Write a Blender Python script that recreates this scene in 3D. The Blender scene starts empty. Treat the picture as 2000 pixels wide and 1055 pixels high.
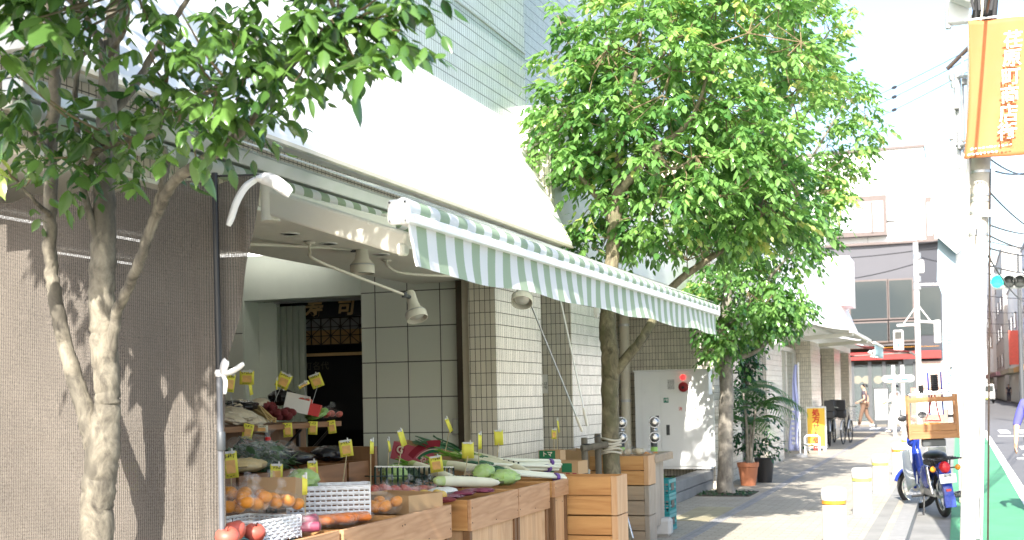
import bpy, bmesh, math, random
import numpy as np
from mathutils import Vector, Matrix
random.seed(7); rng = np.random.default_rng(11)
S = bpy.context.scene
col = S.collection

# ------------------------------------------------------------------ camera
F, PX, PY, CH = 2450.0, 1000.0, 711.0, 1.5          # focal length, principal point (px of a 2000 px wide frame), eye height
VP, ROLL = (1870.0, 757.0), .021
cy = Vector((VP[0]-PX, -(VP[1]-PY), F)).normalized()
cz = Vector((-math.tan(ROLL), 1, (-(VP[0]-PX)*(-math.tan(ROLL)) + (VP[1]-PY))/F)).normalized()
def flip(v): return Vector((v[0], v[1], -v[2]))
cx = flip(flip(cy).cross(flip(cz)))
RIGHT = Vector((cx[0], cy[0], cz[0])); UP = Vector((cx[1], cy[1], cz[1])); FWD = Vector((cx[2], cy[2], cz[2]))
def at(u, v, X=None, Y=None, Z=None, D=None):
    """world point seen at (u, v) of the 2000 px frame on the plane X=, Y= or Z="""
    r = RIGHT*((u-PX)/F) - UP*((v-PY)/F) + FWD
    k = X/r.x if X is not None else Y/r.y if Y is not None else (Z-CH)/r.z if Z is not None else D
    return Vector((0, 0, CH)) + r*k
cam_d = bpy.data.cameras.new('camera'); cam = bpy.data.objects.new('camera', cam_d); col.objects.link(cam)
m3 = Matrix((RIGHT, UP, -FWD)).transposed()
cam.matrix_world = Matrix.Translation((0, 0, CH)) @ m3.to_4x4()
cam_d.sensor_width = 36; cam_d.lens = F/2000*36
cam_d.shift_x = 0; cam_d.shift_y = (PY-527.5)/2000
cam_d.clip_start = .1; cam_d.clip_end = 3000
cam_d.dof.use_dof = True; cam_d.dof.focus_distance = 8.2; cam_d.dof.aperture_fstop = 4.5
S.camera = cam

# ------------------------------------------------------------------ light
SUN = Vector((-.085, .775, -.628)).normalized()       # direction the sunlight travels
elev = math.asin(-SUN.z); azim = math.atan2(-SUN.x, -SUN.y)
W = bpy.data.worlds.new('World'); S.world = W; W.use_nodes = True
wn = W.node_tree.nodes; wl = W.node_tree.links
sky = wn.new('ShaderNodeTexSky'); sky.sky_type = 'NISHITA'; sky.sun_disc = False
sky.sun_elevation = elev; sky.sun_rotation = azim; sky.air_density = 1.0; sky.dust_density = 2.2; sky.ozone_density = 1.0
bg = wn['Background']; bg.inputs[1].default_value = .15
wl.new(sky.outputs[0], bg.inputs[0])
sd = bpy.data.lights.new('sun', 'SUN'); sd.energy = 4.7; sd.angle = math.radians(.5); sd.color = (1, .95, .87)
so = bpy.data.objects.new('sun', sd); col.objects.link(so); so.location = (0, 0, 30)
so.rotation_euler = (-SUN).to_track_quat('Z', 'Y').to_euler()
S.view_settings.view_transform = 'Standard'; S.view_settings.look = 'None'
S.view_settings.gamma = 1; S.view_settings.exposure = 1.62
S.render.engine = 'CYCLES'
S.cycles.use_denoising = True
S.cycles.max_bounces = 7; S.cycles.transparent_max_bounces = 12; S.cycles.caustics_reflective = False; S.cycles.caustics_refractive = False
S.cycles.sample_clamp_indirect = 6

# ------------------------------------------------------------------ materials
MATS = {}
def nodes(name):
    m = bpy.data.materials.new(name); m.use_nodes = True
    return m, m.node_tree.nodes, m.node_tree.links, m.node_tree.nodes['Principled BSDF']
def N(nt, kind, **kw):
    n = nt.new(kind)
    for k, v in kw.items():
        if k.startswith('i_'):
            key = k[2:]
            key = int(key) if key.isdigit() else key.replace('_', ' ')
            n.inputs[key].default_value = v
        else: setattr(n, k, v)
    return n
def c4(c): return (c[0], c[1], c[2], 1)
def mat(name, c, rough=.6, metal=0, var=.12, scale=6, bump=.0, bscale=60, trans=0, ior=1.45, alpha=1, stretch=None, spec=.5, island=0, dirt=0):
    """noise-varied principled material"""
    m, n, l, b = nodes(name)
    tc = N(n, 'ShaderNodeTexCoord')
    src = tc.outputs['Object']
    if stretch:
        mp = N(n, 'ShaderNodeMapping'); mp.inputs['Scale'].default_value = stretch; l.new(src, mp.inputs[0]); src = mp.outputs[0]
    nz = N(n, 'ShaderNodeTexNoise', i_Scale=scale, i_Detail=6, i_Roughness=.6); l.new(src, nz.inputs[0])
    hsv = N(n, 'ShaderNodeHueSaturation'); hsv.inputs['Color'].default_value = c4(c)
    mr = N(n, 'ShaderNodeMapRange', i_1=.25, i_2=.75, i_3=1-var, i_4=1+var); l.new(nz.outputs[0], mr.inputs[0])
    last = mr.outputs[0]
    if island:
        g = N(n, 'ShaderNodeNewGeometry'); mi = N(n, 'ShaderNodeMapRange', i_3=1-island, i_4=1+island); l.new(g.outputs['Random Per Island'], mi.inputs[0])
        mu = N(n, 'ShaderNodeMath', operation='MULTIPLY'); l.new(last, mu.inputs[0]); l.new(mi.outputs[0], mu.inputs[1]); last = mu.outputs[0]
    l.new(last, hsv.inputs['Value'])
    out = hsv.outputs[0]
    if dirt:
        n2 = N(n, 'ShaderNodeTexNoise', i_Scale=scale*.35, i_Detail=8, i_Roughness=.7); l.new(src, n2.inputs[0])
        r2 = N(n, 'ShaderNodeMapRange', i_1=.5, i_2=.72, i_3=0, i_4=dirt); l.new(n2.outputs[0], r2.inputs[0])
        mx = N(n, 'ShaderNodeMix', data_type='RGBA'); l.new(r2.outputs[0], mx.inputs[0]); l.new(out, mx.inputs[6]); mx.inputs[7].default_value = c4([k*.45 for k in c]); out = mx.outputs[2]
    l.new(out, b.inputs['Base Color'])
    rr = N(n, 'ShaderNodeMapRange', i_1=.3, i_2=.7, i_3=max(0, rough-.08), i_4=min(1, rough+.08)); l.new(nz.outputs[0], rr.inputs[0]); l.new(rr.outputs[0], b.inputs['Roughness'])
    b.inputs['Metallic'].default_value = metal; b.inputs['Specular IOR Level'].default_value = spec
    b.inputs['Transmission Weight'].default_value = trans; b.inputs['IOR'].default_value = ior; b.inputs['Alpha'].default_value = alpha
    if bump:
        nb = N(n, 'ShaderNodeTexNoise', i_Scale=bscale, i_Detail=5); l.new(src, nb.inputs[0])
        bp = N(n, 'ShaderNodeBump', i_Strength=bump, i_Distance=.01); l.new(nb.outputs[0], bp.inputs['Height']); l.new(bp.outputs[0], b.inputs['Normal'])
    return m
def emis(name, c, s):
    m, n, l, b = nodes(name); b.inputs['Base Color'].default_value = c4(c)
    b.inputs['Emission Color'].default_value = c4(c); b.inputs['Emission Strength'].default_value = s
    return m
def wood(name, c1, c2, axis='X', ring=14, rough=.62, knots=True, wear=0, island=.1):
    """planks with grain running along the axis"""
    m, n, l, b = nodes(name)
    tc = N(n, 'ShaderNodeTexCoord'); mp = N(n, 'ShaderNodeMapping')
    g = N(n, 'ShaderNodeNewGeometry')
    sc = {'X': (.6, 5, 5), 'Y': (5, .6, 5), 'Z': (5, 5, .6)}[axis]
    mp.inputs['Scale'].default_value = sc; l.new(tc.outputs['Object'], mp.inputs[0])
    off = N(n, 'ShaderNodeVectorMath', operation='ADD'); l.new(mp.outputs[0], off.inputs[0])
    mul = N(n, 'ShaderNodeMath', operation='MULTIPLY', i_1=37.0); l.new(g.outputs['Random Per Island'], mul.inputs[0]); l.new(mul.outputs[0], off.inputs[1])
    nz = N(n, 'ShaderNodeTexNoise', i_Scale=1.1, i_Detail=3, i_Distortion=.6); l.new(off.outputs[0], nz.inputs[0])
    m1 = N(n, 'ShaderNodeMath', operation='MULTIPLY', i_1=float(ring)); l.new(nz.outputs[0], m1.inputs[0])
    fr = N(n, 'ShaderNodeMath', operation='PINGPONG', i_1=1.0); l.new(m1.outputs[0], fr.inputs[0])
    fine = N(n, 'ShaderNodeTexNoise', i_Scale=14, i_Detail=6); l.new(off.outputs[0], fine.inputs[0])
    ad = N(n, 'ShaderNodeMath', operation='MULTIPLY_ADD', i_1=.45, i_2=.0); l.new(fr.outputs[0], ad.inputs[0]); 
    ad2 = N(n, 'ShaderNodeMath', operation='MULTIPLY_ADD', i_1=.6); l.new(fine.outputs[0], ad2.inputs[0]); l.new(ad.outputs[0], ad2.inputs[2])
    mx = N(n, 'ShaderNodeMix', data_type='RGBA'); l.new(ad2.outputs[0], mx.inputs[0]); mx.inputs[6].default_value = c4(c1); mx.inputs[7].default_value = c4(c2)
    out = mx.outputs[2]
    if knots:
        vo = N(n, 'ShaderNodeTexVoronoi', i_Scale=.9); l.new(off.outputs[0], vo.inputs[0])
        kr = N(n, 'ShaderNodeMapRange', i_1=.05, i_2=.13, i_3=.85, i_4=0); l.new(vo.outputs['Distance'], kr.inputs[0])
        mk = N(n, 'ShaderNodeMix', data_type='RGBA'); l.new(kr.outputs[0], mk.inputs[0]); l.new(out, mk.inputs[6]); mk.inputs[7].default_value = c4([k*.22 for k in c2]); out = mk.outputs[2]
    if wear:
        nw = N(n, 'ShaderNodeTexNoise', i_Scale=3, i_Detail=8, i_Roughness=.7); l.new(tc.outputs['Object'], nw.inputs[0])
        rw = N(n, 'ShaderNodeMapRange', i_1=.45, i_2=.7, i_3=0, i_4=wear); l.new(nw.outputs[0], rw.inputs[0])
        mw = N(n, 'ShaderNodeMix', data_type='RGBA'); l.new(rw.outputs[0], mw.inputs[0]); l.new(out, mw.inputs[6]); mw.inputs[7].default_value = (.2, .19, .17, 1); out = mw.outputs[2]
    hv = N(n, 'ShaderNodeHueSaturation'); l.new(out, hv.inputs['Color'])
    mi = N(n, 'ShaderNodeMapRange', i_3=1-island, i_4=1+island); l.new(g.outputs['Random Per Island'], mi.inputs[0]); l.new(mi.outputs[0], hv.inputs['Value'])
    l.new(hv.outputs[0], b.inputs['Base Color']); b.inputs['Roughness'].default_value = rough
    bp = N(n, 'ShaderNodeBump', i_Strength=.25, i_Distance=.004); l.new(ad2.outputs[0], bp.inputs['Height']); l.new(bp.outputs[0], b.inputs['Normal'])
    return m
def tiles(name, c, mortar, w, h, gap=.004, rough=.25, var=.06, off=0.0, floor=False, ox=0, oz=0, dirt=.25):
    """stack-bonded tiles; u runs along X or Y after the face's normal, v is Z (floor: u=X, v=Y)"""
    m, n, l, b = nodes(name)
    g = N(n, 'ShaderNodeNewGeometry'); sp = N(n, 'ShaderNodeSeparateXYZ'); l.new(g.outputs['Position'], sp.inputs[0])
    cb = N(n, 'ShaderNodeCombineXYZ')
    if floor:
        l.new(sp.outputs[0], cb.inputs[0]); l.new(sp.outputs[1], cb.inputs[1])
    else:
        sn = N(n, 'ShaderNodeSeparateXYZ'); l.new(g.outputs['True Normal'], sn.inputs[0])
        ab = N(n, 'ShaderNodeMath', operation='ABSOLUTE'); l.new(sn.outputs[0], ab.inputs[0])
        gt = N(n, 'ShaderNodeMath', operation='GREATER_THAN', i_1=.5); l.new(ab.outputs[0], gt.inputs[0])
        mxu = N(n, 'ShaderNodeMix', data_type='FLOAT'); l.new(gt.outputs[0], mxu.inputs[0]); l.new(sp.outputs[0], mxu.inputs[2]); l.new(sp.outputs[1], mxu.inputs[3])
        ad = N(n, 'ShaderNodeMath', operation='ADD', i_1=50.0+ox); l.new(mxu.outputs[0], ad.inputs[0]); l.new(ad.outputs[0], cb.inputs[0])
        az = N(n, 'ShaderNodeMath', operation='ADD', i_1=10.0+oz); l.new(sp.outputs[2], az.inputs[0]); l.new(az.outputs[0], cb.inputs[1])
    br = N(n, 'ShaderNodeTexBrick', offset=off, squash=1.0); br.inputs['Scale'].default_value = 1
    br.inputs['Brick Width'].default_value = w; br.inputs['Row Height'].default_value = h; br.inputs['Mortar Size'].default_value = gap; br.inputs['Mortar Smooth'].default_value = .1
    br.inputs['Color1'].default_value = c4([k*(1-var) for k in c]); br.inputs['Color2'].default_value = c4([k*(1+var) for k in c]); br.inputs['Mortar'].default_value = c4(mortar)
    l.new(cb.outputs[0], br.inputs['Vector'])
    out = br.outputs['Color']
    nz = N(n, 'ShaderNodeTexNoise', i_Scale=1.3, i_Detail=7, i_Roughness=.65); l.new(g.outputs['Position'], nz.inputs[0])
    mr = N(n, 'ShaderNodeMapRange', i_1=.42, i_2=.75, i_3=0, i_4=dirt); l.new(nz.outputs[0], mr.inputs[0])
    mx = N(n, 'ShaderNodeMix', data_type='RGBA'); l.new(mr.outputs[0], mx.inputs[0]); l.new(out, mx.inputs[6]); mx.inputs[7].default_value = c4([k*.5 for k in c])
    l.new(mx.outputs[2], b.inputs['Base Color'])
    rg = N(n, 'ShaderNodeMapRange', i_3=rough, i_4=.8); l.new(br.outputs['Fac'], rg.inputs[0]); l.new(rg.outputs[0], b.inputs['Roughness'])
    bp = N(n, 'ShaderNodeBump', invert=True, i_Strength=.5, i_Distance=.003); l.new(br.outputs['Fac'], bp.inputs['Height']); l.new(bp.outputs[0], b.inputs['Normal'])
    return m
def glass(name, tint=(.8, .85, .85), alpha=.35, rough=.05):
    m, n, l, b = nodes(name)
    b.inputs['Base Color'].default_value = c4(tint); b.inputs['Roughness'].default_value = rough; b.inputs['Alpha'].default_value = alpha; b.inputs['Specular IOR Level'].default_value = .9
    nz = N(n, 'ShaderNodeTexNoise', i_Scale=2.5); bp = N(n, 'ShaderNodeBump', i_Strength=.04, i_Distance=.02); l.new(nz.outputs[0], bp.inputs['Height']); l.new(bp.outputs[0], b.inputs['Normal'])
    return m
def plastic_wrap(name, tint=(.9, .9, .9), alpha=.22):
    m, n, l, b = nodes(name)
    b.inputs['Base Color'].default_value = c4(tint); b.inputs['Roughness'].default_value = .12; b.inputs['Specular IOR Level'].default_value = .8
    tc = N(n, 'ShaderNodeTexCoord'); nz = N(n, 'ShaderNodeTexNoise', i_Scale=22, i_Detail=3, i_Distortion=1.2); l.new(tc.outputs['Object'], nz.inputs[0])
    mr = N(n, 'ShaderNodeMapRange', i_1=.5, i_2=.75, i_3=alpha*.5, i_4=alpha*2.2); l.new(nz.outputs[0], mr.inputs[0]); l.new(mr.outputs[0], b.inputs['Alpha'])
    bp = N(n, 'ShaderNodeBump', i_Strength=.9, i_Distance=.02); l.new(nz.outputs[0], bp.inputs['Height']); l.new(bp.outputs[0], b.inputs['Normal'])
    return m
def leafmat(name, c1, c2, young, gloss=.28, transl=.3, youngamt=.06):
    m, n, l, b = nodes(name)
    g = N(n, 'ShaderNodeNewGeometry'); oi = N(n, 'ShaderNodeAttribute', attribute_name='tone')
    cr = N(n, 'ShaderNodeValToRGB'); e = cr.color_ramp.elements
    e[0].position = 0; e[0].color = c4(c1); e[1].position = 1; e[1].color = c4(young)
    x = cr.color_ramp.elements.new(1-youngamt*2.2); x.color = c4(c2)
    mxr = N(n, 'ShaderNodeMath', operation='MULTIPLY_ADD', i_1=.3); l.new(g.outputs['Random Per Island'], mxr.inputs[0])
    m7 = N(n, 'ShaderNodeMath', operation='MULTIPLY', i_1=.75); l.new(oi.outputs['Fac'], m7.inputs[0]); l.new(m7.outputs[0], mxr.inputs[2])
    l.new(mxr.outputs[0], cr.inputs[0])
    l.new(cr.outputs[0], b.inputs['Base Color']); b.inputs['Roughness'].default_value = gloss; b.inputs['Specular IOR Level'].default_value = .7
    tr = N(n, 'ShaderNodeBsdfTranslucent'); hv = N(n, 'ShaderNodeHueSaturation', i_Saturation=1.1, i_Value=1.6); hv.inputs['Hue'].default_value = .485
    l.new(cr.outputs[0], hv.inputs['Color']); l.new(hv.outputs[0], tr.inputs[0])
    ms = N(n, 'ShaderNodeMixShader'); ms.inputs[0].default_value = transl
    l.new(b.outputs[0], ms.inputs[1]); l.new(tr.outputs[0], ms.inputs[2]); l.new(ms.outputs[0], n['Material Output'].inputs[0])
    return m
def bark(name, dark, light, patch):
    m, n, l, b = nodes(name)
    tc = N(n, 'ShaderNodeTexCoord'); mp = N(n, 'ShaderNodeMapping'); mp.inputs['Scale'].default_value = (1, 1, .55); l.new(tc.outputs['Object'], mp.inputs[0])
    nz = N(n, 'ShaderNodeTexNoise', i_Scale=16, i_Detail=8, i_Roughness=.7, i_Distortion=.5); l.new(mp.outputs[0], nz.inputs[0])
    cr = N(n, 'ShaderNodeValToRGB'); e = cr.color_ramp.elements; e[0].position = .32; e[0].color = c4(dark); e[1].position = .68; e[1].color = c4(light); l.new(nz.outputs[0], cr.inputs[0])
    n2 = N(n, 'ShaderNodeTexNoise', i_Scale=7, i_Detail=5); l.new(mp.outputs[0], n2.inputs[0])
    r2 = N(n, 'ShaderNodeMapRange', i_1=.52, i_2=.62, i_3=0, i_4=.7); l.new(n2.outputs[0], r2.inputs[0])
    mx = N(n, 'ShaderNodeMix', data_type='RGBA'); l.new(r2.outputs[0], mx.inputs[0]); l.new(cr.outputs[0], mx.inputs[6]); mx.inputs[7].default_value = c4(patch)
    l.new(mx.outputs[2], b.inputs['Base Color']); b.inputs['Roughness'].default_value = .85
    bp = N(n, 'ShaderNodeBump', i_Strength=.7, i_Distance=.012); l.new(nz.outputs[0], bp.inputs['Height']); l.new(bp.outputs[0], b.inputs['Normal'])
    return m
def stripes(name, ca, cb_, period, axis=1, phase=0, transl=.35):
    m, n, l, b = nodes(name)
    g = N(n, 'ShaderNodeNewGeometry'); sp = N(n, 'ShaderNodeSeparateXYZ'); l.new(g.outputs['Position'], sp.inputs[0])
    a = N(n, 'ShaderNodeMath', operation='MULTIPLY_ADD', i_1=1/period, i_2=100.0+phase); l.new(sp.outputs[axis], a.inputs[0])
    fr = N(n, 'ShaderNodeMath', operation='FRACT'); l.new(a.outputs[0], fr.inputs[0])
    gt = N(n, 'ShaderNodeMath', operation='GREATER_THAN', i_1=.5); l.new(fr.outputs[0], gt.inputs[0])
    mx = N(n, 'ShaderNodeMix', data_type='RGBA'); l.new(gt.outputs[0], mx.inputs[0]); mx.inputs[6].default_value = c4(ca); mx.inputs[7].default_value = c4(cb_)
    l.new(mx.outputs[2], b.inputs['Base Color']); b.inputs['Roughness'].default_value = .75
    wv = N(n, 'ShaderNodeTexNoise', i_Scale=260); bp = N(n, 'ShaderNodeBump', i_Strength=.12, i_Distance=.002); l.new(wv.outputs[0], bp.inputs['Height']); l.new(bp.outputs[0], b.inputs['Normal'])
    tr = N(n, 'ShaderNodeBsdfTranslucent'); l.new(mx.outputs[2], tr.inputs[0])
    ms = N(n, 'ShaderNodeMixShader'); ms.inputs[0].default_value = transl; l.new(b.outputs[0], ms.inputs[1]); l.new(tr.outputs[0], ms.inputs[2]); l.new(ms.outputs[0], n['Material Output'].inputs[0])
    return m
def netmat(name):
    """knitted shade cloth: ribs, fine holes one can look through"""
    m, n, l, b = nodes(name)
    g = N(n, 'ShaderNodeNewGeometry'); sp = N(n, 'ShaderNodeSeparateXYZ'); l.new(g.outputs['Position'], sp.inputs[0])
    nz = N(n, 'ShaderNodeTexNoise', i_Scale=7, i_Detail=4); l.new(g.outputs['Position'], nz.inputs[0])
    wob = N(n, 'ShaderNodeMath', operation='MULTIPLY_ADD', i_1=.006, i_2=0.0); l.new(nz.outputs[0], wob.inputs[0])
    ax = N(n, 'ShaderNodeMath', operation='ADD'); l.new(sp.outputs[0], ax.inputs[0]); l.new(wob.outputs[0], ax.inputs[1])
    def tri(sock, per):
        k = N(n, 'ShaderNodeMath', operation='MULTIPLY', i_1=2/per); l.new(sock, k.inputs[0])
        p = N(n, 'ShaderNodeMath', operation='PINGPONG', i_1=1.0); l.new(k.outputs[0], p.inputs[0]); return p.outputs[0]
    rib = tri(ax.outputs[0], .0105); row = tri(sp.outputs[2], .0062)
    fine = N(n, 'ShaderNodeTexNoise', i_Scale=150, i_Detail=3); l.new(g.outputs['Position'], fine.inputs[0])
    pr = N(n, 'ShaderNodeMath', operation='MULTIPLY'); l.new(rib, pr.inputs[0]); l.new(row, pr.inputs[1])
    ad = N(n, 'ShaderNodeMath', operation='MULTIPLY_ADD', i_1=.5); l.new(fine.outputs[0], ad.inputs[0]); l.new(pr.outputs[0], ad.inputs[2])
    big = N(n, 'ShaderNodeTexNoise', i_Scale=2.2, i_Detail=5); l.new(g.outputs['Position'], big.inputs[0])
    cr = N(n, 'ShaderNodeValToRGB'); e = cr.color_ramp.elements; e[0].position = .2; e[0].color = (.009, .008, .007, 1); e[1].position = .8; e[1].color = (.19, .162, .133, 1)
    l.new(ad.outputs[0], cr.inputs[0])
    hv = N(n, 'ShaderNodeHueSaturation'); l.new(cr.outputs[0], hv.inputs['Color']); mr = N(n, 'ShaderNodeMapRange', i_1=.3, i_2=.7, i_3=.85, i_4=1.15); l.new(big.outputs[0], mr.inputs[0]); l.new(mr.outputs[0], hv.inputs['Value'])
    l.new(hv.outputs[0], b.inputs['Base Color']); b.inputs['Roughness'].default_value = .7
    al = N(n, 'ShaderNodeMapRange', i_1=.08, i_2=.4, i_3=.66, i_4=.985); l.new(ad.outputs[0], al.inputs[0]); l.new(al.outputs[0], b.inputs['Alpha'])
    bp = N(n, 'ShaderNodeBump', i_Strength=.6, i_Distance=.003); l.new(ad.outputs[0], bp.inputs['Height']); l.new(bp.outputs[0], b.inputs['Normal'])
    return m

# ------------------------------------------------------------------ mesh building
ROOT = {}
class MB:
    def __init__(s): s.v = []; s.f = []
    def add(s, vs, fs):
        o = len(s.v); s.v += [tuple(p) for p in vs]; s.f += [tuple(i+o for i in f) for f in fs]; return s
    def box(s, x0, x1, y0, y1, z0, z1):
        return s.add([(x0,y0,z0),(x1,y0,z0),(x1,y1,z0),(x0,y1,z0),(x0,y0,z1),(x1,y0,z1),(x1,y1,z1),(x0,y1,z1)],
                     [(3,2,1,0),(4,5,6,7),(0,1,5,4),(1,2,6,5),(2,3,7,6),(3,0,4,7)])
    def obox(s, c, size, rot=None, bev=0):
        """box about c, turned by the 3x3 rot, with small chamfers"""
        hx, hy, hz = [k/2 for k in size]; c = Vector(c); rot = rot or Matrix.Identity(3)
        if not bev:
            P = [(-hx,-hy,-hz),(hx,-hy,-hz),(hx,hy,-hz),(-hx,hy,-hz),(-hx,-hy,hz),(hx,-hy,hz),(hx,hy,hz),(-hx,hy,hz)]
            return s.add([c+rot@Vector(p) for p in P], [(3,2,1,0),(4,5,6,7),(0,1,5,4),(1,2,6,5),(2,3,7,6),(3,0,4,7)])
        b = bm_box(hx, hy, hz, bev)
        vs = [c+rot@Vector(p) for p in b[0]]
        return s.add(vs, b[1])
    def tube(s, pts, r, n=8, cap=True):
        pts = [Vector(p) for p in pts]; rs = r if isinstance(r, (list, tuple)) else [r]*len(pts)
        ref = None; rings = []
        for i, p in enumerate(pts):
            t = (pts[min(i+1, len(pts)-1)]-pts[max(i-1, 0)]); t = t.normalized() if t.length > 1e-9 else Vector((0,0,1))
            if ref is None: ref = Vector((0,0,1)) if abs(t.z) < .9 else Vector((1,0,0))
            a = (ref-t*ref.dot(t)); a = a.normalized() if a.length > 1e-6 else t.orthogonal().normalized()
            ref = a; b = t.cross(a)
            rings.append([p+(a*math.cos(k*2*math.pi/n)+b*math.sin(k*2*math.pi/n))*rs[i] for k in range(n)])
        vs = [q for R in rings for q in R]; fs = []
        for i in range(len(rings)-1):
            for k in range(n): fs.append((i*n+k, i*n+(k+1)%n, (i+1)*n+(k+1)%n, (i+1)*n+k))
        if cap: fs += [tuple(range(n-1, -1, -1)), tuple((len(rings)-1)*n+k for k in range(n))]
        return s.add(vs, fs)
    def lathe(s, prof, c=(0,0,0), rot=None, n=20, squash=(1,1)):
        """profile [(r, z)] turned about the local Z axis"""
        c = Vector(c); rot = rot or Matrix.Identity(3); vs = []; fs = []
        for r, z in prof:
            for k in range(n):
                a = 2*math.pi*k/n; vs.append(c+rot@Vector((r*math.cos(a)*squash[0], r*math.sin(a)*squash[1], z)))
        for i in range(len(prof)-1):
            for k in range(n): fs.append((i*n+k, i*n+(k+1)%n, (i+1)*n+(k+1)%n, (i+1)*n+k))
        if prof[0][0] > 1e-4: fs.append(tuple(range(n-1, -1, -1)))
        if prof[-1][0] > 1e-4: fs.append(tuple((len(prof)-1)*n+k for k in range(n)))
        return s.add(vs, fs)
    def prism(s, poly, d, frame):
        """closed polygon [(a, b)] in the frame (origin, A, B, Nrm), extruded d along Nrm"""
        o, A, B, Nn = [Vector(k) for k in frame]; n = len(poly)
        vs = [o+A*p[0]+B*p[1] for p in poly]+[o+A*p[0]+B*p[1]+Nn*d for p in poly]
        return s.add(vs, [tuple(range(n-1, -1, -1)), tuple(range(n, 2*n))]+[(i, (i+1)%n, n+(i+1)%n, n+i) for i in range(n)])
    def grid(s, fn, nu, nv):
        vs = [fn(i/nu, j/nv) for j in range(nv+1) for i in range(nu+1)]
        return s.add(vs, [(j*(nu+1)+i, j*(nu+1)+i+1, (j+1)*(nu+1)+i+1, (j+1)*(nu+1)+i) for j in range(nv) for i in range(nu)])
    def blob(s, c, r, n=10, m=7, noise=.1, rot=None, seed=0):
        """lumpy ellipsoid"""
        c = Vector(c); r = r if isinstance(r, (tuple, list)) else (r, r, r); R = random.Random(seed); vs = []; fs = []
        rot = rot or Matrix.Identity(3)
        for j in range(m+1):
            th = math.pi*j/m
            for k in range(n):
                ph = 2*math.pi*k/n; q = 1+R.uniform(-noise, noise)*(1 if 0 < j < m else 0)
                vs.append(c+rot@Vector((r[0]*q*math.sin(th)*math.cos(ph), r[1]*q*math.sin(th)*math.sin(ph), -r[2]*q*math.cos(th))))
        for j in range(m):
            for k in range(n): fs.append((j*n+k, j*n+(k+1)%n, (j+1)*n+(k+1)%n, (j+1)*n+k))
        return s.add(vs, fs)
    def build(s, name, m, parent=None, smooth=False, world=True, bevel=0, solid=0, clean=False):
        me = bpy.data.meshes.new(name)
        off = Vector(ROOT.get(parent.name, (0,0,0))) if (parent and world) else Vector((0,0,0))
        me.from_pydata([tuple(Vector(p)-off) for p in s.v], [], s.f)
        if clean:
            b = bmesh.new(); b.from_mesh(me); bmesh.ops.remove_doubles(b, verts=b.verts, dist=1e-5); bmesh.ops.recalc_face_normals(b, faces=b.faces); b.to_mesh(me); b.free()
        me.materials.append(m)
        o = bpy.data.objects.new(name, me); col.objects.link(o)
        if parent: o.parent = parent; ROOT[o.name] = ROOT.get(parent.name, (0,0,0)) if world else (0,0,0)
        if smooth: smooth_by_angle(me)
        if solid:
            md = o.modifiers.new('thickness', 'SOLIDIFY'); md.thickness = solid; md.offset = 0
        if bevel:
            md = o.modifiers.new('bevel', 'BEVEL'); md.width = bevel; md.segments = 2; md.limit_method = 'ANGLE'; md.angle_limit = .7
        return o
def smooth_by_angle(me, ang=.75):
    me.polygons.foreach_set('use_smooth', [True]*len(me.polygons))
    b = bmesh.new(); b.from_mesh(me)
    for e in b.edges:
        if len(e.link_faces) == 2 and e.calc_face_angle(0) > ang: e.smooth = False
    b.to_mesh(me); b.free()
_bx = {}
def bm_box(hx, hy, hz, bev):
    key = (round(hx,4), round(hy,4), round(hz,4), round(bev,4))
    if key in _bx: return _bx[key]
    b = bmesh.new(); bmesh.ops.create_cube(b, size=1)
    for v in b.verts: v.co = Vector((v.co.x*2*hx, v.co.y*2*hy, v.co.z*2*hz))
    bmesh.ops.bevel(b, geom=list(b.edges), offset=bev, segments=1, affect='EDGES', profile=.5)
    b.verts.index_update(); _bx[key] = ([tuple(v.co) for v in b.verts], [tuple(v.index for v in f.verts) for f in b.faces]); b.free()
    return _bx[key]
def rz(a): return Matrix.Rotation(a, 3, 'Z')
def ry(a): return Matrix.Rotation(a, 3, 'Y')
def rx(a): return Matrix.Rotation(a, 3, 'X')
def zto(d):
    """rotation taking Z to the direction d"""
    return Vector(d).to_track_quat('Z', 'Y').to_matrix()
def tag(o, label, cat, group=None, kind=None):
    o['label'] = label; o['category'] = cat
    if group: o['group'] = group
    if kind: o['kind'] = kind
    return o
def thing(name, label, cat, loc=(0,0,0), rotz=0, group=None):
    o = bpy.data.objects.new(name, None); col.objects.link(o); o.empty_display_size = .1
    o.location = loc; o.rotation_euler = (0, 0, rotz); ROOT[o.name] = tuple(loc)
    return tag(o, label, cat, group)
def struct(o): o['kind'] = 'structure'; return o
def kids(o): return [c for c in bpy.data.objects if c.parent == o]
def dup(root, loc, rotz=0, label=None, scale=None):
    def cp(o, par):
        c = o.copy(); col.objects.link(c)
        if par: c.parent = par
        for k in kids(o): cp(k, c)
        return c
    r = cp(root, None); r.location = loc; r.rotation_euler = (0, 0, rotz)
    if scale: r.scale = scale
    if label: r['label'] = label
    return r
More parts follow.
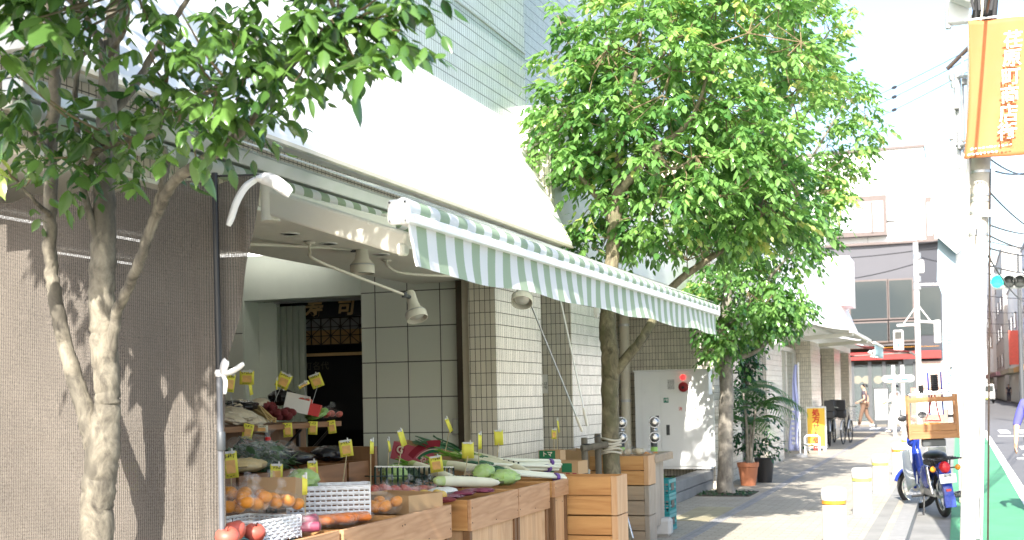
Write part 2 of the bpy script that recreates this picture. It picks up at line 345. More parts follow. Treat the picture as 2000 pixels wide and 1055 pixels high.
def text(s, name, m, parent, size, origin, A, B, extrude=.002, fat=0.0, align='CENTER', world=True, shear=0, width=None, vertical=False):
    """lettering as a mesh: A is the reading direction, B is up"""
    cu = bpy.data.curves.new('t', 'FONT'); cu.body = s; cu.size = size; cu.align_x = align; cu.align_y = 'CENTER'; cu.extrude = extrude; cu.offset = fat; cu.shear = shear; cu.resolution_u = 3
    if vertical: cu.space_line = 1.0
    ob = bpy.data.objects.new('t', cu); col.objects.link(ob)
    dg = bpy.context.evaluated_depsgraph_get(); dg.update()
    me = bpy.data.meshes.new_from_object(ob.evaluated_get(dg)); bpy.data.objects.remove(ob)
    A = Vector(A).normalized(); B = Vector(B).normalized(); Nn = A.cross(B)
    off = Vector(ROOT.get(parent.name, (0,0,0))) if (parent and world) else Vector((0,0,0))
    kx = 1
    if width and len(me.vertices):
        xs = [v.co.x for v in me.vertices]; kx = width/max(1e-6, max(xs)-min(xs))
    for v in me.vertices: v.co = Vector(origin)-off+A*v.co.x*kx+B*v.co.y+Nn*v.co.z
    me.name = name; me.materials.clear(); me.materials.append(m)
    o = bpy.data.objects.new(name, me); col.objects.link(o)
    if parent: o.parent = parent; ROOT[o.name] = ROOT.get(parent.name, (0,0,0)) if world else (0,0,0)
    return o
def spline(pts, k=6):
    """points of a Catmull-Rom curve through pts (tuples may carry a radius)"""
    P = [np.array(p, float) for p in pts]; P = [2*P[0]-P[1]]+P+[2*P[-1]-P[-2]]; out = []
    for i in range(1, len(P)-2):
        for j in range(k):
            t = j/k; out.append(.5*((2*P[i])+(P[i+1]-P[i-1])*t+(2*P[i-1]-5*P[i]+4*P[i+1]-P[i+2])*t*t+(3*P[i]-P[i-1]-3*P[i+1]+P[i+2])*t**3))
    out.append(P[-2]); return out
X3, Y3, Z3 = Vector((1,0,0)), Vector((0,1,0)), Vector((0,0,1))

# shared materials
M = {}
M['white'] = mat('white paint', (.8, .8, .79), .45, var=.03, dirt=.08)
M['offwhite'] = mat('off white powder coat', (.68, .64, .55), .5, var=.05, dirt=.12)
M['cream'] = mat('aged cream paint', (.58, .53, .42), .5, var=.06, dirt=.2)
M['alu'] = mat('brushed aluminium', (.62, .62, .62), .32, 1, var=.08, stretch=(1,.05,1), scale=40)
M['steel'] = mat('galvanised steel', (.5, .5, .5), .45, .8, var=.15, scale=15)
M['chrome'] = mat('chrome', (.72, .72, .7), .12, 1, var=.06)
M['black'] = mat('black plastic', (.02, .02, .022), .45, var=.15)
M['blackmetal'] = mat('black enamel', (.015, .015, .017), .35, var=.15)
M['rubber'] = mat('tyre rubber', (.025, .025, .026), .75, var=.2, bump=.3)
M['grey'] = mat('grey paint', (.3, .3, .3), .5, var=.06)
M['dgrey'] = mat('dark grey metal', (.08, .085, .09), .45, .3, var=.1)
M['red'] = mat('red plastic', (.5, .02, .02), .3, var=.08)
M['card'] = mat('corrugated cardboard', (.42, .27, .14), .8, var=.07, scale=3, bump=.08, bscale=150)
M['cardin'] = mat('cardboard inside', (.5, .34, .19), .85, var=.06)
M['cardwhite'] = mat('white carton', (.72, .7, .66), .7, var=.04)
M['wood_y'] = wood('pale cedar planks', (.54, .32, .175), (.33, .16, .07), 'Y')
M['wood_z'] = wood('pale cedar boards upright', (.58, .38, .22), (.42, .235, .11), 'Z')
M['wood_x'] = wood('apple crate boards', (.58, .33, .125), (.36, .155, .045), 'X')
M['wood_dark'] = wood('brown stained planks', (.26, .12, .045), (.15, .06, .02), 'Y')
M['wood_darkz'] = wood('brown stained boards upright', (.22, .11, .045), (.12, .055, .02), 'Z')
M['wood_grey'] = wood('weathered grey boards', (.38, .33, .27), (.24, .2, .155), 'Z', wear=.5)
M['wood_greyx'] = wood('weathered grey crate boards', (.40, .31, .21), (.25, .17, .1), 'X', wear=.5)
M['tag_y'] = mat('yellow card', (.72, .66, .08), .6, var=.05)
M['ink'] = mat('black ink', (.02, .02, .02), .7, var=.05)
M['inkred'] = mat('red ink', (.55, .03, .02), .6, var=.05)
M['wrap'] = plastic_wrap('clear plastic wrap', (.9, .9, .9), .10)
# ================================================================== GROUND
M['paver'] = tiles('sidewalk pavers', (.34, .305, .25), (.16, .145, .12), .2, .1, .004, .75, .10, .5, floor=True, dirt=.3)
M['paverdark'] = tiles('grey border pavers', (.25, .245, .25), (.15, .15, .15), .1, .2, .004, .75, .08, floor=True, dirt=.3)
M['tactile'] = tiles('worn yellow tactile paving', (.33, .29, .185), (.2, .175, .125), .3, .3, .005, .7, .08, floor=True, dirt=.5)
M['asphalt'] = mat('asphalt', (.115, .115, .12), .85, var=.18, scale=3, bump=.35, bscale=220, dirt=.25)
M['green'] = mat('green lane coating', (.075, .26, .14), .8, var=.14, scale=2.5, bump=.25, bscale=200, dirt=.3)
M['granite'] = mat('kerb granite', (.23, .228, .225), .7, var=.2, scale=9, bump=.15, bscale=90, dirt=.25)
M['concrete'] = mat('street concrete', (.20, .198, .19), .85, var=.2, scale=3, bump=.15, bscale=80, dirt=.3)
M['roadwhite'] = mat('worn road marking paint', (.72, .72, .7), .7, var=.1, scale=14, dirt=.35)
M['soil'] = mat('planting soil', (.05, .04, .03), .95, var=.3, scale=30, bump=.5)
M['earth'] = mat('far ground', (.3, .29, .27), .9, var=.1, scale=.5)
KX, SW = -.53, 0.0
def slab(name, m, x0, x1, y0, y1, z0, z1):
    return struct(MB().box(x0, x1, y0, y1, z0, z1).build(name, m))
slab('ground', M['earth'], -700, 700, -300, 1200, -.4, -.17)
slab('sidewalk', M['paver'], -9, KX-.17, -6, 49, -.16, 0)
slab('sidewalk_border', M['paverdark'], -2.75, -2.62, -6, 48.9, -.05, .004)
slab('tactile_paving', M['tactile'], -3.25, -2.78, 14.6, 16.4, -.05, .005)
slab('kerb', M['granite'], KX-.17, KX, -6, 49, -.16, .004)
slab('drain_grating', M['concrete'], KX-.40, KX-.25, -6, 48.8, -.1, .003)
slab('gutter', M['concrete'], KX, -.12, -6, 49, -.16, -.11)
slab('green_lane', M['green'], -.12, .84, -6, 49.5, -.16, -.104)
slab('road', M['asphalt'], .84, 5.6, -6, 400, -.16, -.108)
slab('edge_line', M['roadwhite'], .80, .95, -6, 49, -.11, -.099)
slab('cross_road', M['asphalt'], -60, .84, 49.5, 56, -.16, -.112)
slab('far_sidewalk', M['paver'], -60, .2, 56, 62, -.16, -.02)
slab('far_road', M['asphalt'], .2, .84, 56, 400, -.16, -.110)
slab('opposite_sidewalk', M['paver'], 5.6, 9, -6, 400, -.16, 0.0)
rs = MB()
for k in range(7): rs.box(1.35+.62*k, 1.35+.62*k+.34, 46.5, 49.6, -.112, -.100)
for k in range(7): rs.box(-3.4+.62*k, -3.4+.62*k+.34, 50.4, 54.8, -.113, -.101)
rs.box(1.2, 3.2, 43.6, 44.0, -.112, -.100); rs.box(1.5, 2.2, 34.5, 36.2, -.112, -.100); rs.box(1.2, 3.1, 30.0, 30.25, -.112, -.100); rs.box(1.4, 2.1, 31.2, 31.9, -.112, -.100)
rs.box(3.22, 3.34, -6, 43, -.112, -.100)
struct(rs.build('road_markings', M['roadwhite']))

# ================================================================== THE TILED SHOP BUILDING
M['tile'] = tiles('cream mosaic tiles', (.66, .61, .51), (.10, .09, .078), .05, .1085, .0032, .22, .10, ox=.02, dirt=.22)
M['tilehi'] = tiles('pale grey mosaic tiles', (.50, .56, .58), (.15, .17, .175), .05, .1085, .0045, .22, .05, dirt=.12)
M['tilebig'] = tiles('large pale green wall tiles', (.73, .75, .665), (.08, .08, .074), .332, .332, .005, .16, .03, ox=-.006, oz=.103, dirt=.06)
M['plaster'] = mat('pale green plaster', (.70, .75, .67), .45, var=.03, dirt=.06)
M['soffit'] = mat('white soffit board', (.78, .76, .69), .6, var=.03, dirt=.12)
M['canopywhite'] = mat('white coated canopy sheet', (.80, .80, .785), .4, var=.025, scale=2, dirt=.07)
M['bronze'] = mat('bronze door frame', (.10, .08, .06), .4, .5, var=.2)
M['shutter'] = mat('grey green shutter slats', (.40, .45, .38), .45, var=.05)
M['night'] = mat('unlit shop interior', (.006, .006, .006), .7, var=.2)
M['floorin'] = mat('shop floor concrete', (.22, .21, .19), .7, var=.12, dirt=.3)
M['glass'] = glass('window glass', (.12, .14, .14), .6)
M['glass'].node_tree.nodes['Principled BSDF'].inputs['Specular IOR Level'].default_value = .3
M['glasslight'] = glass('clear door glass', (.75, .8, .78), .3)
M['curtain'] = mat('pale curtain', (.62, .64, .58), .8, var=.1, stretch=(1, 1, .1), scale=25)
M['gold'] = mat('gilt lettering', (.62, .42, .2), .5, .2, var=.12)
M['amber'] = mat('amber paper screen', (.46, .29, .13), .8, var=.08)
M['lampglow'] = emis('fluorescent tube', (1, .98, .93), 3.2)
M['darkbrown'] = mat('dark brown timber', (.035, .022, .014), .5, var=.2)

B = thing('shop_building', 'long tiled shop building with white sloping canopy and open shopfront along the pavement', 'building', (-4, 0, 0))
def bpart(name, mb, m, parent=None, **k): return mb.build(name, m, parent or B, **k)
FX = -3.87
# upper storey of pale tiles
bpart('upper_wall', MB().box(-9, -4.1, 4.1, 12.15, 4.20, 9.6).box(-9, -4.62, 12.15, 21.5, 4.20, 9.6), M['tilehi'])
bpart('belt_course', MB().box(-4.12, -4.088, 4.1, 12.16, 5.02, 5.035), M['steel'])
# sloping canopy, with the lower flat kick near its top
cpoly = [(-3.50, 2.955), (-3.50, 2.99), (-3.97, 3.95), (-4.08, 4.215), (-4.3, 4.215), (-4.3, 2.955)]
bpart('sloped_canopy', MB().prism(cpoly, 7.6, ((0, 4.1, 0), X3, Z3, Y3)), M['canopywhite'])
bpart('canopy_edge_trim', MB().box(-3.53, -3.492, 4.095, 11.71, 2.935, 2.957), M['cream'])
bpart('fascia', MB().box(-4.0, -3.66, 4.11, 11.69, 2.60, 2.953), M['tile'])
bpart('soffit', MB().box(-4.78, -3.662, 4.3, 10.74, 2.575, 2.598), M['soffit'])
bpart('inner_ceiling', MB().box(-9, -4.74, 4.15, 10.76, 2.95, 3.05).box(-4.80, -4.782, 4.15, 10.74, 2.58, 2.948), M['soffit'])
bpart('shop_back_wall', MB().box(-8.1, -8.0, 4.11, 10.75, 0, 2.95).box(-9, -4.85, 4.0, 4.1, 0, 9.5), M['dgrey'])  # dark colour stands in for the dimness of the room behind the net
bpart('shop_floor', MB().box(-8, -3.6, 3.7, 10.75, -.02, .006), M['floorin'])
# the end wall with the sushi shop's door
ew = MB().box(-8, -6.622, 10.75, 11.0, 0, 2.95).box(-5.32, -4.30, 10.75, 11.0, 0, 2.95)
bpart('end_wall', ew, M['tilebig'])
bpart('lintel', MB().box(-6.599, -5.321, 10.748, 11.0, 2.50, 2.95).box(-6.62, -6.6, 10.749, 11.12, 0, 2.949).box(-6.598, -6.40, 11.02, 11.1, 0, 2.498), M['plaster'])
bpart('lintel_track', MB().box(-6.4, -5.325, 10.98, 11.06, 2.478, 2.499), M['steel'])
sh = MB()
for k in range(7):
    x = at(515, 700, Y=11.05).x+k*.0685; sh.add([(x, 11.05, 0), (x+.060, 11.05-.018, 0), (x+.060, 11.05-.018, 2.45), (x, 11.05, 2.45), (x, 11.075, 0), (x+.06, 11.075, 0), (x+.06, 11.075, 2.45), (x, 11.075, 2.45)], [(0,1,2,3), (5,4,7,6), (0,3,7,4), (1,5,6,2)])
bpart('folding_shutter', sh, M['shutter'])
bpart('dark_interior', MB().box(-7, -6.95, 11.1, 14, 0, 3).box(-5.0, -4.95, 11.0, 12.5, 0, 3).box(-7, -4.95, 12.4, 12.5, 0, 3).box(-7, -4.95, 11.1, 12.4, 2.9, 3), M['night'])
# transom lattice behind the opening
la = MB(); y0 = 11.28; zl, zh, xl, xr = at(650, 673, Y=11.28).z, at(650, 621, Y=11.28).z, at(589, 650, Y=11.28).x, at(722, 650, Y=11.28).x
nx, nz_ = 7, 3; dx = (xr-xl)/nx; dz = (zh-zl)/nz_
for i in range(nx+1): la.box(xl+i*dx-.004, xl+i*dx+.004, y0, y0+.012, zl, zh)
for j in range(nz_+1): la.box(xl, xr, y0-.001, y0+.011, zl+j*dz-.004, zl+j*dz+.004)
for i in range(nx):
    for j in range(nz_):
        a, b = (xl+i*dx, zl+j*dz), (xl+(i+1)*dx, zl+(j+1)*dz)
        if (i+j) % 2: a, b = (a[0], b[1]), (b[0], a[1])
        la.tube([(a[0], y0+.006, a[1]), (b[0], y0+.006, b[1])], .0045, 4)
bpart('lattice_panel', la, M['darkbrown'])
bpart('lattice_paper', MB().box(xl, xr, 11.32, 11.33, zl, zl+.15), M['amber'])
bpart('lattice_paper_upper', MB().box(xl, xr, 11.322, 11.332, zl+.152, zh), M['grey'])
bpart('brass_strip', MB().box(-6.3, -5.24, 11.27, 11.29, at(650, 695, Y=11.27).z, at(650, 689, Y=11.27).z), M['gold'])
# steel post beside the end wall
bpart('door_frame_post', MB().box(-4.30, -4.235, 10.62, 10.76, 0, 2.58), M['bronze'], bevel=.004)
bpart('frame_trim', MB().box(-4.234, -4.13, 10.60, 10.78, 0, 2.585), M['cream'], bevel=.004)
# tiled piers and recesses
bpart('pier', MB().box(-4.129, FX, 10.50, 11.80, 0, 2.60).box(-4.129, -3.70, 11.70, 11.80, 2.60, 4.2), M['tile'])
bpart('recess_wall', MB().box(-4.5, -4.4, 11.8, 12.6, 0, 4.2), M['tile'])
bpart('pier', MB().box(-4.6, -3.80, 12.60, 14.35, 0, 4.2), M['tile'])
bpart('alcove_wall', MB().box(-5.4, -5.3, 14.35, 19.6, 0, 4.2), M['tile'])
bpart('wing_wall', MB().box(-9, -3.60, 19.60, 22.2, 0, 5.2), M['tile'])
bpart('alcove_beam', MB().box(-5.3, -3.74, 11.8, 19.59, 3.0, 4.4), M['canopywhite'])
# the row of bays beyond
for (a, b) in ((25.4, 27.8), (33.6, 36.0), (40.2, 42.4), (45.8, 46.9)):
    bpart('pier', MB().box(-4.3, -3.60, a, b, 0, 2.8), M['tile'])
bpart('upper_band', MB().box(-9, -3.62, 22.2, 46.9, 2.80, 5.2), M['canopywhite'])
bpart('sloped_canopy', MB().prism([(-3.12, 2.98), (-3.12, 3.02), (-3.72, 4.55), (-3.9, 4.55), (-3.9, 2.98)], 24.4, ((0, 22.5, 0), X3, Z3, Y3)), M['canopywhite'])
bpart('bay_window_box', MB().box(-4.2, -3.3, 43.4, 45.6, 4.35, 6.0), M['canopywhite'])
bpart('bay_wall', MB().box(-4.35, -4.25, 22.2, 46.8, 0, 2.8), M['cream'])
for (a, b, c, g) in ((22.2, 25.4, 'bronze', 'glass'), (27.8, 33.6, 'alu', 'glasslight'), (36.0, 40.2, 'bronze', 'glass'), (42.4, 45.8, 'bronze', 'glass')):
    fr = MB().box(-4.06, -3.98, a, a+.12, 0, 2.6).box(-4.06, -3.98, b-.12, b, 0, 2.6).box(-4.06, -3.98, a+.12, b-.12, 2.5, 2.6)
    k = 3
    for i in range(1, k): fr.box(-4.05, -3.99, a+(b-a)*i/k-.05, a+(b-a)*i/k+.05, 0, 2.5)
    f = bpart('shop_window', fr, M[c])
    MB().box(-4.03, -4.02, a+.12, b-.12, .02, 2.5).build('pane', M[g], f)
# fluorescent tubes, downlights
for (p, q) in (((430, 500), (622, 491)),):
    a = at(*p, Y=10.5); b = at(*q, Y=10.5)
    bpart('ceiling_light', MB().tube([a, b], .016, 8), M['lampglow'])
for (u, v, u2, v2) in ((0, 423, 85, 439), (225, 404, 256, 412), (268, 417, 358, 438), (112, 494, 250, 516), (225, 462, 275, 474), (410, 452, 460, 462)):
    a = at(u, v, Z=2.90); b = at(u2, v2, Z=2.90); b.x = a.x
    bpart('ceiling_light', MB().tube([a, b], .011, 8), M['lampglow'])
for (u, v) in ((567, 457), (642, 476), (560, 480), (745, 497)):
    p = at(u, v, Z=2.574)
    bpart('downlight', MB().lathe([(.045, -.004), (.06, -.004), (.06, .004), (.045, .004), (.045, -.004)], p, n=20), M['white'], smooth=True)
# wall fittings on the end wall
p = at(905, 833, Y=10.74)
bpart('inspection_hatch', MB().box(p.x-.11, p.x+.008, 10.732, 10.749, p.z-.075, p.z+.075), M['alu'])
bpart('hatch_panel', MB().box(p.x-.098, p.x-.004, 10.729, 10.731, p.z-.063, p.z+.063), M['plaster'])

# sushi sign board in the doorway
sg = thing('sushi_sign', 'black signboard with gilt brush lettering hung in the dark doorway', 'sign', (-5.6, 11.2, 2.3))
MB().box(-6.32, -5.24, 11.19, 11.22, zh+.004, 2.66).build('board', M['blackmetal'], sg)
text('寿', 'lettering', M['gold'], sg, .205, at(612, 604, Y=11.185), X3, Z3, .003, .005, shear=.15)
text('司', 'lettering', M['gold'], sg, .205, at(674, 600, Y=11.185), X3, Z3, .003, .005, shear=.15)
cb_ = thing('menu_board', 'black board with faint chalk writing below the brass strip in the doorway', 'sign', (-5.6, 11.4, 1.7))
MB().box(-6.4, -5.24, 11.42, 11.44, 1.2, at(650, 698, Y=11.42).z).build('board', M['blackmetal'], cb_)
M['chalk'] = mat('faded chalk', (.14, .13, .1), .9, var=.2)
text('町名代', 'writing', M['chalk'], cb_, .09, at(618, 716, Y=11.415), X3, Z3, .001, width=.28)
# notice on the recess wall
nt = thing('wall_notice', 'small white notice taped to the dark tiled recess', 'notice', at(1061, 752, Y=12.59))
p = at(1061, 752, Y=12.595)
MB().box(p.x-.05, p.x+.05, 12.588, 12.594, p.z-.09, p.z+.11).build('sheet', M['cardwhite'], nt)
text('へは\n一号', 'lettering', M['ink'], nt, .04, (p.x+.01, 12.587, p.z-.01), X3, Z3, .0006)
p = at(1166, 606, X=-3.6)
# drain pipes in the alcove
for i, (u0, r) in enumerate(((1198, .045), (1222, .075))):
    p = at(u0, 760, Y=19.35); q = thing('drain_pipe', ['slim grey drainpipe left of the thicker one on the tiled wall', 'thick grey drainpipe on the tiled wall beside the white cabinet'][i], 'drainpipe', (p.x, p.y, 0), group='drainpipes')
    MB().tube([(p.x, p.y, .05), (p.x, p.y, 4.1)], r, 16).build('pipe', M['cream'], q, smooth=True)
    for z in (1.4, 2.6): MB().lathe([(r+.006, -.02), (r+.008, .02)], (p.x, p.y, z), n=16).build('bracket', M['steel'], q, smooth=True)

# ================================================================== FIRE EQUIPMENT
cabm = mat('grey white cabinet enamel', (.80, .81, .80), .35, var=.02, dirt=.05)
cab = thing('hydrant_cabinet', 'big pale grey fire hydrant cabinet with red lamp and bell on the tiled wall', 'cabinet', (-4.2, 19.45, .32))
MB().box(-4.80, -3.62, 19.30, 19.598, .32, 1.85).box(-4.82, -3.60, 19.28, 19.598, 1.851, 1.875).build('body', cabm, cab, bevel=.006)
def P19(u, v): return at(u, v, Y=19.29)
def rect(mb, u0, v0, u1, v1, d0, d1):
    a = P19(u0, v1); b = P19(u1, v0); return mb.box(a.x, b.x, d0, d1, a.z, b.z)
d1 = rect(MB(), 1257, 912, 1289, 731, 19.288, 19.299)
rect(MB(), 1257, 732, 1289, 911, 19.288, 19.299).build('side_door', cabm, cab, bevel=.003)
rect(MB(), 1294, 731, 1355, 766, 19.288, 19.299).build('upper_panel', cabm, cab, bevel=.003)
rect(MB(), 1294, 770, 1394, 911, 19.286, 19.299).build('main_door', cabm, cab, bevel=.003)
for (u, v) in ((1305, 840), (1284, 822)): rect(MB(), u-3, v-10, u+3, v+10, 19.280, 19.287).build('handle', M['dgrey'], cab)
ve = MB()
for k in range(8): rect(ve, 1304, 742+k*2.4, 1317, 743.2+k*2.4, 19.284, 19.289)
ve.build('vent', M['dgrey'], cab)
M['redlamp'] = emis('red indicator lamp', (.9, .03, .03), .9)
p = P19(1334, 737); MB().lathe([(.042, 0), (.042, .02), (.036, .04), (.02, .055), (0, .06)], p, zto((0,-1,0)), 20).build('indicator_lamp', M['redlamp'], cab, smooth=True)
p = P19(1335, 756); MB().lathe([(.078, 0), (.078, .02), (.06, .035), (.03, .038), (.03, .05), (0, .05)], p, zto((0,-1,0)), 24).build('alarm_bell', mat('dark red enamel', (.28, .015, .02), .35), cab, smooth=True)
p = P19(1335, 757); MB().lathe([(.022, .05), (.022, .056), (0, .056)], p, zto((0,-1,0)), 14).build('bell_centre', M['black'], cab)
p = P19(1301, 782); MB().box(p.x-.038, p.x+.038, 19.279, 19.285, p.z-.038, p.z+.038).build('number_plate', mat('green plate', (.02, .2, .13), .5), cab)
text('1号', 'lettering', M['white'], cab, .05, (p.x, 19.278, p.z), X3, Z3, .0005, .001)
for k, ch in enumerate('消火栓'): text(ch, 'lettering', M['inkred'], cab, .062, P19(1329+k*14, 799)+Vector((0, -.006, 0)), X3, Z3, .0005, .0006)
M['castchrome'] = mat('dull chrome casting', (.36, .355, .34), .28, 1, var=.2, scale=30)
M['redtape'] = mat('red band', (.55, .03, .03), .5)
M['greentape'] = mat('reflective green band', (.35, .62, .16), .5)
def standpipe(u, lab, Yd):
    p = at(u, 850, Y=Yd); x, y = p.x, p.y
    t = thing('standpipe', lab, 'standpipe', (x, y, 0), group='twin inlet standpipes')
    MB().tube([(x, y, 0), (x, y, 1.12)], .05, 14).build('pipe', M['dgrey'], t, smooth=True)
    for z in (1.08, .86):
        d = Vector((.35, -1, .1)).normalized(); R = zto(d)
        inl = MB().lathe([(.05, -.02), (.055, .03), (.075, .05), (.08, .09), (.07, .1), (.07, .13), (.055, .15), (.03, .155), (.03, .17), (0, .172)], (x, y, z), R, 20).build('inlet', M['castchrome'], t, smooth=True)
        MB().lathe([(.082, .095), (.086, .1), (.086, .115), (.082, .12)], (x, y, z), R, 20).build('ring', M['steel'], inl, smooth=True)
    MB().blob((x+.02, y-.06, .97), .055, 12, 8, .1, seed=3).lathe([(.052, -.02), (.06, 0), (.06, .05), (.04, .07), (0, .07)], (x, y, 1.1), n=14).build('valve_body', M['castchrome'], t, smooth=True)
    MB().lathe([(.052, 0), (.053, .07)], (x, y, .66), n=14).build('green_band', M['greentape'], t)
    MB().lathe([(.052, 0), (.053, .2)], (x, y, .44), n=14).build('red_band', M['redtape'], t)
    text('送水口', 'lettering', M['white'], t, .06, (x+.012, y-.057, .54), (0, 0, -1), (1, 0, 0), .0005)
standpipe(1277, 'chrome twin inlet standpipe in front of the white cabinet', 17.9)
standpipe(1213, 'chrome twin inlet standpipe half behind the second tree trunk', 17.9)
# low planter wall
pw = thing('planter_wall', 'low grey planter kerb running to the tiled corner', 'planter', (-3.7, 18.2, 0))
MB().box(-3.84, -3.64, 16.7, 19.58, 0, .14).box(-4.9, -3.84, 16.7, 16.85, 0, .14).build('lower_course', M['concrete'], pw, bevel=.008)
MB().box(-3.85, -3.63, 16.68, 19.58, .148, .30).box(-4.9, -3.85, 16.68, 16.86, .148, .30).build('coping', M['concrete'], pw, bevel=.012)
struct(MB().box(-5.3, -3.85, 16.86, 19.6, 0, .2).build('planter_soil', M['soil']))
# ================================================================== AWNING
GREEN = (.37, .475, .335)
M['stripe'] = stripes('green and white awning cloth', (.80, .82, .82), GREEN, .21, 1, .0, .38)
M['arm'] = mat('off white awning arm', (.66, .64, .56), .42, var=.03, dirt=.08)
AX, AY0, AY1 = -2.1, 4.63, 11.56
aw = thing('striped_awning', 'long retractable awning with green and white striped cloth and valance over the vegetable stands', 'awning', (-2.9, 8, 2.5))
MB().box(-3.655, -3.545, 4.12, AY1+.02, 2.765, 2.845).box(-3.655, -3.56, 4.12, AY1+.02, 2.848, 2.862).build('cassette_rail', mat('pale anodised rail', (.60, .60, .57), .35, .3, var=.06), aw, bevel=.01)
MB().box(-3.655, -3.60, 4.12, AY1+.02, 2.72, 2.762).build('wall_bracket_rail', M['arm'], aw, bevel=.006)
MB().tube([(-3.565, 4.12, 2.706), (-3.565, AY1, 2.706)], .045, 18).build('roller', M['stripe'], aw, smooth=True)
def cloth(s, t):
    y = AY0+.02+(AY1-AY0-.04)*s; sag = -.008*math.sin(math.pi*t)-.006*math.sin(s*40)*math.sin(math.pi*t)
    return Vector((-3.56+(AX+.03+3.56)*t, y, 2.898+(2.325-2.898)*t+sag))
MB().grid(cloth, 60, 10).build('cloth', M['stripe'], aw, smooth=True)
MB().tube([(AX, AY0, 2.275), (AX, AY1, 2.275)], .042, 18).build('bar_cloth_wrap', M['stripe'], aw, smooth=True)
MB().box(AX-.03, AX+.048, AY0-.01, AY1+.01, 2.212, 2.243).box(AX+.02, AX+.047, AY0, AY1, 2.236, 2.252).build('front_bar', M['white'], aw, bevel=.005)
for y in (AY0-.045, AY1): 
    e = MB().obox((AX, y+.02, 2.255), (.095, .04, .10), bev=.01).build('end_cap', M['white'], aw)
    for i in (-1, 1):
        for j in (-1, 1): MB().lathe([(.005, 0), (.005, .003), (0, .004)], (AX+.034*i, y-.001, 2.255+.037*j), rx(math.pi/2), 8).build('screw', M['dgrey'], e)
def valance(s, t):
    y = AY0+.03+(AY1-AY0-.06)*s; a = t*.19
    lift = .012*math.sin(y*3.1)*t + .008*math.sin(y*7.3+1)*t*t + .016*t*t
    return Vector((AX+.018+lift, y+.03*t*t*math.sin(y*1.2+2)+.010*math.sin(7*t+y*5)*t, 2.222-a+.008*math.sin(y*4.4)*t))
MB().grid(valance, 220, 10).build('valance', M['stripe'], aw, smooth=True)
hem = MB().tube([valance(0, t/8)+Vector((0, -.004, 0)) for t in range(9)], .006, 6)
hem.build('valance_hem', M['white'], aw, smooth=True)
def beam(mb, a, b, w0, h0, w1, h1, n=1):
    a = Vector(a); b = Vector(b); d = (b-a).normalized(); s = d.cross(Z3).normalized(); u = s.cross(d)
    vs = [a+s*i*w0/2+u*j*h0/2 for i, j in ((-1,-1), (1,-1), (1,1), (-1,1))]+[b+s*i*w1/2+u*j*h1/2 for i, j in ((-1,-1), (1,-1), (1,1), (-1,1))]
    return mb.add(vs, [(3,2,1,0), (4,5,6,7), (0,1,5,4), (1,2,6,5), (2,3,7,6), (3,0,4,7)])
def arm(S_, E_, A_):
    a = beam(MB(), S_, E_, .05, .07, .06, .13).build('upper_arm', M['arm'], aw, bevel=.012)
    b = beam(MB(), E_, A_, .06, .12, .05, .10).build('forearm', M['arm'], aw, bevel=.012)
    MB().tube([Vector(E_)+Vector((0,0,-.09)), Vector(E_)+Vector((0,0,.09))], .045, 14).build('elbow_joint', M['arm'], aw, smooth=True)
    sh = MB().obox(Vector(S_)+Vector((-.03,0,.0)), (.12, .14, .12), bev=.015).build('shoulder_bracket', M['arm'], aw)
    MB().tube([Vector(S_)+Vector((.01,-.09,-.02)), Vector(S_)+Vector((.01,.09,-.02))], .014, 8).build('bolt', M['dgrey'], sh)
E1 = at(528, 395, X=-3.02); S1 = at(758, 437, X=-3.5); A1 = at(795, 478, X=-2.17)
arm(S1, E1, A1)
arm((-3.5, 9.6, 2.68), (-3.0, 11.2, 2.5), (-2.2, 11.35, 2.24))
# short second brace below the forearm seen near the bar end
MB().obox(at(786, 488, X=-2.16), (.035, .05, .05), bev=.008).build('arm_tip', M['arm'], aw)

# crank rods hanging below the awning
for i, (a, b, c) in enumerate((((1034, 588), (1137, 842), 'long thin awning crank rod hanging left of its twin before the tiled recess'), ((1094, 582), (1147, 832), 'white awning crank rod hanging close to the second tree trunk'))):
    p = at(*a, X=-3.25); q = at(*b, X=-3.05); t = thing('crank_rod', c, 'rod', tuple(q), group='awning crank rods')
    d = (q-p).normalized()
    MB().tube([p-d*.25, q-d*.12], .007, 8).build('rod', M['alu'] if i == 0 else M['white'], t, smooth=True)
    MB().tube([q-d*.16, q-d*.12, q], [.009, .014, .013], 10).build('grip', M['offwhite'], t, smooth=True)

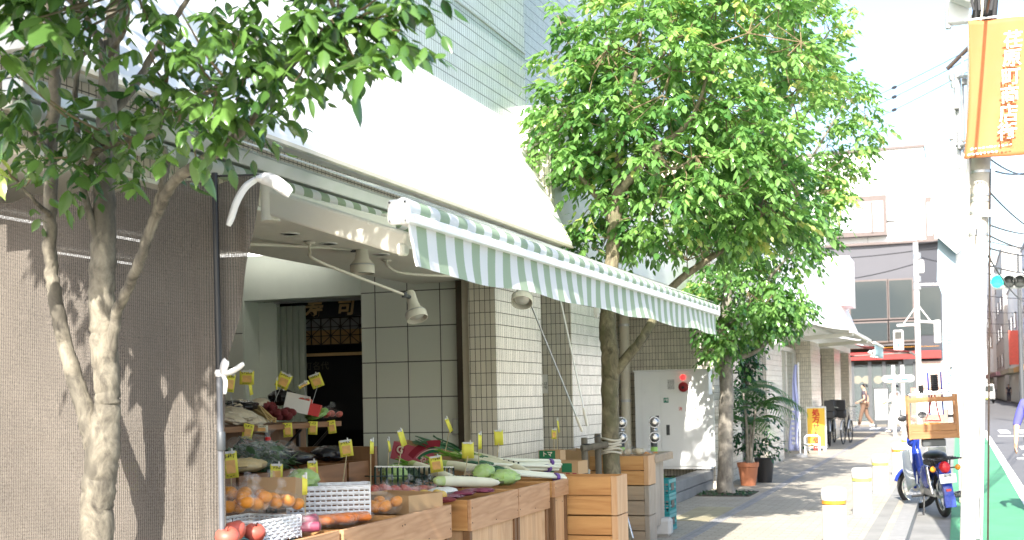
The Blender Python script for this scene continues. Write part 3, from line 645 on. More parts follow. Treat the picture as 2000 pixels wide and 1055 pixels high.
# ================================================================== SPOT LAMPS
M['bulb'] = mat('reflector bulb glass', (.75, .75, .7), .15, .3)
def spot(lab, path, head, aim, sc=1.0):
    t = thing('spot_lamp', lab, 'spotlight', tuple(path[0]), group='spotlights under the canopy')
    MB().tube([Vector(p[:3]) for p in spline([tuple(p) for p in path], 8)], .0105, 10).build('arm', M['offwhite'], t, smooth=True)
    MB().lathe([(.038, 0), (.034, -.012), (.014, -.02)], path[0], n=16).build('ceiling_plate', M['offwhite'], t, smooth=True)
    R = zto(aim); h = Vector(head)
    MB().tube([Vector(path[-1]), h-R@Vector((0,0,.05))], .016, 8).lathe([(.02, -.02), (.022, .02)], path[-1], n=10).build('swivel_joint', M['dgrey'], t, smooth=True)
    k = sc
    o = MB().lathe([(0, -.105*k), (.03*k, -.102*k), (.037*k, -.09*k), (.040*k, 0), (.043*k, .004*k), (.046*k, .03*k), (.072*k, .062*k), (.078*k, .07*k), (.079*k, .125*k), (.073*k, .125*k), (.071*k, .07*k), (.04*k, .02*k), (0, .0)], h, R, 28).build('lamp_shade', M['offwhite'], t, smooth=True)
    MB().lathe([(.0, .118*k), (.03*k, .115*k), (.055*k, .10*k), (.058*k, .085*k), (.03*k, .03*k), (0, .03*k)], h, R, 20).build('bulb', M['bulb'], t, smooth=True)
    MB().lathe([(.0745*k, .064*k), (.080*k, .07*k), (.080*k, .074*k), (.0745*k, .068*k)], h, R, 24).build('ring', M['steel'], o, smooth=True)
c2 = at(605, 473, Z=2.57)
spot('cream spotlight pointing straight down from the level arm, left of the other two', [at(440, 470, X=-4.30), at(450, 475, X=-4.28), at(560, 480, X=-4.25), at(690, 487, X=-4.05)], at(707, 497, X=-3.99), (.02, -.03, -1), 1.12)
spot('cream spotlight tilted down and right on the lower bent arm', [c2, at(606, 492, X=c2.x+.02), at(625, 512, X=c2.x+.1), at(790, 576, X=-3.8)], at(807, 594, X=-3.78), (.35, -.22, -.9), 1.02)
c3 = at(755, 508, Z=2.57)
spot('round spotlight facing down with its bulb showing below the striped valance', [c3, at(758, 520, X=c3.x+.03), at(790, 534, X=c3.x+.1), at(900, 541, X=-3.75), at(1000, 552, X=-3.35)], at(1021, 566, X=-3.3), (.12, -.55, -.8), 1.1)

# ================================================================== SHADE NET
M['net'] = netmat('brown knitted shade cloth')
NY = 4.60
edge = [(345, 506), (450, 494), (600, 466), (720, 442), (860, 438), (1055, 441), (1500, 445)]
ez = [(at(u, v, Y=NY).z, at(u, v, Y=NY).x) for v, u in edge][::-1]
def edge_x(z): return float(np.interp(z, [e[0] for e in ez], [e[1] for e in ez]))
ZT = at(430, 347, Y=NY).z; ZB = .05
def netp(s, t):
    z = ZB+(ZT-ZB)*t; xr = edge_x(z); xl = -4.72; x = xl+(xr-xl)*s
    g = max(0, (s-.78)/.22)
    y = NY+.008*math.sin(x*9+z*1.1)*(.4+.6*(1-t)) + .013*g*math.sin(x*55+.8*z) + .03*math.sin(x*2.2+.5)*(1-t)
    zz = z-(.030*abs(math.sin((s*7.3)*math.pi))**2*(1 if t > .98 else t*t*t))
    return Vector((x, y, zz))
nt_ = MB().grid(netp, 170, 46).build('shade_net', M['net'], smooth=True)
tag(nt_, 'brown knitted shade cloth stretched behind the nearest tree, dappled with leaf shadows', 'net')
np_ = thing('net_pole', 'thin black telescopic pole holding up the right edge of the brown shade cloth', 'pole', (at(434, 1055, Y=4.55).x, 4.55, 0))
pt = at(419, 338, Y=4.55); pm = at(428, 722, Y=4.55); pb = at(434, 1055, Y=4.55); pg = pb+(pb-pm)*(pb.z/(pm.z-pb.z)); pc = at(432, 862, Y=4.55)
MB().tube([pt, pm], .0135, 12).build('upper_tube', M['blackmetal'], np_, smooth=True)
MB().tube([pm, pg], .0125, 12).build('lower_tube', mat('grey steel tube', (.16, .165, .18), .4, .4), np_, smooth=True)
MB().tube([pc+Vector((0,0,.04)), pc+Vector((0,0,.035)), pc-Vector((0,0,.035)), pc-Vector((0,0,.04))], [.015, .018, .018, .015], 14).build('clamp_collar', M['dgrey'], np_, smooth=True)
MB().tube([at(355, 346, Y=4.56), at(525, 341, Y=4.56)], .005, 8).build('top_rod', M['blackmetal'], np_, smooth=True)
def ribbon(pts, w, nrm):
    mb = MB(); P = [Vector(p[:3]) for p in spline([tuple(p) for p in pts], 6)]; n = len(P); vs = []; fs = []
    for i, p in enumerate(P):
        d = (P[min(i+1, n-1)]-P[max(i-1, 0)]).normalized(); s = d.cross(Vector(nrm)).normalized()
        ww = w*(1-.35*abs(2*i/(n-1)-1)**3)
        vs += [p-s*ww/2, p+s*ww*.1+Vector(nrm)*.006, p+s*ww/2]
    for i in range(n-1): fs += [(i*3, i*3+1, i*3+4, i*3+3), (i*3+1, i*3+2, i*3+5, i*3+4)]
    return mb.add(vs, fs)
M['vinyl'] = mat('white vinyl ribbon', (.78, .78, .77), .3, var=.04)
r1 = thing('vinyl_tie', 'white vinyl ribbon knotted at the top corner of the shade cloth', 'tie', at(502, 350, Y=4.52), group='white ties on the net pole')
ribbon([at(506, 347, Y=4.53), at(480, 365, Y=4.51), at(462, 395, Y=4.50), at(452, 425, Y=4.5), at(446, 441, Y=4.5)], .034, (0,-1,0)).build('hanging_tail', M['vinyl'], r1, smooth=True, solid=.002)
ribbon([at(506, 347, Y=4.53), at(530, 352, Y=4.50), at(552, 366, Y=4.47), at(568, 379, Y=4.45)], .055, (0,-1,0)).build('loose_tail', M['vinyl'], r1, smooth=True, solid=.002)
MB().blob(at(506, 348, Y=4.52), (.018, .014, .014), noise=.2, seed=5).build('knot', M['vinyl'], r1, smooth=True)
r2 = thing('vinyl_tie', 'white vinyl ribbon tied halfway down the thin black pole', 'tie', at(434, 729, Y=4.52), group='white ties on the net pole')
ribbon([at(434, 730, Y=4.52), at(438, 715, Y=4.5), at(443, 703, Y=4.49)], .04, (0,-1,0)).build('upright_tail', M['vinyl'], r2, smooth=True, solid=.002)
ribbon([at(434, 731, Y=4.52), at(452, 726, Y=4.49), at(466, 718, Y=4.47), at(477, 710, Y=4.46)], .022, (0,-1,0)).build('loose_tail', M['vinyl'], r2, smooth=True, solid=.002)
ribbon([at(434, 731, Y=4.52), at(440, 745, Y=4.5), at(439, 770, Y=4.5)], .022, (0,-1,0)).build('hanging_tail', M['vinyl'], r2, smooth=True, solid=.002)
MB().lathe([(.018, -.014), (.024, 0), (.018, .014)], at(430, 729, Y=4.55), n=12).build('knot', M['vinyl'], r2, smooth=True)
# ================================================================== TREES
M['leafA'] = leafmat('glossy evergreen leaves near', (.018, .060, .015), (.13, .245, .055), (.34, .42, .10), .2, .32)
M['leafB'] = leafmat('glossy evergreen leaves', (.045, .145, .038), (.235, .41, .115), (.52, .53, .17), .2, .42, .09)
M['leafC'] = leafmat('dark evergreen leaves', (.014, .052, .022), (.035, .11, .035), (.16, .24, .06), .26, .25)
M['barkA'] = bark('grey patched bark', (.035, .029, .022), (.27, .24, .18), (.075, .066, .05))
M['barkB'] = bark('olive mottled bark', (.05, .042, .026), (.27, .23, .145), (.12, .115, .06))
M['barkC'] = bark('plain grey bark', (.13, .115, .095), (.33, .30, .25), (.2, .185, .155))
M['twig'] = mat('young twig', (.17, .13, .07), .7, var=.2)
def foliage(name, spec, m, parent, seed=1, fold=.16, hi=False):
    """spec rows: base xyz, direction xyz, rachis length, leaflet length, leaflet count, tone -> one mesh of folded drooping leaflets"""
    R = np.random.default_rng(seed); V = []; Fa = []; T = []
    tpl = [(0, 0), (.28, .5), (.28, 0), (.28, -.5), (.66, .42), (.66, 0), (.66, -.42), (1, 0)]
    fcs = [(0, 1, 2), (0, 2, 3), (1, 4, 5, 2), (2, 5, 6, 3), (4, 7, 5), (5, 7, 6)]
    if hi:
        st = [(.1, .26), (.24, .45), (.42, .5), (.6, .43), (.76, .29), (.9, .11)]
        tpl = [(0, 0)]+[(a, w*s) for a, w in st for s in (1, .5, 0, -.5, -1)]+[(1.03, 0)]
        fcs = [(0, 1, 2), (0, 2, 3), (0, 3, 4), (0, 4, 5)]+[(1+5*i+j, 6+5*i+j, 7+5*i+j, 2+5*i+j) for i in range(5) for j in range(4)]+[(26+j, 31, 27+j) for j in range(4)]
    tt = np.array([k[0] for k in tpl]); ww = np.array([k[1] for k in tpl])
    for row in spec:
        b = np.array(row[0:3]); d = np.array(row[3:6]); d = d/np.linalg.norm(d); L, ll, n, tone = row[6], row[7], int(row[8]), row[9]
        side = np.cross(d, (0, 0, 1)); side /= (np.linalg.norm(side)+1e-9)
        droop = R.uniform(.25, .7)
        def rp(t): return b+d*L*t+np.array([0, 0, -droop*L*t*t])
        items = []
        for k in range(n):
            if k == n-1 and n % 2: items.append((1.0, 0))
            else: items.append((.3+.65*(k//2)/max(1, (n//2)-.5 if n > 2 else 1), 1 if k % 2 else -1))
        for t, sg in items:
            p = rp(min(t, 1)); ld = d*R.uniform(.35, .75)+side*sg*R.uniform(.6, 1)+np.array([0, 0, -R.uniform(.25, 1.0)])+R.normal(0, .14, 3)
            if sg == 0: ld = d+np.array([0, 0, -R.uniform(.4, 1.1)])+R.normal(0, .12, 3)
            ld /= np.linalg.norm(ld); l = ll*R.uniform(.62, 1.2); w = l*R.uniform(.42, .56)
            nn = np.array([0, 0, 1.])+R.normal(0, .28, 3); nn -= ld*nn.dot(ld); nn /= np.linalg.norm(nn); bb = np.cross(ld, nn)
            curl = R.uniform(.08, .34)
            pts = p[None]+ld[None]*(tt*l)[:, None]+bb[None]*(ww*w)[:, None]-nn[None]*((np.abs(ww)**1.6 if hi else np.abs(ww))*w*fold*2*R.uniform(.3, 1.2)*(2 if hi else 1))[:, None]-nn[None]*(curl*l*tt**2)[:, None]
            o = len(V); V.extend(pts.tolist()); Fa.extend([tuple(i+o for i in f) for f in fcs]); T.extend([tone+R.normal(0, .06)]*len(tpl))
    mb = MB(); mb.v = V; mb.f = Fa
    o = mb.build(name, m, parent, smooth=False)
    o.data.polygons.foreach_set('use_smooth', [True]*len(o.data.polygons))
    a = o.data.attributes.new('tone', 'FLOAT', 'POINT'); a.data.foreach_set('value', np.clip(np.array(T, dtype=np.float32), 0, 1.2))
    return o
def limb(mb, pts, n=12, k=5, jit=.006):
    """tapering limb through (x, y, z, r) points"""
    P = spline(pts, k); R = random.Random(int(abs(pts[0][0]*1000)+abs(pts[-1][2]*977)))
    mb.tube([(p[0]+R.uniform(-jit, jit), p[1]+R.uniform(-jit, jit), p[2]) for p in P], [max(.0025, p[3]*(1+R.uniform(-.03, .03))) for p in P], n)
    return P
def cluster(spec, c, out, n, L, ll, nl, tone, R, flat=.35):
    """a spray of compound leaves round a twig tip"""
    o = np.array(out, float); o = o/(np.linalg.norm(o)+1e-9)
    for i in range(n):
        d = o*R.uniform(.2, 1.0)+np.array([R.normal(0, .6), R.normal(0, .6), R.normal(.1, flat)])
        spec.append([*(np.array(c)+R.normal(0, .03, 3)), *d, L*R.uniform(.7, 1.2), ll, nl if R.random() > .3 else max(3, nl-2), tone+R.normal(0, .1)])

def crown_tree(name, lab, base, r0, trunk_pts, limbs, ells, ncl, m, bk, L, ll, nl, seed, keep=None, per=6, cut=None):
    R = np.random.default_rng(seed); R_gap = np.random.default_rng(seed+1)
    t = thing(name, lab, 'tree', base, group='pavement trees')
    tb = MB(); ends = []
    Pt = limb(tb, trunk_pts, 16, 6)
    tb.build('trunk', M[bk], t, smooth=True)
    lb = MB()
    for l in limbs:
        P = limb(lb, l, 9, 6); ends += [p for p in P[3:]]
    ends += [p for p in Pt[len(Pt)*2//3:]]
    E_ = np.array([e[:4] for e in ends])
    pts = []; tries = 0
    while len(pts) < ncl and tries < ncl*60:
        tries += 1
        e = ells[R.choice(len(ells), p=np.array([k[6] for k in ells])/sum(k[6] for k in ells))]
        d = R.normal(0, 1, 3); d /= np.linalg.norm(d); rad = R.random()**(1/3.)*.55+.45*R.random()**.25
        p = np.array(e[0:3])+d*np.array(e[3:6])*rad
        if keep and not keep(p): continue
        if cut and cut(p) and R_gap.random() < .8: continue
        if pts and min(np.sum((np.array(pts[-260:])-p)**2, 1)) < .022: continue
        pts.append(p)
    spec = []; tw = MB(); c0 = np.array([np.mean([k[0] for k in ells]), np.mean([k[1] for k in ells]), np.mean([k[2] for k in ells])])
    for p in pts:
        i = np.argmin(np.sum((E_[:, :3]-p)**2*np.array([1, 1, .7]), 1)); q = E_[i, :3]; dist = np.linalg.norm(p-q)
        mid = (p+q)/2+np.array([R.normal(0, .05), R.normal(0, .05), -.06*dist+R.normal(0, .04)])
        tw.tube([q, mid, p], [min(.012, .004+.006*dist), .005, .0025], 5)
        if dist > .5: E_ = np.vstack([E_, np.r_[mid, .006]])
        out = p-c0; out[2] *= .25; out /= (np.linalg.norm(out)+1e-6)
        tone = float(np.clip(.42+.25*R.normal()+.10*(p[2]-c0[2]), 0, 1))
        cluster(spec, p, out, per, L, ll, nl, tone, R)
    lb.build('limbs', M[bk], t, smooth=True); tw.build('twigs', M['twig'], t, smooth=True)
    foliage('crown', spec, m, t, seed)
    return t
def W4(u, v, r, **k): p = at(u, v, **k); return (p.x, p.y, p.z, r)

# ---- second tree, just beyond the awning's end
def T2(u, v, r, y=11.85): return W4(u, v, r, Y=y)
b2 = (-3.12, 11.85, 0)
tr2 = [(-3.11, 11.84, -.02, .14), (-3.125, 11.85, .10, .105), T2(1201, 990, .094), T2(1196, 940, .088), T2(1191, 800, .085), T2(1192, 700, .09), T2(1186, 640, .082), T2(1190, 560, .075), T2(1198, 480, .068), T2(1202, 425, .062)]
limbs2 = [[T2(1202, 440, .06), T2(1207, 385, .055), T2(1235, 345, .045, 11.8), T2(1280, 290, .036, 11.75), T2(1330, 255, .028, 11.6), T2(1370, 190, .018, 11.5), T2(1390, 90, .01, 11.4)],
    [T2(1200, 440, .05), T2(1180, 405, .036), T2(1150, 365, .026, 11.75), T2(1115, 320, .014, 11.6), T2(1085, 260, .008, 11.5)],
    [T2(1204, 420, .05), T2(1205, 350, .042), T2(1215, 270, .034), T2(1235, 180, .026), T2(1250, 60, .018), T2(1260, -80, .01)],
    [T2(1195, 735, .06), T2(1232, 690, .05, 11.9), T2(1262, 650, .046, 12.0), T2(1290, 595, .042, 12.1), T2(1330, 545, .038, 12.3), T2(1420, 480, .03, 12.6), T2(1470, 420, .026, 12.7), T2(1500, 370, .018, 12.8), T2(1530, 290, .012, 12.9)],
    [T2(1420, 480, .028, 12.6), T2(1445, 440, .02, 12.6), T2(1500, 415, .014, 12.4), T2(1560, 380, .008, 12.2)],
    [T2(1280, 290, .03, 11.75), T2(1310, 330, .016, 11.5), T2(1360, 305, .010, 11.3)],
    [T2(1215, 270, .03), T2(1160, 200, .02), T2(1120, 110, .012), T2(1090, 30, .008)],
    [T2(1235, 180, .026), T2(1300, 100, .018), T2(1380, 20, .012), T2(1420, -80, .008)]]
def el(u, v, y, ru, rd, rv, w):
    """ellipsoid of crown: half sizes in metres"""
    p = at(u, v, Y=y); return (p.x, p.y, p.z, ru, rd, rv, w)
e2 = [el(1260, 150, 11.9, 1.05, 1.1, 1.15, 3), el(1170, 250, 11.9, .68, .8, .85, 1.6), el(1330, 330, 12.0, 1.1, 1.0, .78, 2.2), el(1420, 120, 12.3, 1.15, 1.1, 1.25, 2.6), el(1300, -150, 12.1, 1.3, 1.2, .9, 1.2), el(1180, 455, 12.1, .45, .5, .28, .5), el(1450, 400, 12.7, .75, .7, .55, 1.2)]
def cut2(p):
    # the crown is thin before the main fork
    a = np.array(at(1203, 440, Y=11.8)); b = np.array(at(1215, 370, Y=11.75)); c = np.array(at(1285, 290, Y=11.7)); d = np.array([-.33, -.94, .05])
    return any(np.linalg.norm(np.cross(p-q, d)) < .24 and (p-q).dot(d) > -.1 for q in (a, b, (b+c)/2, c))
def keep2(p): return not (p[0] < -3.45 and p[2] < 4.0 and p[1] < 11.6) and p[0] > -4.0
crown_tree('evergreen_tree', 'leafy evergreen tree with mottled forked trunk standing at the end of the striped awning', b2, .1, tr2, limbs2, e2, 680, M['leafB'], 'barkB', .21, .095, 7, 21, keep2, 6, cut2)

# ---- third tree, beyond it by the cabinet
def T3(u, v, r, y=18.6): return W4(u, v, r, Y=y)
tr3 = [(-3.27, 18.6, -.02, .15), T3(1416, 950, .125), T3(1417, 900, .112), T3(1418, 820, .108), T3(1419, 750, .104), T3(1414, 690, .095), T3(1412, 640, .085), T3(1420, 590, .075)]
limbs3 = [[T3(1416, 660, .06), T3(1440, 620, .045), T3(1480, 570, .03), T3(1540, 500, .018), T3(1600, 440, .01)],
    [T3(1420, 600, .07), T3(1425, 500, .055), T3(1450, 380, .04), T3(1490, 250, .028), T3(1530, 100, .014)],
    [T3(1425, 500, .05), T3(1520, 400, .034), T3(1590, 300, .022), T3(1650, 200, .01)],
    [T3(1418, 700, .05), T3(1470, 690, .032), T3(1530, 640, .018), T3(1580, 600, .008)],
    [T3(1418, 700, .04), T3(1385, 680, .02), T3(1350, 690, .01)],
    [T3(1450, 380, .04), T3(1560, 180, .025), T3(1620, 60, .01)]]
e3 = [el(1500, 60, 18.8, 1.25, 1.25, 1.3, 2.2), el(1540, 250, 18.8, 1.38, 1.3, 1.15, 2.8), el(1510, 420, 18.7, 1.15, 1.15, .95, 2), el(1440, 580, 18.5, .85, .9, .62, 1.5), el(1420, -150, 18.8, 1.3, 1.3, 1.2, .8), el(1500, 600, 18.6, .62, .7, .42, .7), el(1415, 678, 18.4, .38, .42, .2, .3)]
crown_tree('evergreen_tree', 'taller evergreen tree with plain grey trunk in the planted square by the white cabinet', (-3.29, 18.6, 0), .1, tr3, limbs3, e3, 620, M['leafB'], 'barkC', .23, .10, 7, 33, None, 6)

# ---- nearest tree, in front of the shade cloth
R1 = np.random.default_rng(5)
def T1(u, v, r, y=4.22): return W4(u, v, r, Y=y)
t1 = thing('evergreen_tree', 'nearest many-stemmed tree with pale patched bark in front of the brown shade cloth', 'tree', tuple([at(190, 1055, Y=4.22).x, 4.22, 0]), group='pavement trees')
p0 = at(190, 1055, Y=4.22)
tb = MB()
limb(tb, [(p0.x, 4.22, -.02, .085), (p0.x, 4.22, .4, .072), T1(188, 1055, .066), T1(192, 960, .066), T1(202, 880, .066), T1(209, 800, .052), T1(208, 740, .052), T1(202, 650, .054), T1(199, 560, .052), T1(202, 480, .050), T1(203, 400, .044), T1(206, 300, .040), T1(210, 200, .040), T1(215, 100, .036), T1(228, 0, .028), T1(250, -150, .016, 4.0)], 18, 8, .004)
limb(tb, [T1(196, 905, .052), T1(182, 850, .045), T1(160, 780, .038), T1(140, 720, .034), T1(121, 650, .031), T1(109, 585, .029), T1(99, 520, .028), T1(97, 440, .028), T1(99, 350, .027), T1(99, 270, .027), T1(106, 190, .026), T1(104, 110, .024), T1(92, 20, .02), T1(75, -120, .012)], 14, 7, .004)
tb.build('trunk', M['barkA'], t1, smooth=True)
lb = MB()
ends = []
for l in ([T1(213, 730, .024), T1(226, 620, .022, 4.18), T1(252, 560, .021, 4.14), T1(275, 505, .021, 4.1), T1(296, 440, .021, 4.08), T1(318, 395, .022, 4.05), T1(342, 352, .021, 4.0), T1(395, 314, .02, 3.95), T1(437, 288, .019, 3.9), T1(485, 242, .016, 3.85), T1(520, 195, .014, 3.8), T1(560, 140, .011, 3.75), T1(607, 90, .008, 3.7), T1(660, 30, .006, 3.65)],
    [T1(305, 415, .018, 4.06), T1(316, 370, .016, 4.06), T1(325, 320, .014, 4.07), T1(322, 285, .011, 4.07)],
    [T1(168, 350, .020, 4.15), T1(176, 310, .018, 4.1), T1(200, 288, .016, 4.05), T1(255, 272, .012, 4.0), T1(306, 260, .010, 3.95), T1(318, 210, .008, 3.9), T1(325, 165, .006, 3.85)],
    [T1(345, 226, .010, 3.85), T1(415, 175, .010, 3.8), T1(475, 152, .009, 3.75), T1(531, 132, .008, 3.72), T1(600, 105, .005, 3.7)],
    [T1(212, 230, .022, 4.25), T1(262, 170, .017, 4.3), T1(300, 104, .015, 4.35), T1(341, 38, .012, 4.35), T1(385, -30, .008, 4.3)],
    [T1(108, 130, .018, 4.2), T1(130, 80, .015, 4.15), T1(148, 40, .013, 4.1), T1(165, -20, .01, 4.0)],
    [T1(210, 140, .018, 4.2), T1(188, 70, .014, 4.15), T1(165, 25, .01, 4.1), T1(150, -50, .006, 4.0)],
    [T1(205, 120, .016, 4.15), T1(240, 60, .012, 4.0), T1(262, -40, .008, 3.8)],
    [T1(98, 300, .016, 4.2), T1(60, 255, .012, 4.1), T1(20, 230, .009, 4.0), T1(-40, 200, .006, 3.9)],
    [T1(97, 420, .012, 4.2), T1(70, 395, .008, 4.1), T1(30, 350, .005, 4.0)],
    [T1(205, 520, .02, 4.2), T1(160, 360, .014, 4.15), T1(150, 250, .012, 4.1), T1(150, 150, .010, 4.05), T1(180, 60, .006, 4.0)]):
    ends += limb(lb, l, 10, 6, .003)
# overhead limbs above the frame that shade the cloth and the canopy
over = [((-2.9, 4.1, 3.15), (-2.6, 3.6, 3.7), (-2.3, 3.0, 4.0)), ((-3.2, 4.2, 3.2), (-3.3, 3.4, 3.8), (-3.5, 2.6, 4.2)), ((-3.0, 4.2, 3.2), (-2.5, 4.2, 3.9), (-2.0, 4.0, 4.3)), ((-3.3, 4.2, 3.1), (-3.7, 3.6, 3.6), (-4.2, 3.0, 4.0)), ((-3.1, 4.2, 3.3), (-3.1, 3.9, 4.0), (-3.0, 3.5, 4.6))]
for a, b, c in over: ends += limb(lb, [(*a, .02), (*b, .012), (*c, .006)], 8, 6, .01)
sp = []
cl = [(15, 15, 3.4, 3), (70, 30, 3.5, 3), (130, 55, 3.6, 3), (-10, 190, 3.6, 3), (35, 150, 3.6, 3), (290, 95, 3.7, 3), (355, 25, 3.6, 3), (245, 20, 3.7, 2), (320, 210, 3.7, 3), (40, 45, 3.3, 3), (0, 120, 3.5, 3), (60, 170, 3.7, 2), (15, 250, 3.8, 3), (10, 315, 3.8, 3), (75, 310, 3.75, 3), (40, 225, 3.9, 3), (140, 118, 3.95, 1), (172, 112, 3.9, 2), (120, 245, 3.95, 3), (160, 235, 3.95, 4), (225, 238, 3.9, 3), (250, 240, 3.8, 3), (290, 190, 3.8, 3), (290, 150, 3.75, 3), (320, 65, 3.7, 3), (290, 40, 3.75, 3), (370, 175, 3.7, 4), (370, 90, 3.7, 3), (340, 235, 3.8, 3), (410, 225, 3.75, 3), (425, 265, 3.8, 2), (440, 60, 3.6, 4), (470, 110, 3.55, 4), (420, 30, 3.6, 4), (500, 60, 3.55, 5), (540, 30, 3.55, 5), (520, 140, 3.6, 4), (535, 215, 3.75, 3), (485, 240, 3.8, 2), (460, 195, 3.7, 4), (590, 80, 3.6, 4), (600, 20, 3.55, 5), (650, 35, 3.55, 5), (700, 60, 3.55, 4), (730, 20, 3.5, 5), (780, 60, 3.5, 4), (800, 20, 3.5, 4), (575, 160, 3.6, 3), (150, 300, 4.0, 3), (250, 290, 4.0, 3), (60, 350, 4.0, 2), (470, 20, 3.5, 4), (690, 110, 3.55, 3), (380, 290, 3.95, 1), (280, 325, 4.05, 1), (-30, 60, 3.4, 4), (120, 20, 3.7, 2), (330, 120, 3.8, 2), (640, 90, 3.55, 4), (760, -20, 3.5, 4), (560, -20, 3.6, 5), (660, -30, 3.6, 5)]
E_ = np.array([e[:3] for e in ends]); tw = MB()
for (u, v, y, n) in cl:
    c = np.array(at(u, v, Y=y)) ; q = E_[np.argmin(np.sum((E_-c)**2, 1))]; mid = (c+q)/2+np.array([0, 0, -.02])
    tw.tube([q, mid, c], [.006, .0045, .003], 5)
    for i in range(n):
        d = np.array([R1.normal(.25, .7), R1.normal(-.35, .6), R1.normal(.0, .3)])
        sp.append([*(c+R1.normal(0, .03, 3)), *d, .14*R1.uniform(.7, 1.2), .086*R1.uniform(.75, 1.25)*(1.25 if y < 3.5 and u < 100 else 1), 5, float(np.clip(R1.normal(.42, .26), 0, .95))])
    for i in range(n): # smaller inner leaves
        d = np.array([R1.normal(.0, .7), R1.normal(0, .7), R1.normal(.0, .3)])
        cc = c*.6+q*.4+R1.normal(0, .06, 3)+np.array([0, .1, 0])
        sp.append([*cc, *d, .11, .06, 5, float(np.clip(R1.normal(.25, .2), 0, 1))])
for i in range(300):
    # crown above and before the frame, denser to the right
    c = np.array([R1.uniform(-4.3, -1.9), R1.uniform(2.3, 4.5), R1.uniform(3.3, 4.9)])
    if (c[2]-1.5) < .93*(c[1]*.942-c[0]*.334)*.335+.08: continue
    if c[0] < -3.45 and c[2] < 4.3: continue
    q = E_[np.argmin(np.sum((E_-c)**2, 1))]; tw.tube([q, (c+q)/2+np.array([0, 0, -.05]), c], [.008, .005, .003], 5)
    cluster(sp, c, c-np.array([-3.1, 4, 3.6]), 5, .15, .085, 7, .4, R1)
def net_shade_zone(u, v):
    if 100 < u < 235: return 365 < v < 470
    if 235 <= u < 510: return 350 < v < 640 and not (300 < u < 390 and 560 < v < 690)
    return False
n_ = 0
while n_ < 150:  # leaf sprays added out of view, up-sun, to cast shade on the cloth
    u, v = R1.uniform(100, 510), R1.uniform(350, 690)
    if not net_shade_zone(u, v): continue
    s = R1.uniform(.9, 2.3); c = np.array(at(u, v, Y=4.6)-SUN*(s/SUN.y)); r_ = Vector(c)-Vector((0, 0, CH)); vv = PY-F*r_.dot(UP)/r_.dot(FWD)
    if vv > -15: continue
    q = E_[np.argmin(np.sum((E_-c)**2, 1))]; tw.tube([q, (c+q)/2+np.array([0, 0, .05]), c], [.006, .004, .003], 5)
    cluster(sp, c, c-np.array([-3.1, 4, 3.6]), 4, .13, .09, 5, .4, R1); n_ += 1
lb.build('limbs', M['barkA'], t1, smooth=True); tw.build('twigs', M['twig'], t1, smooth=True)
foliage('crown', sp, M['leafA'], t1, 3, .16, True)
# ================================================================== STANDS, CRATES
M['nail'] = mat('nail heads', (.03, .025, .02), .5, .5)
def yat(u, X): return at(u, 800, X=X).y
def display_bin(lab, y0, y1, xf=-2.8, xb=-3.58, zt=.88, rail=.19, grp='wooden display bins along the pavement', front='wood_z', rails='wood_y', inset=.018):
    t = thing('display_bin', lab, 'bin', (xf-.3, (y0+y1)/2, 0), group=grp)
    MB().box(xf-.024, xf, y0, y1, zt-rail, zt).build('front_rail', M[rails], t, bevel=.003)
    MB().box(xb, xb+.02, y0, y1, zt-rail, zt-.002).build('back_rail', M[rails], t, bevel=.003)
    for y in (y0, y1-.022): MB().box(xb+.021, xf-.025, y+.001, y+.021, zt-rail+.001, zt-.001).build('side_rail', M['wood_x'], t, bevel=.003)
    n = max(3, round((y1-y0)/.085)); p = MB()
    for k in range(n):
        a = y0+.05+(y1-y0-.1)*k/n; b = y0+.05+(y1-y0-.1)*(k+1)/n; p.box(xf-.045, xf-inset-.008, a+.0006, b-.0006, .02, zt-rail-.003)
    p.build('front_panel', M[front], t)
    for y in (y0+.005, y1-.048): MB().box(xf-.06, xf-.004-inset*.5, y, y+.042, 0, zt-rail-.001).build('post', M['wood_darkz'], t, bevel=.003)
    p = MB(); n = 8
    for k in range(n): a = xb+.02+(xf-.05-xb-.02)*k/n; b = xb+.02+(xf-.05-xb-.02)*(k+1)/n; p.box(a+.0006, b-.0006, y0+.02, y0+.034, .02, zt-rail-.003)
    p.build('side_panel', M['wood_z'], t)
    MB().box(xb+.02, xf-.025, y0+.022, y1-.022, zt-.125, zt-.11).build('bottom', M['wood_dark'], t)
    for j, (y, z) in enumerate([(y0+.02, zt-.05), (y0+.02, zt-.14), (y1-.02, zt-.05), (y1-.02, zt-.14), ((y0+y1)/2, zt-.16)]):
        MB().lathe([(.004, 0), (.0035, .002), (0, .0025)], (xf, y, z), zto((1, 0, 0)), 8).build('nail', M['nail'], t)
    return t
display_bin('pale wooden display bin nearest the black net pole, with apples and the teal sheet', 4.74, 5.385)
display_bin('pale wooden display bin holding the carrot bags, second along the pavement', 5.405, 6.10, xf=-2.79)
display_bin('pale wooden display bin under the open cardboard box', 6.115, 6.79)
display_bin('wide wooden display bin with dark side planks under the netted apples', 7.10, 7.97, xb=-4.0)
display_bin('wooden display bin below the long white radishes', 7.985, 8.66, xb=-4.0)
display_bin('narrow wooden display bin under the leek tips beside the apple crates', 8.72, 9.06, xf=-2.78, xb=-4.0, rail=.12)
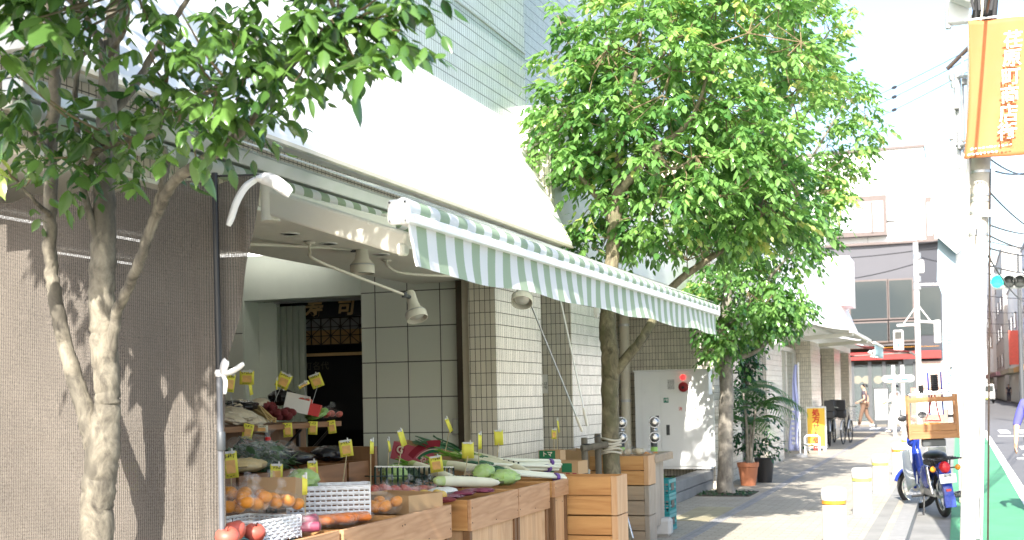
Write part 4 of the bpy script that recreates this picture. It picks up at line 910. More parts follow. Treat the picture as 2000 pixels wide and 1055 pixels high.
# middle step
ms = thing('display_step', 'dark wooden step behind the front bins carrying the brown crates', 'stand', (-4.0, 6.4, 0))
MB().box(-4.4, -3.74, 4.9, 7.56, .1, .84).build('body', M['wood_darkz'], ms, bevel=.004)
MB().box(-4.45, -3.66, 7.562, 7.60, 0, 1.19).build('end_board', M['wood_darkz'], ms, bevel=.004)
MB().box(-4.45, -4.425, 4.9, 7.561, .863, 1.18).build('back_board', M['wood_darkz'], ms, bevel=.003)
MB().box(-4.42, -3.60, 4.85, 7.56, .84, .862).build('top_board', M['wood_dark'], ms, bevel=.003)
def brown_crate(lab, y0, y1, xf=-3.70, z0=.863, h=.235, tilt=0):
    t = thing('brown_crate', lab, 'crate', (xf-.25, (y0+y1)/2, z0), group='brown crates on the step')
    MB().box(xf-.018, xf, y0, y1, z0+.012, z0+h).build('front_board', M['wood_dark'], t, bevel=.003)
    MB().box(xf-.60, xf-.582, y0, y1, z0+.012, z0+h).build('back_board', M['wood_dark'], t, bevel=.003)
    for y in (y0, y1-.016): MB().box(xf-.581, xf-.019, y+.001, y+.015, z0+.013, z0+h-.001).build('side_board', M['wood_dark'], t, bevel=.003)
    MB().box(xf-.581, xf-.019, y0+.017, y1-.017, z0+.02, z0+.035).build('bottom', M['wood_dark'], t)
    for y in (y0+.03, y1-.03): MB().box(xf-.01, xf+.006, y-.012, y+.012, z0, z0+.03).build('foot', M['nail'], t)
    return t
brown_crate('brown crate with dried packets at the net pole end of the step', 5.2, 5.92)
brown_crate('small brown crate under the dark leafy greens', 5.95, 6.27)
brown_crate('small brown crate behind the katakana price tag', 6.30, 6.61)
brown_crate('wide brown crate under the black bags of aubergines', 6.64, 7.23)
brown_crate('narrow brown crate against the tall end board', 7.26, 7.55)
# upper shelf
us = thing('display_shelf', 'long wooden shelf on black brackets behind the step, loaded with net bags and boxes', 'shelf', (-4.7, 7, 0))
MB().box(-5.05, -4.45, 5.2, 8.62, 1.305, 1.343).build('top_board', M['wood_dark'], us, bevel=.003)
p = MB()
for k in range(25): p.box(-4.82, -4.80, 5.2+k*.14, 5.2+k*.14+.138, .2, 1.304)
p.build('back_panel', M['wood_darkz'], us)
for y in (6.6, 7.35, 8.08, 8.55):
    b = MB().box(-4.80, -4.775, y-.012, y+.012, .6, 1.304)
    b.build('bracket_upright', M['blackmetal'], us)
    MB().tube([(-4.785, y, 1.02), (-4.5, y, 1.295)], .011, 6).build('bracket_brace', M['blackmetal'], us)
# apple crates
def apple_crate(lab, x1, y0, z0, w=.50, d=.31, h=.295, m='wood_x', post='wood_z'):
    t = thing('apple_crate', lab, 'crate', (x1-w/2, y0+d/2, z0), group='slatted apple crates')
    x0 = x1-w
    for y in (y0, y0+d-.012):
        for k in range(2): MB().box(x0, x1-.048, y+.002, y+.012, z0+.004+k*h/2, z0+h/2-.004+k*h/2).build('slat', M[m], t, bevel=.002)
        MB().box(x1-.047, x1-.001, y-.002, y+.014, z0+.001, z0+h-.001).build('corner_board', M[post], t, bevel=.003)
    for x in (x0, x1-.012): MB().box(x+.001, x+.012, y0+.0145, y0+d-.0145, z0+.002, z0+h-.003).build('end_board', M[post], t, bevel=.002)
    MB().box(x0+.013, x1-.048, y0+.015, y0+d-.015, z0+.008, z0+.02).build('bottom', M[m], t)
    return t
y_ = 9.12
for k, lab in enumerate(('bottom apple crate of the pale stack beside the narrow bin', 'middle apple crate of the pale stack beside the narrow bin', 'topmost knotty apple crate of the pale stack beside the narrow bin')):
    apple_crate(lab, -2.42, y_, .0+.298*k)
for k, lab in enumerate(('greyed bottom crate of the far stack behind the tree trunk', 'greyed middle crate of the far stack behind the tree trunk', 'orange topmost crate of the far stack under the long cardboard box')):
    apple_crate(lab, -2.90, 12.15, .0+.298*k, w=.6, m='wood_greyx' if k < 2 else 'wood_x', post='wood_grey' if k < 2 else 'wood_z')
apple_crate('lone apple crate lying behind the stakes under the printed boxes', -3.35, 10.0, .55, w=.6)
st = thing('wooden_stall', 'weathered grey wooden stall with thick top board beside the teal crates', 'stall', (-3.1, 12.9, 0))
p = MB()
for k in range(6): p.box(-3.00, -2.975, 12.52+k*.105, 12.52+k*.105+.102, .13, .80)
p.build('front_panel', M['wood_grey'], st)
MB().box(-3.62, -2.90, 12.42, 13.3, .80, .88).build('top_board', M['wood_greyx'], st, bevel=.006)
for x, y in ((-3.5, 12.55), (-3.5, 13.1), (-3.03, 12.55), (-3.03, 13.1)): MB().box(x-.03, x+.03, y-.03, y+.03, 0, .79).build('leg', M['wood_grey'], st)
M['tealcrate'] = mat('teal plastic crate', (.02, .23, .25), .45, var=.12, dirt=.2)
for k, lab in enumerate(('bottom teal bottle crate of the stack by the stall', 'middle teal bottle crate of the stack by the stall', 'top teal bottle crate of the stack by the stall')):
    x0, x1, y0, y1, z0, h = -3.32, -2.98, 13.42, 13.78, .003+k*.188, .185
    t = thing('bottle_crate', lab, 'crate', ((x0+x1)/2, (y0+y1)/2, z0), group='teal bottle crates')
    for z, hh in ((z0, .03), (z0+.075, .02), (z0+h-.04, .038)):
        MB().box(x0, x1, y0, y0+.014, z, z+hh).box(x0, x1, y1-.014, y1, z, z+hh).box(x0, x0+.014, y0+.014, y1-.014, z, z+hh).box(x1-.014, x1, y0+.014, y1-.014, z, z+hh).build('rim', M['tealcrate'], t)
    g = MB()
    for i in range(9):
        f = i/8; g.box(x0+f*(x1-x0-.01), x0+f*(x1-x0-.01)+.01, y0+.003, y0+.011, z0+.03, z0+h-.04).box(x1-.011, x1-.003, y0+f*(y1-y0-.01), y0+f*(y1-y0-.01)+.01, z0+.03, z0+h-.04)
        g.box(x0+.003, x0+.011, y0+f*(y1-y0-.01), y0+f*(y1-y0-.01)+.01, z0+.03, z0+h-.04)
    g.build('grille', M['tealcrate'], t)
    MB().box(x1-.016, x1+.001, (y0+y1)/2-.07, (y0+y1)/2+.07, z0+.06, z0+h-.045).build('hand_hold', M['black'], t)
    MB().box((x0+x1)/2-.05, (x0+x1)/2+.05, y0-.001, y0+.012, z0+.06, z0+h-.045).build('badge', M['black'], t)
    MB().box(x0+.014, x1-.014, y0+.014, y1-.014, z0+.004, z0+.012).build('floor', M['tealcrate'], t)
cbk = MB().obox((-3.06, 13.06, .095), (.36, .22, .19), rz(.1), .03).build('concrete_block', mat('cast concrete', (.42, .42, .41), .85, var=.1, bump=.2, dirt=.35))
tag(cbk, 'pale grey concrete block on the paving beside the teal crates', 'block')
# ================================================================== CARTONS
def carton(lab, c, size, rot=None, m='card', flaps=True, print_=None, grp=None, wall=.006, name='cardboard_box'):
    """open-topped carton: four walls, bottom and folded flaps"""
    w, d, h = size; R = rot or Matrix.Identity(3); c = Vector(c)
    t = thing(name, lab, 'box', tuple(c), group=grp); t.matrix_world = Matrix.Translation(c) @ R.to_4x4()
    def pt(nm, b, mm=None): return b.build(nm, M[mm or m], t, world=False)
    pt('side', MB().box(-w/2, w/2, -d/2, -d/2+wall, 0, h)); pt('side', MB().box(-w/2, w/2, d/2-wall, d/2, 0, h))
    pt('end', MB().box(-w/2, -w/2+wall, -d/2+wall, d/2-wall, .0, h-.001)); pt('end', MB().box(w/2-wall, w/2, -d/2+wall, d/2-wall, 0, h-.001))
    pt('bottom', MB().box(-w/2+wall, w/2-wall, -d/2+wall, d/2-wall, .002, .008), 'cardin')
    return t
M['boxpink'] = mat('pink printed carton', (.50, .10, .14), .6, var=.05)
M['boxred'] = mat('dark red print', (.30, .02, .04), .6)
M['boxgreen'] = mat('dark green print', (.02, .16, .07), .6)
M['boxcream'] = mat('cream print', (.75, .66, .55), .6)
# open box with the sunlit inside, on the third bin
carton('open cardboard box standing on the third bin with dapples of sun inside', at(770, 1000, X=-3.05)+Vector((0, .05, 0)), (.42, .30, .105), rz(-.28))
carton('small orange cardboard flap box behind the mandarin bags', at(540, 990, X=-3.2), (.25, .16, .14), rz(.15)@rx(-.15))
# leek carton with round logo, tilted
dt = thing('display_table', 'low plain wooden table behind the radish bins carrying the pink carton', 'table', (-4.3, 9, 0))
MB().box(-4.75, -4.03, 7.65, 10.3, .84, .88).build('top', M['wood_dark'], dt, bevel=.004)
for x in (-4.7, -4.1):
    for y in (7.75, 10.2): MB().box(x-.025, x+.025, y-.025, y+.025, 0, .839).build('leg', M['wood_darkz'], dt)
bxp = at(845, 912, X=-4.2)
pk = carton('pink printed carton of leeks leaning on the wire rack', bxp, (.66, .3, .15), rz(.05)@ry(.25), 'card')
MB().box(-.333, .06, -.1535, -.151, .0, .15).build('pink_print', M['boxpink'], pk, world=False)
def ringpts(cx_, cz_, r0, r1, a0, a1, n=22): 
    v = []; f = []
    for k in range(n+1):
        a = a0+(a1-a0)*k/n; v += [(cx_+r0*math.cos(a), -.1545, cz_+r0*math.sin(a)), (cx_+r1*math.cos(a), -.1545, cz_+r1*math.sin(a))]
    for k in range(n): f.append((2*k, 2*k+1, 2*k+3, 2*k+2))
    b = MB(); b.add(v, f); return b
ringpts(.10, -.05, .25, .305, 1.66, 2.75).build('red_arc', M['boxred'], pk, world=False)
ringpts(.10, -.05, .20, .225, 1.68, 2.62).build('green_arc', M['boxgreen'], pk, world=False)
ringpts(.10, -.05, .228, .234, 1.66, 2.66).build('pale_arc', M['boxcream'], pk, world=False)
ringpts(-.262, .09, 0, .042, 0, 6.283).build('logo_disc', M['boxred'], pk, world=False)
text('G', 'logo_letter', M['boxcream'], pk, .085, (-.262, -.1555, .09), X3, Z3, .0004, .003, world=False)
text('ねぎ', 'lettering', M['boxcream'], pk, .06, (-.01, -.1545, .06), X3, Z3, .0004, .001, world=False)
# long box behind the stakes, and printed boxes
carton('long tilted cardboard box lying behind the tree stakes', at(1165, 922, Y=11.98)+Vector((0, .38, 0)), (.80, .36, .17), ry(.115))
b1 = carton('green printed carton lying behind the leek tips', at(1085, 927, Y=10.05)+Vector((0, .12, 0)), (.42, .24, .11), rz(-.06), 'card')
for x in (-.05, .11): MB().box(x-.045, x+.045, -.1225, -.1205, .02, .095).build('green_patch', M['boxgreen'], b1, world=False)
for k in range(7): MB().box(-.2+k*.06, -.165+k*.06, -.1222, -.1204, .002, .014).build('red_mark', M['boxred'], b1, world=False)
b2_ = carton('small green and red printed carton against the tiled recess', at(1072, 902, Y=10.6)+Vector((0, .1, 0)), (.2, .16, .10), None, 'card')
MB().box(-.095, .055, -.0825, -.0805, .025, .098).build('green_patch', M['boxgreen'], b2_, world=False)
text('トマ', 'lettering', M['boxcream'], b2_, .05, (-.02, -.084, .065), X3, Z3, .0004, .001, world=False)
# shelf cartons
carton('white carton with a round hand hole on the upper shelf', at(577, 800, X=-4.62), (.18, .3, .10), rz(.5)@rx(.12)@ry(.25), 'cardwhite')
M['redcard'] = mat('red carton', (.5, .03, .03), .5, var=.05)
carton('red carton of tomatoes tipped forward on the upper shelf', at(597, 808, X=-4.58), (.2, .3, .085), rz(.45)@ry(.25), 'redcard')

# ================================================================== PRODUCE
M['orange'] = mat('mandarin peel', (.60, .22, .02), .45, var=.1, bump=.25, bscale=180, island=.08)
M['carrot'] = mat('carrot skin', (.58, .16, .025), .5, var=.12, island=.06)
M['applered'] = mat('apple skin', (.42, .085, .06), .42, var=.4, scale=5, stretch=(2.5, 2.5, .4))
M['onionnet'] = mat('dark red onion net', (.17, .018, .022), .7, var=.3, scale=30, bump=.8, bscale=120)
M['radish'] = mat('white radish skin', (.68, .66, .5), .5, var=.06)
M['radishtop'] = mat('radish green shoulder', (.42, .52, .2), .5, var=.1)
M['stem'] = mat('green stems', (.16, .34, .05), .5, var=.15)
M['leekgreen'] = mat('leek leaves', (.03, .11, .04), .5, var=.25)
M['leekwhite'] = mat('leek white', (.68, .68, .55), .45, var=.05)
M['purpletape'] = mat('purple tape', (.12, .05, .25), .4)
M['cabbage'] = mat('cabbage leaf', (.30, .45, .12), .5, var=.25, scale=10, bump=.5, bscale=25)
M['darkgreens'] = mat('dark leaf greens', (.015, .055, .02), .5, var=.4, scale=14, bump=.6, bscale=40)
M['plum'] = mat('purple sweet potato skin', (.20, .035, .07), .55, var=.2)
M['bagblack'] = mat('black glossy bag', (.014, .014, .018), .18, var=.3, bump=.6, bscale=18)
M['tan'] = mat('dried stalks', (.48, .35, .16), .7, var=.2)
M['beige'] = mat('pale dried food', (.5, .42, .3), .6, var=.3, scale=25, bump=.5)
M['basket'] = mat('white plastic band', (.78, .79, .80), .4, var=.04)
M['teal'] = mat('teal plastic sheet', (.05, .26, .27), .35, var=.1, bump=.2, bscale=14)
M['yellowfruit'] = mat('yellow fruit', (.62, .40, .06), .45, var=.12)
def fruitbag(lab, c, n, r, m, spread, grp, seed, cat='fruit bag', name='fruit_bag', wrap=True, flat=.8):
    R = random.Random(seed); c = Vector(c); t = thing(name, lab, cat, tuple(c), group=grp); pts = []
    for k in range(n):
        p = Vector((R.uniform(-1, 1)*spread[0], R.uniform(-1, 1)*spread[1], r*.9+R.uniform(0, 1)*spread[2]))
        for _ in range(20):
            if all((p-q).length > r*1.55 for q in pts): break
            p = Vector((R.uniform(-1, 1)*spread[0], R.uniform(-1, 1)*spread[1], r*.9+R.uniform(0, 1)*spread[2]))
        pts.append(p)
        MB().lathe([(0, -flat), (.35, -flat*.97), (.75, -flat*.68), (.98, -flat*.15), (.95, flat*.35), (.66, flat*.76), (.25, flat*.93), (0, flat*.86)], (0,0,0), None, 14).build('fruit', M[m], t, smooth=True, world=False)
        o = kids(t)[-1] if False else bpy.data.objects[-1] if False else None
    fr = [o for o in bpy.data.objects if o.parent == t and o.name.startswith('fruit')]
    for o, p in zip(fr, pts): o.location = p; k = r*R.uniform(.9, 1.08); o.scale = (k, k, k); o.rotation_euler = (R.uniform(-.6, .6), R.uniform(-.6, .6), R.uniform(0, 6))
    if wrap:
        MB().blob((0, 0, r+spread[2]*.4), (spread[0]+r*1.1, spread[1]+r*1.1, spread[2]*.6+r*1.12), 18, 10, .07, seed=seed).build('wrapper', M['wrap'], t, smooth=True, world=False)
        MB().tube([(spread[0]*.2+R.uniform(-.03,.03), 0, spread[2]+r*2), (.02, .02, spread[2]+r*2.6), (.04, .01, spread[2]+r*3)], [.02, .008, .026], 9).build('twisted_end', M['wrap'], t, smooth=True, world=False)
    return t
g = 'bags of mandarins'
fruitbag('big clear bag of mandarins at the left end of the second bin', at(484, 1002, X=-3.08), 7, .036, 'orange', (.07, .07, .05), g, 1)
fruitbag('clear bag of mandarins in front of the small orange box', at(535, 1001, X=-3.05), 8, .036, 'orange', (.09, .09, .03), g, 2)
fruitbag('clear bag of mandarins at the right of the small orange box', at(560, 985, X=-3.2), 5, .036, 'orange', (.05, .05, .05), g, 3)
fruitbag('clear bag of mandarins glowing in the sun by the open cardboard box', at(742, 1003, X=-2.98), 8, .036, 'orange', (.09, .08, .04), g, 4)
fruitbag('bag of yellow fruit half hidden behind the open cardboard box', at(846, 982, X=-3.02), 6, .035, 'yellowfruit', (.06, .09, .02), None, 5)
fruitbag('net of red apples at the left of the row before the wire rack', at(752, 971, X=-3.45), 5, .036, 'applered', (.06, .10, .02), 'netted red apples', 6, 'apple bag')
fruitbag('net of red apples in the middle of the row before the wire rack', at(790, 970, X=-3.42), 5, .036, 'applered', (.06, .10, .02), 'netted red apples', 7, 'apple bag')
fruitbag('net of red apples next to the white and teal packet', at(830, 969, X=-3.40), 6, .036, 'applered', (.06, .10, .02), 'netted red apples', 8, 'apple bag')
fruitbag('tray of tomatoes at the right end of the upper shelf', at(640, 817, X=-4.6), 6, .03, 'applered', (.06, .08, .015), None, 9, 'tomato tray', 'tomato_tray')
fruitbag('loose tomatoes heaped in the red carton', at(592, 795, X=-4.58), 7, .03, 'applered', (.06, .09, .02), None, 19, 'tomatoes', 'tomato_heap', wrap=False)
fruitbag('onions in a clear bag in the long tilted cardboard box', at(1222, 892, Y=12.25), 7, .042, 'beige', (.15, .08, .02), None, 10, 'onion bag', 'onion_bag')
fruitbag('peaches in a clear tray on the stall end', at(1262, 898, Y=12.8), 4, .042, 'orange', (.08, .07, .01), None, 11, 'fruit tray', 'fruit_tray')
def apple(lab, c, r, tilt):
    t = thing('apple', lab, 'apple', tuple(c), group='big loose apples')
    R = rx(tilt[0])@ry(tilt[1])
    MB().lathe([(0, -.72), (.18, -.78), (.5, -.72), (.82, -.38), (1, .12), (.93, .5), (.62, .8), (.3, .82), (.1, .66), (0, .58)], (0,0,0), R@Matrix.Scale(r, 3), 24).build('fruit', M['applered'], t, smooth=True, world=False)
    MB().tube([R@Vector((0,0,.55*r)), R@Vector((.06*r,0,.95*r)), R@Vector((.14*r,.02*r,1.1*r))], .0022, 6).build('stalk', M['darkbrown'], t, world=False)
apple('big red apple touching the net pole', at(458, 1038, X=-2.96), .052, (.1, -.2))
apple('big red apple lower left in front of the others', at(444, 1052, X=-2.90), .052, (.3, .2))
apple('big streaky red apple right of the other two', at(497, 1043, X=-2.95), .050, (.15, .25))
def sheet(s, t):
    a = at(462+120*s, 1058-14*t, X=-2.93-.16*t); return a+Vector((0, 0, .006*math.sin(s*17)+.008*math.sin(t*5+s*9)))
tag(MB().grid(sheet, 30, 10).build('teal_sheet', M['teal'], smooth=True, solid=.002), 'crumpled teal plastic sheet under the loose apples', 'sheet')
# white woven baskets
def basket(lab, c, size, R, nr=7, cov=.82, dark_backing=False):
    t = thing('woven_basket', lab, 'basket', tuple(c), group='white woven baskets'); t.matrix_world = Matrix.Translation(Vector(c)) @ R.to_4x4()
    w, d, h = size
    def ringp(z, ph, off):
        P = []; n = 96; per = 2*(w+d)
        for k in range(n+1):
            q = k/n*per; k2 = math.sin(q/(.028 if cov > .7 else .045)*math.pi+ph)*off
            if q < w: P.append((-w/2+q, -d/2-k2, z))
            elif q < w+d: P.append((w/2+k2, -d/2+q-w, z))
            elif q < 2*w+d: P.append((w/2-(q-w-d), d/2+k2, z))
            else: P.append((-w/2-k2, d/2-(q-2*w-d), z))
        return P
    for k in range(nr):
        z0 = .004+k*h/nr; mb = MB(); a = ringp(z0, k*math.pi, .0035 if cov > .7 else .006); b = ringp(z0+h/nr*cov, k*math.pi, .0035 if cov > .7 else .006); n = len(a)
        mb.add(a+b, [(i, i+1, n+i+1, n+i) for i in range(n-1)]); mb.build('band', M['basket'], t, world=False, solid=.0015, smooth=True)
    if dark_backing:  # sheets added inside so the holes in the weave read dark
        for (x0, x1, y0, y1) in ((-w/2+.012, w/2-.012, -d/2+.012, -d/2+.016), (-w/2+.012, w/2-.012, d/2-.016, d/2-.012)): MB().box(x0, x1, y0, y1, .006, h*.93).build('dark_backing', M['wood_dark'], t, world=False)
    st_ = MB(); n = int(w/.028)
    for k in range(n+1):
        x = -w/2+w*k/n
        for y in (-d/2, d/2): st_.box(x-.004, x+.004, y-.0012, y+.0012, 0, h)
    n = int(d/.028)
    for k in range(1, n):
        y = -d/2+d*k/n
        for x in (-w/2, w/2): st_.box(x-.0012, x+.0012, y-.004, y+.004, 0, h)
    st_.build('uprights', M['basket'], t, world=False)
    for k in range(5):
        x = -w/2+w*(k+.5)/5; MB().box(x-w*.075, x+w*.075, -d/2, d/2, 0, .002).build('base_band', M['basket'], t, world=False)
    MB().tube(ringp(h, 0, 0), .004, 6).build('rim', M['basket'], t, world=False, smooth=True)
    return t
basket('white woven basket lying level behind the loose apples', at(500, 1046, X=-3.06)+Vector((-.02, .0, -.02)), (.30, .34, .10), rz(-.12))
basket('larger white woven basket standing behind the carrot bags, its holes showing', at(643, 1016, X=-3.12)+Vector((-.06, .12, 0)), (.43, .28, .175), rz(.46), 7, .74, True)
# bagged carrots, sweet potatoes
def rootbag(lab, c, n, L, r, m, seed, ang, grp=None, name='carrot_bag', cat='carrot bag'):
    R = random.Random(seed); t = thing(name, lab, cat, tuple(c), ang, group=grp)
    for k in range(n):
        y = (k-(n-1)/2)*r*1.5; z = r+R.uniform(0, r*1.2); a = R.uniform(-.15, .15)
        MB().lathe([(0, 0), (r*.45, .02*L), (r*.85, L*.3), (r, L*.72), (r*.9, L*.93), (r*.4, L), (0, L*1.0)], (-L/2, y, z), zto((1, a, R.uniform(-.05, .1))), 12).build('root', M[m], t, smooth=True, world=False)
    MB().blob((0, 0, r*1.6), (L*.6, n*r*.95, r*2.1), 18, 9, .09, seed=seed).build('wrapper', M['wrap'], t, smooth=True, world=False)
rootbag('clear bag of carrots at the front of the second bin, left one', at(612, 1030, X=-2.96), 4, .19, .02, 'carrot', 1, .3, 'bags of carrots')
rootbag('clear bag of carrots in front of the larger woven basket', at(655, 1027, X=-2.93), 5, .2, .021, 'carrot', 2, .1, 'bags of carrots')
rootbag('clear bag of carrots against the far rail of the second bin', at(690, 1020, X=-2.92), 4, .18, .02, 'carrot', 3, .5, 'bags of carrots')
rootbag('clear bag of purple sweet potatoes before the carrots', at(598, 1042, X=-2.92), 3, .13, .026, 'plum', 4, .6, None, 'potato_bag', 'potato bag')
def lump(name, lab, cat, c, r, m, seed, grp=None, wrap=False, tie=None, noise=.14, extra=None, rot=None):
    t = thing(name, lab, cat, tuple(c), group=grp)
    MB().blob((0, 0, r[2]*.9), r, 18, 12, noise, rot, seed).build('contents', M[m], t, smooth=True, world=False)
    if wrap: MB().blob((0, 0, r[2]*.95), tuple(k*1.1 for k in r), 18, 10, .1, rot, seed+50).build('wrapper', M['wrap'], t, smooth=True, world=False)
    if tie:
        MB().tube([(0, 0, r[2]*1.5), (.005, 0, r[2]*2.0), (.0, .0, r[2]*2.3), (.012, .01, r[2]*2.9)], [r[0]*.75, .014, .012, .035], 10).build('gathered_neck', M['wrap'], t, smooth=True, world=False)
        MB().lathe([(.015, -.008), (.017, 0), (.015, .008)], (0, 0, r[2]*2.15), n=10).build('tie', M[tie], t, world=False)
    return t
M['greenleaf'] = leafmat('bunched dark greens', (.012, .045, .014), (.035, .10, .03), (.10, .16, .05), .4, .2)
def greens(lab, c, r, seed, tie=False):
    R = np.random.default_rng(seed); t = thing('greens_bag', lab, 'greens', tuple(c), group='bagged greens on the step'); sp_ = []
    for k in range(46):
        d = (R.normal(0, .8), R.normal(0, .8), R.uniform(.0, 1.2)); sp_.append([c[0]+R.normal(0, r*.45), c[1]+R.normal(0, r*.5), c[2]+R.uniform(0, r*.9), *d, .05, .07, 3, float(np.clip(R.normal(.4, .25), 0, 1))])
    foliage('leaves', sp_, M['greenleaf'], t, seed, .2)
    MB().blob((0, 0, r*.55), (r*1.05, r*1.2, r*.75), 18, 10, .12, seed=seed).build('wrapper', M['wrap'], t, smooth=True, world=False)
    if tie:
        MB().tube([(0, 0, r*1.0), (.005, 0, r*1.35), (0, 0, r*1.55), (.012, .01, r*1.95)], [r*.6, .014, .012, .035], 10).build('gathered_neck', M['wrap'], t, smooth=True, world=False)
        MB().lathe([(.015, -.01), (.018, 0), (.015, .01)], (0, 0, r*1.42), n=10).build('tie', M['red'], t, world=False)
g = 'red nets of onions on the shelf'
for (u, v, s, lab) in ((518, 800, .07, 'red net of onions standing highest on the shelf'), (533, 806, .06, 'red net of onions squeezed behind the front pair'), (540, 819, .075, 'red net of onions at the front left of the shelf heap'), (562, 819, .085, 'largest red net of onions at the front of the shelf')):
    fruitbag(lab, at(u, v+4, X=-4.56 if v > 810 else -4.7), 9, s*.42, 'onionnet', (s*.62, s*.7, s*.5), g, u, 'onion net', 'onion_net', wrap=False)
for i, (u, v, lab) in enumerate(((452, 826, 'silvery packet of dried food beside the net pole on the shelf'), (470, 818, 'clear packet of dried food leaning on the shelf'), (488, 828, 'clear packet of dried food under the stalk bundle'))):
    lump('food_packet', lab, 'packet', at(u, v, X=-4.56), (.10, .13, .035), 'beige', 60+i, 'dried food packets', True, rot=ry(.3))
t = thing('stalk_bundle', 'bundle of tan dried stalks lying across the shelf edge', 'stalks', at(505, 815, X=-4.56), group=None)
Rr = random.Random(3)
for k in range(14):
    a = at(478+Rr.uniform(-6, 10), 786+Rr.uniform(-4, 10), X=-4.8); b = at(528+Rr.uniform(-8, 14), 823+Rr.uniform(-5, 2), X=-4.5)
    MB().tube([a, (a+b)/2+Vector((Rr.uniform(-.02, .02), 0, Rr.uniform(.0, .03))), b], .006, 6).build('stalk', M['tan'], t, smooth=True)
lump('black_bag', 'black plastic bag tucked behind the stalk bundle on the shelf', 'bag', at(470, 803, X=-4.75), (.12, .14, .04), 'bagblack', 71)
lump('black_bag', 'black plastic bag behind the white carton on the shelf', 'bag', at(552, 790, X=-4.85), (.1, .12, .06), 'bagblack', 72)
greens('dark leafy greens in a clear bag at the left of the step', at(470, 910, X=-3.95), .13, 73)
greens('dark leafy greens in a clear bag behind the dried packets', at(497, 905, X=-3.92), .13, 74)
greens('clear bag of greens gathered with a red tie', at(524, 914, X=-3.82), .12, 75, True)
lump('food_packet', 'brown packet of dried roots on the front edge of the step crate', 'packet', at(480, 921, X=-3.84), (.10, .17, .04), 'tan', 76, None, True)
lump('aubergine_bag', 'shiny black bag of aubergines over the wide brown crate', 'aubergine bag', at(574, 908, X=-3.88), (.12, .17, .045), 'bagblack', 77, 'bags of aubergines')
lump('aubergine_bag', 'shiny black bag of aubergines behind the hanging price card', 'aubergine bag', at(646, 899, X=-3.92), (.12, .14, .05), 'bagblack', 78, 'bags of aubergines')
lump('aubergine_bag', 'shiny black bag of aubergines against the end board', 'aubergine bag', at(685, 896, X=-3.90), (.11, .12, .04), 'bagblack', 79, 'bags of aubergines')
lump('cabbage', 'pale cabbage in a white net above the larger woven basket', 'cabbage', at(592, 958, X=-3.35), (.085, .085, .06), 'cabbage', 80, None, True)
lump('cabbage', 'green napa cabbage in clear wrap on the radish bin', 'cabbage', at(985, 946, X=-3.02), (.10, .16, .055), 'cabbage', 81, None, True)
for i, (u, v, lab) in enumerate(((770, 945, 'green cabbage behind the wire rack, left one'), (812, 943, 'green cabbage behind the wire rack, middle one'), (850, 941, 'green cabbage behind the wire rack, right one'))):
    lump('cabbage', lab, 'cabbage', at(u, v, X=-3.75), (.09, .10, .07), 'cabbage' if i != 1 else 'darkgreens', 83+i, 'cabbages behind the rack', True)
lump('printed_packet', 'white and teal printed packet lying before the rack', 'packet', at(865, 966, X=-3.2), (.09, .15, .025), 'cardwhite', 90)
for i, (u, v, lab) in enumerate(((850, 977, 'flat red packet by the bin corner'), (885, 973, 'flat red packet below the printed packet'), (925, 962, 'flat red packet before the fallen radish'))):
    lump('flat_packet', lab, 'packet', at(u, v, X=-3.02), (.07, .10, .014), 'plum', 92+i, 'flat red packets', True)
def radish(lab, a, b, r, tops=True):
    a = Vector(a); b = Vector(b); L = (b-a).length; t = thing('white_radish', lab, 'radish', tuple(a), group='long white radishes')
    R = zto(b-a)
    body = MB().lathe([(0, L*.12), (r*.9, L*.14), (r*1.02, L*.25), (r, L*.6), (r*.85, L*.86), (r*.45, L*.97), (r*.12, L*1.0), (0, L*1.01)], (0,0,0), R, 20).build('root', M['radish'], t, smooth=True, world=False)
    MB().lathe([(0, -.01), (r*.5, .0), (r*.85, L*.05), (r*.915, L*.139)], (0,0,0), R, 20).build('green_shoulder', M['radishtop'], t, smooth=True, world=False)
    if tops:
        Rq = random.Random(int(a.y*1000))
        for k in range(9): MB().tube([R@Vector((Rq.uniform(-.4, .4)*r, Rq.uniform(-.4, .4)*r, 0)), R@Vector((Rq.uniform(-1.3, 1.3)*r, Rq.uniform(-1.3, 1.3)*r, -L*.22))], [.006, .004], 6).build('leaf_stem', M['stem'], t, smooth=True, world=False)
for i, (a, b, x0, x1, lab) in enumerate((((800, 905), (900, 942), -3.8, -3.3, 'white radish lying lowest, its stems over the wire rack'), ((858, 905), (985, 925), -3.75, -3.2, 'white radish with bright green stems above the rack'), ((905, 893), (1010, 925), -3.75, -3.2, 'fat white radish with green shoulder in the middle'), ((880, 888), (1000, 912), -3.9, -3.3, 'white radish at the back of the heap'), ((848, 939), (976, 943), -3.3, -2.98, 'single white radish lying on the front rack'), ((900, 884), (1030, 915), -3.95, -3.3, 'white radish under the leeks'))):
    radish(lab, at(*a, X=x0), at(*b, X=x1), .036, i < 4)
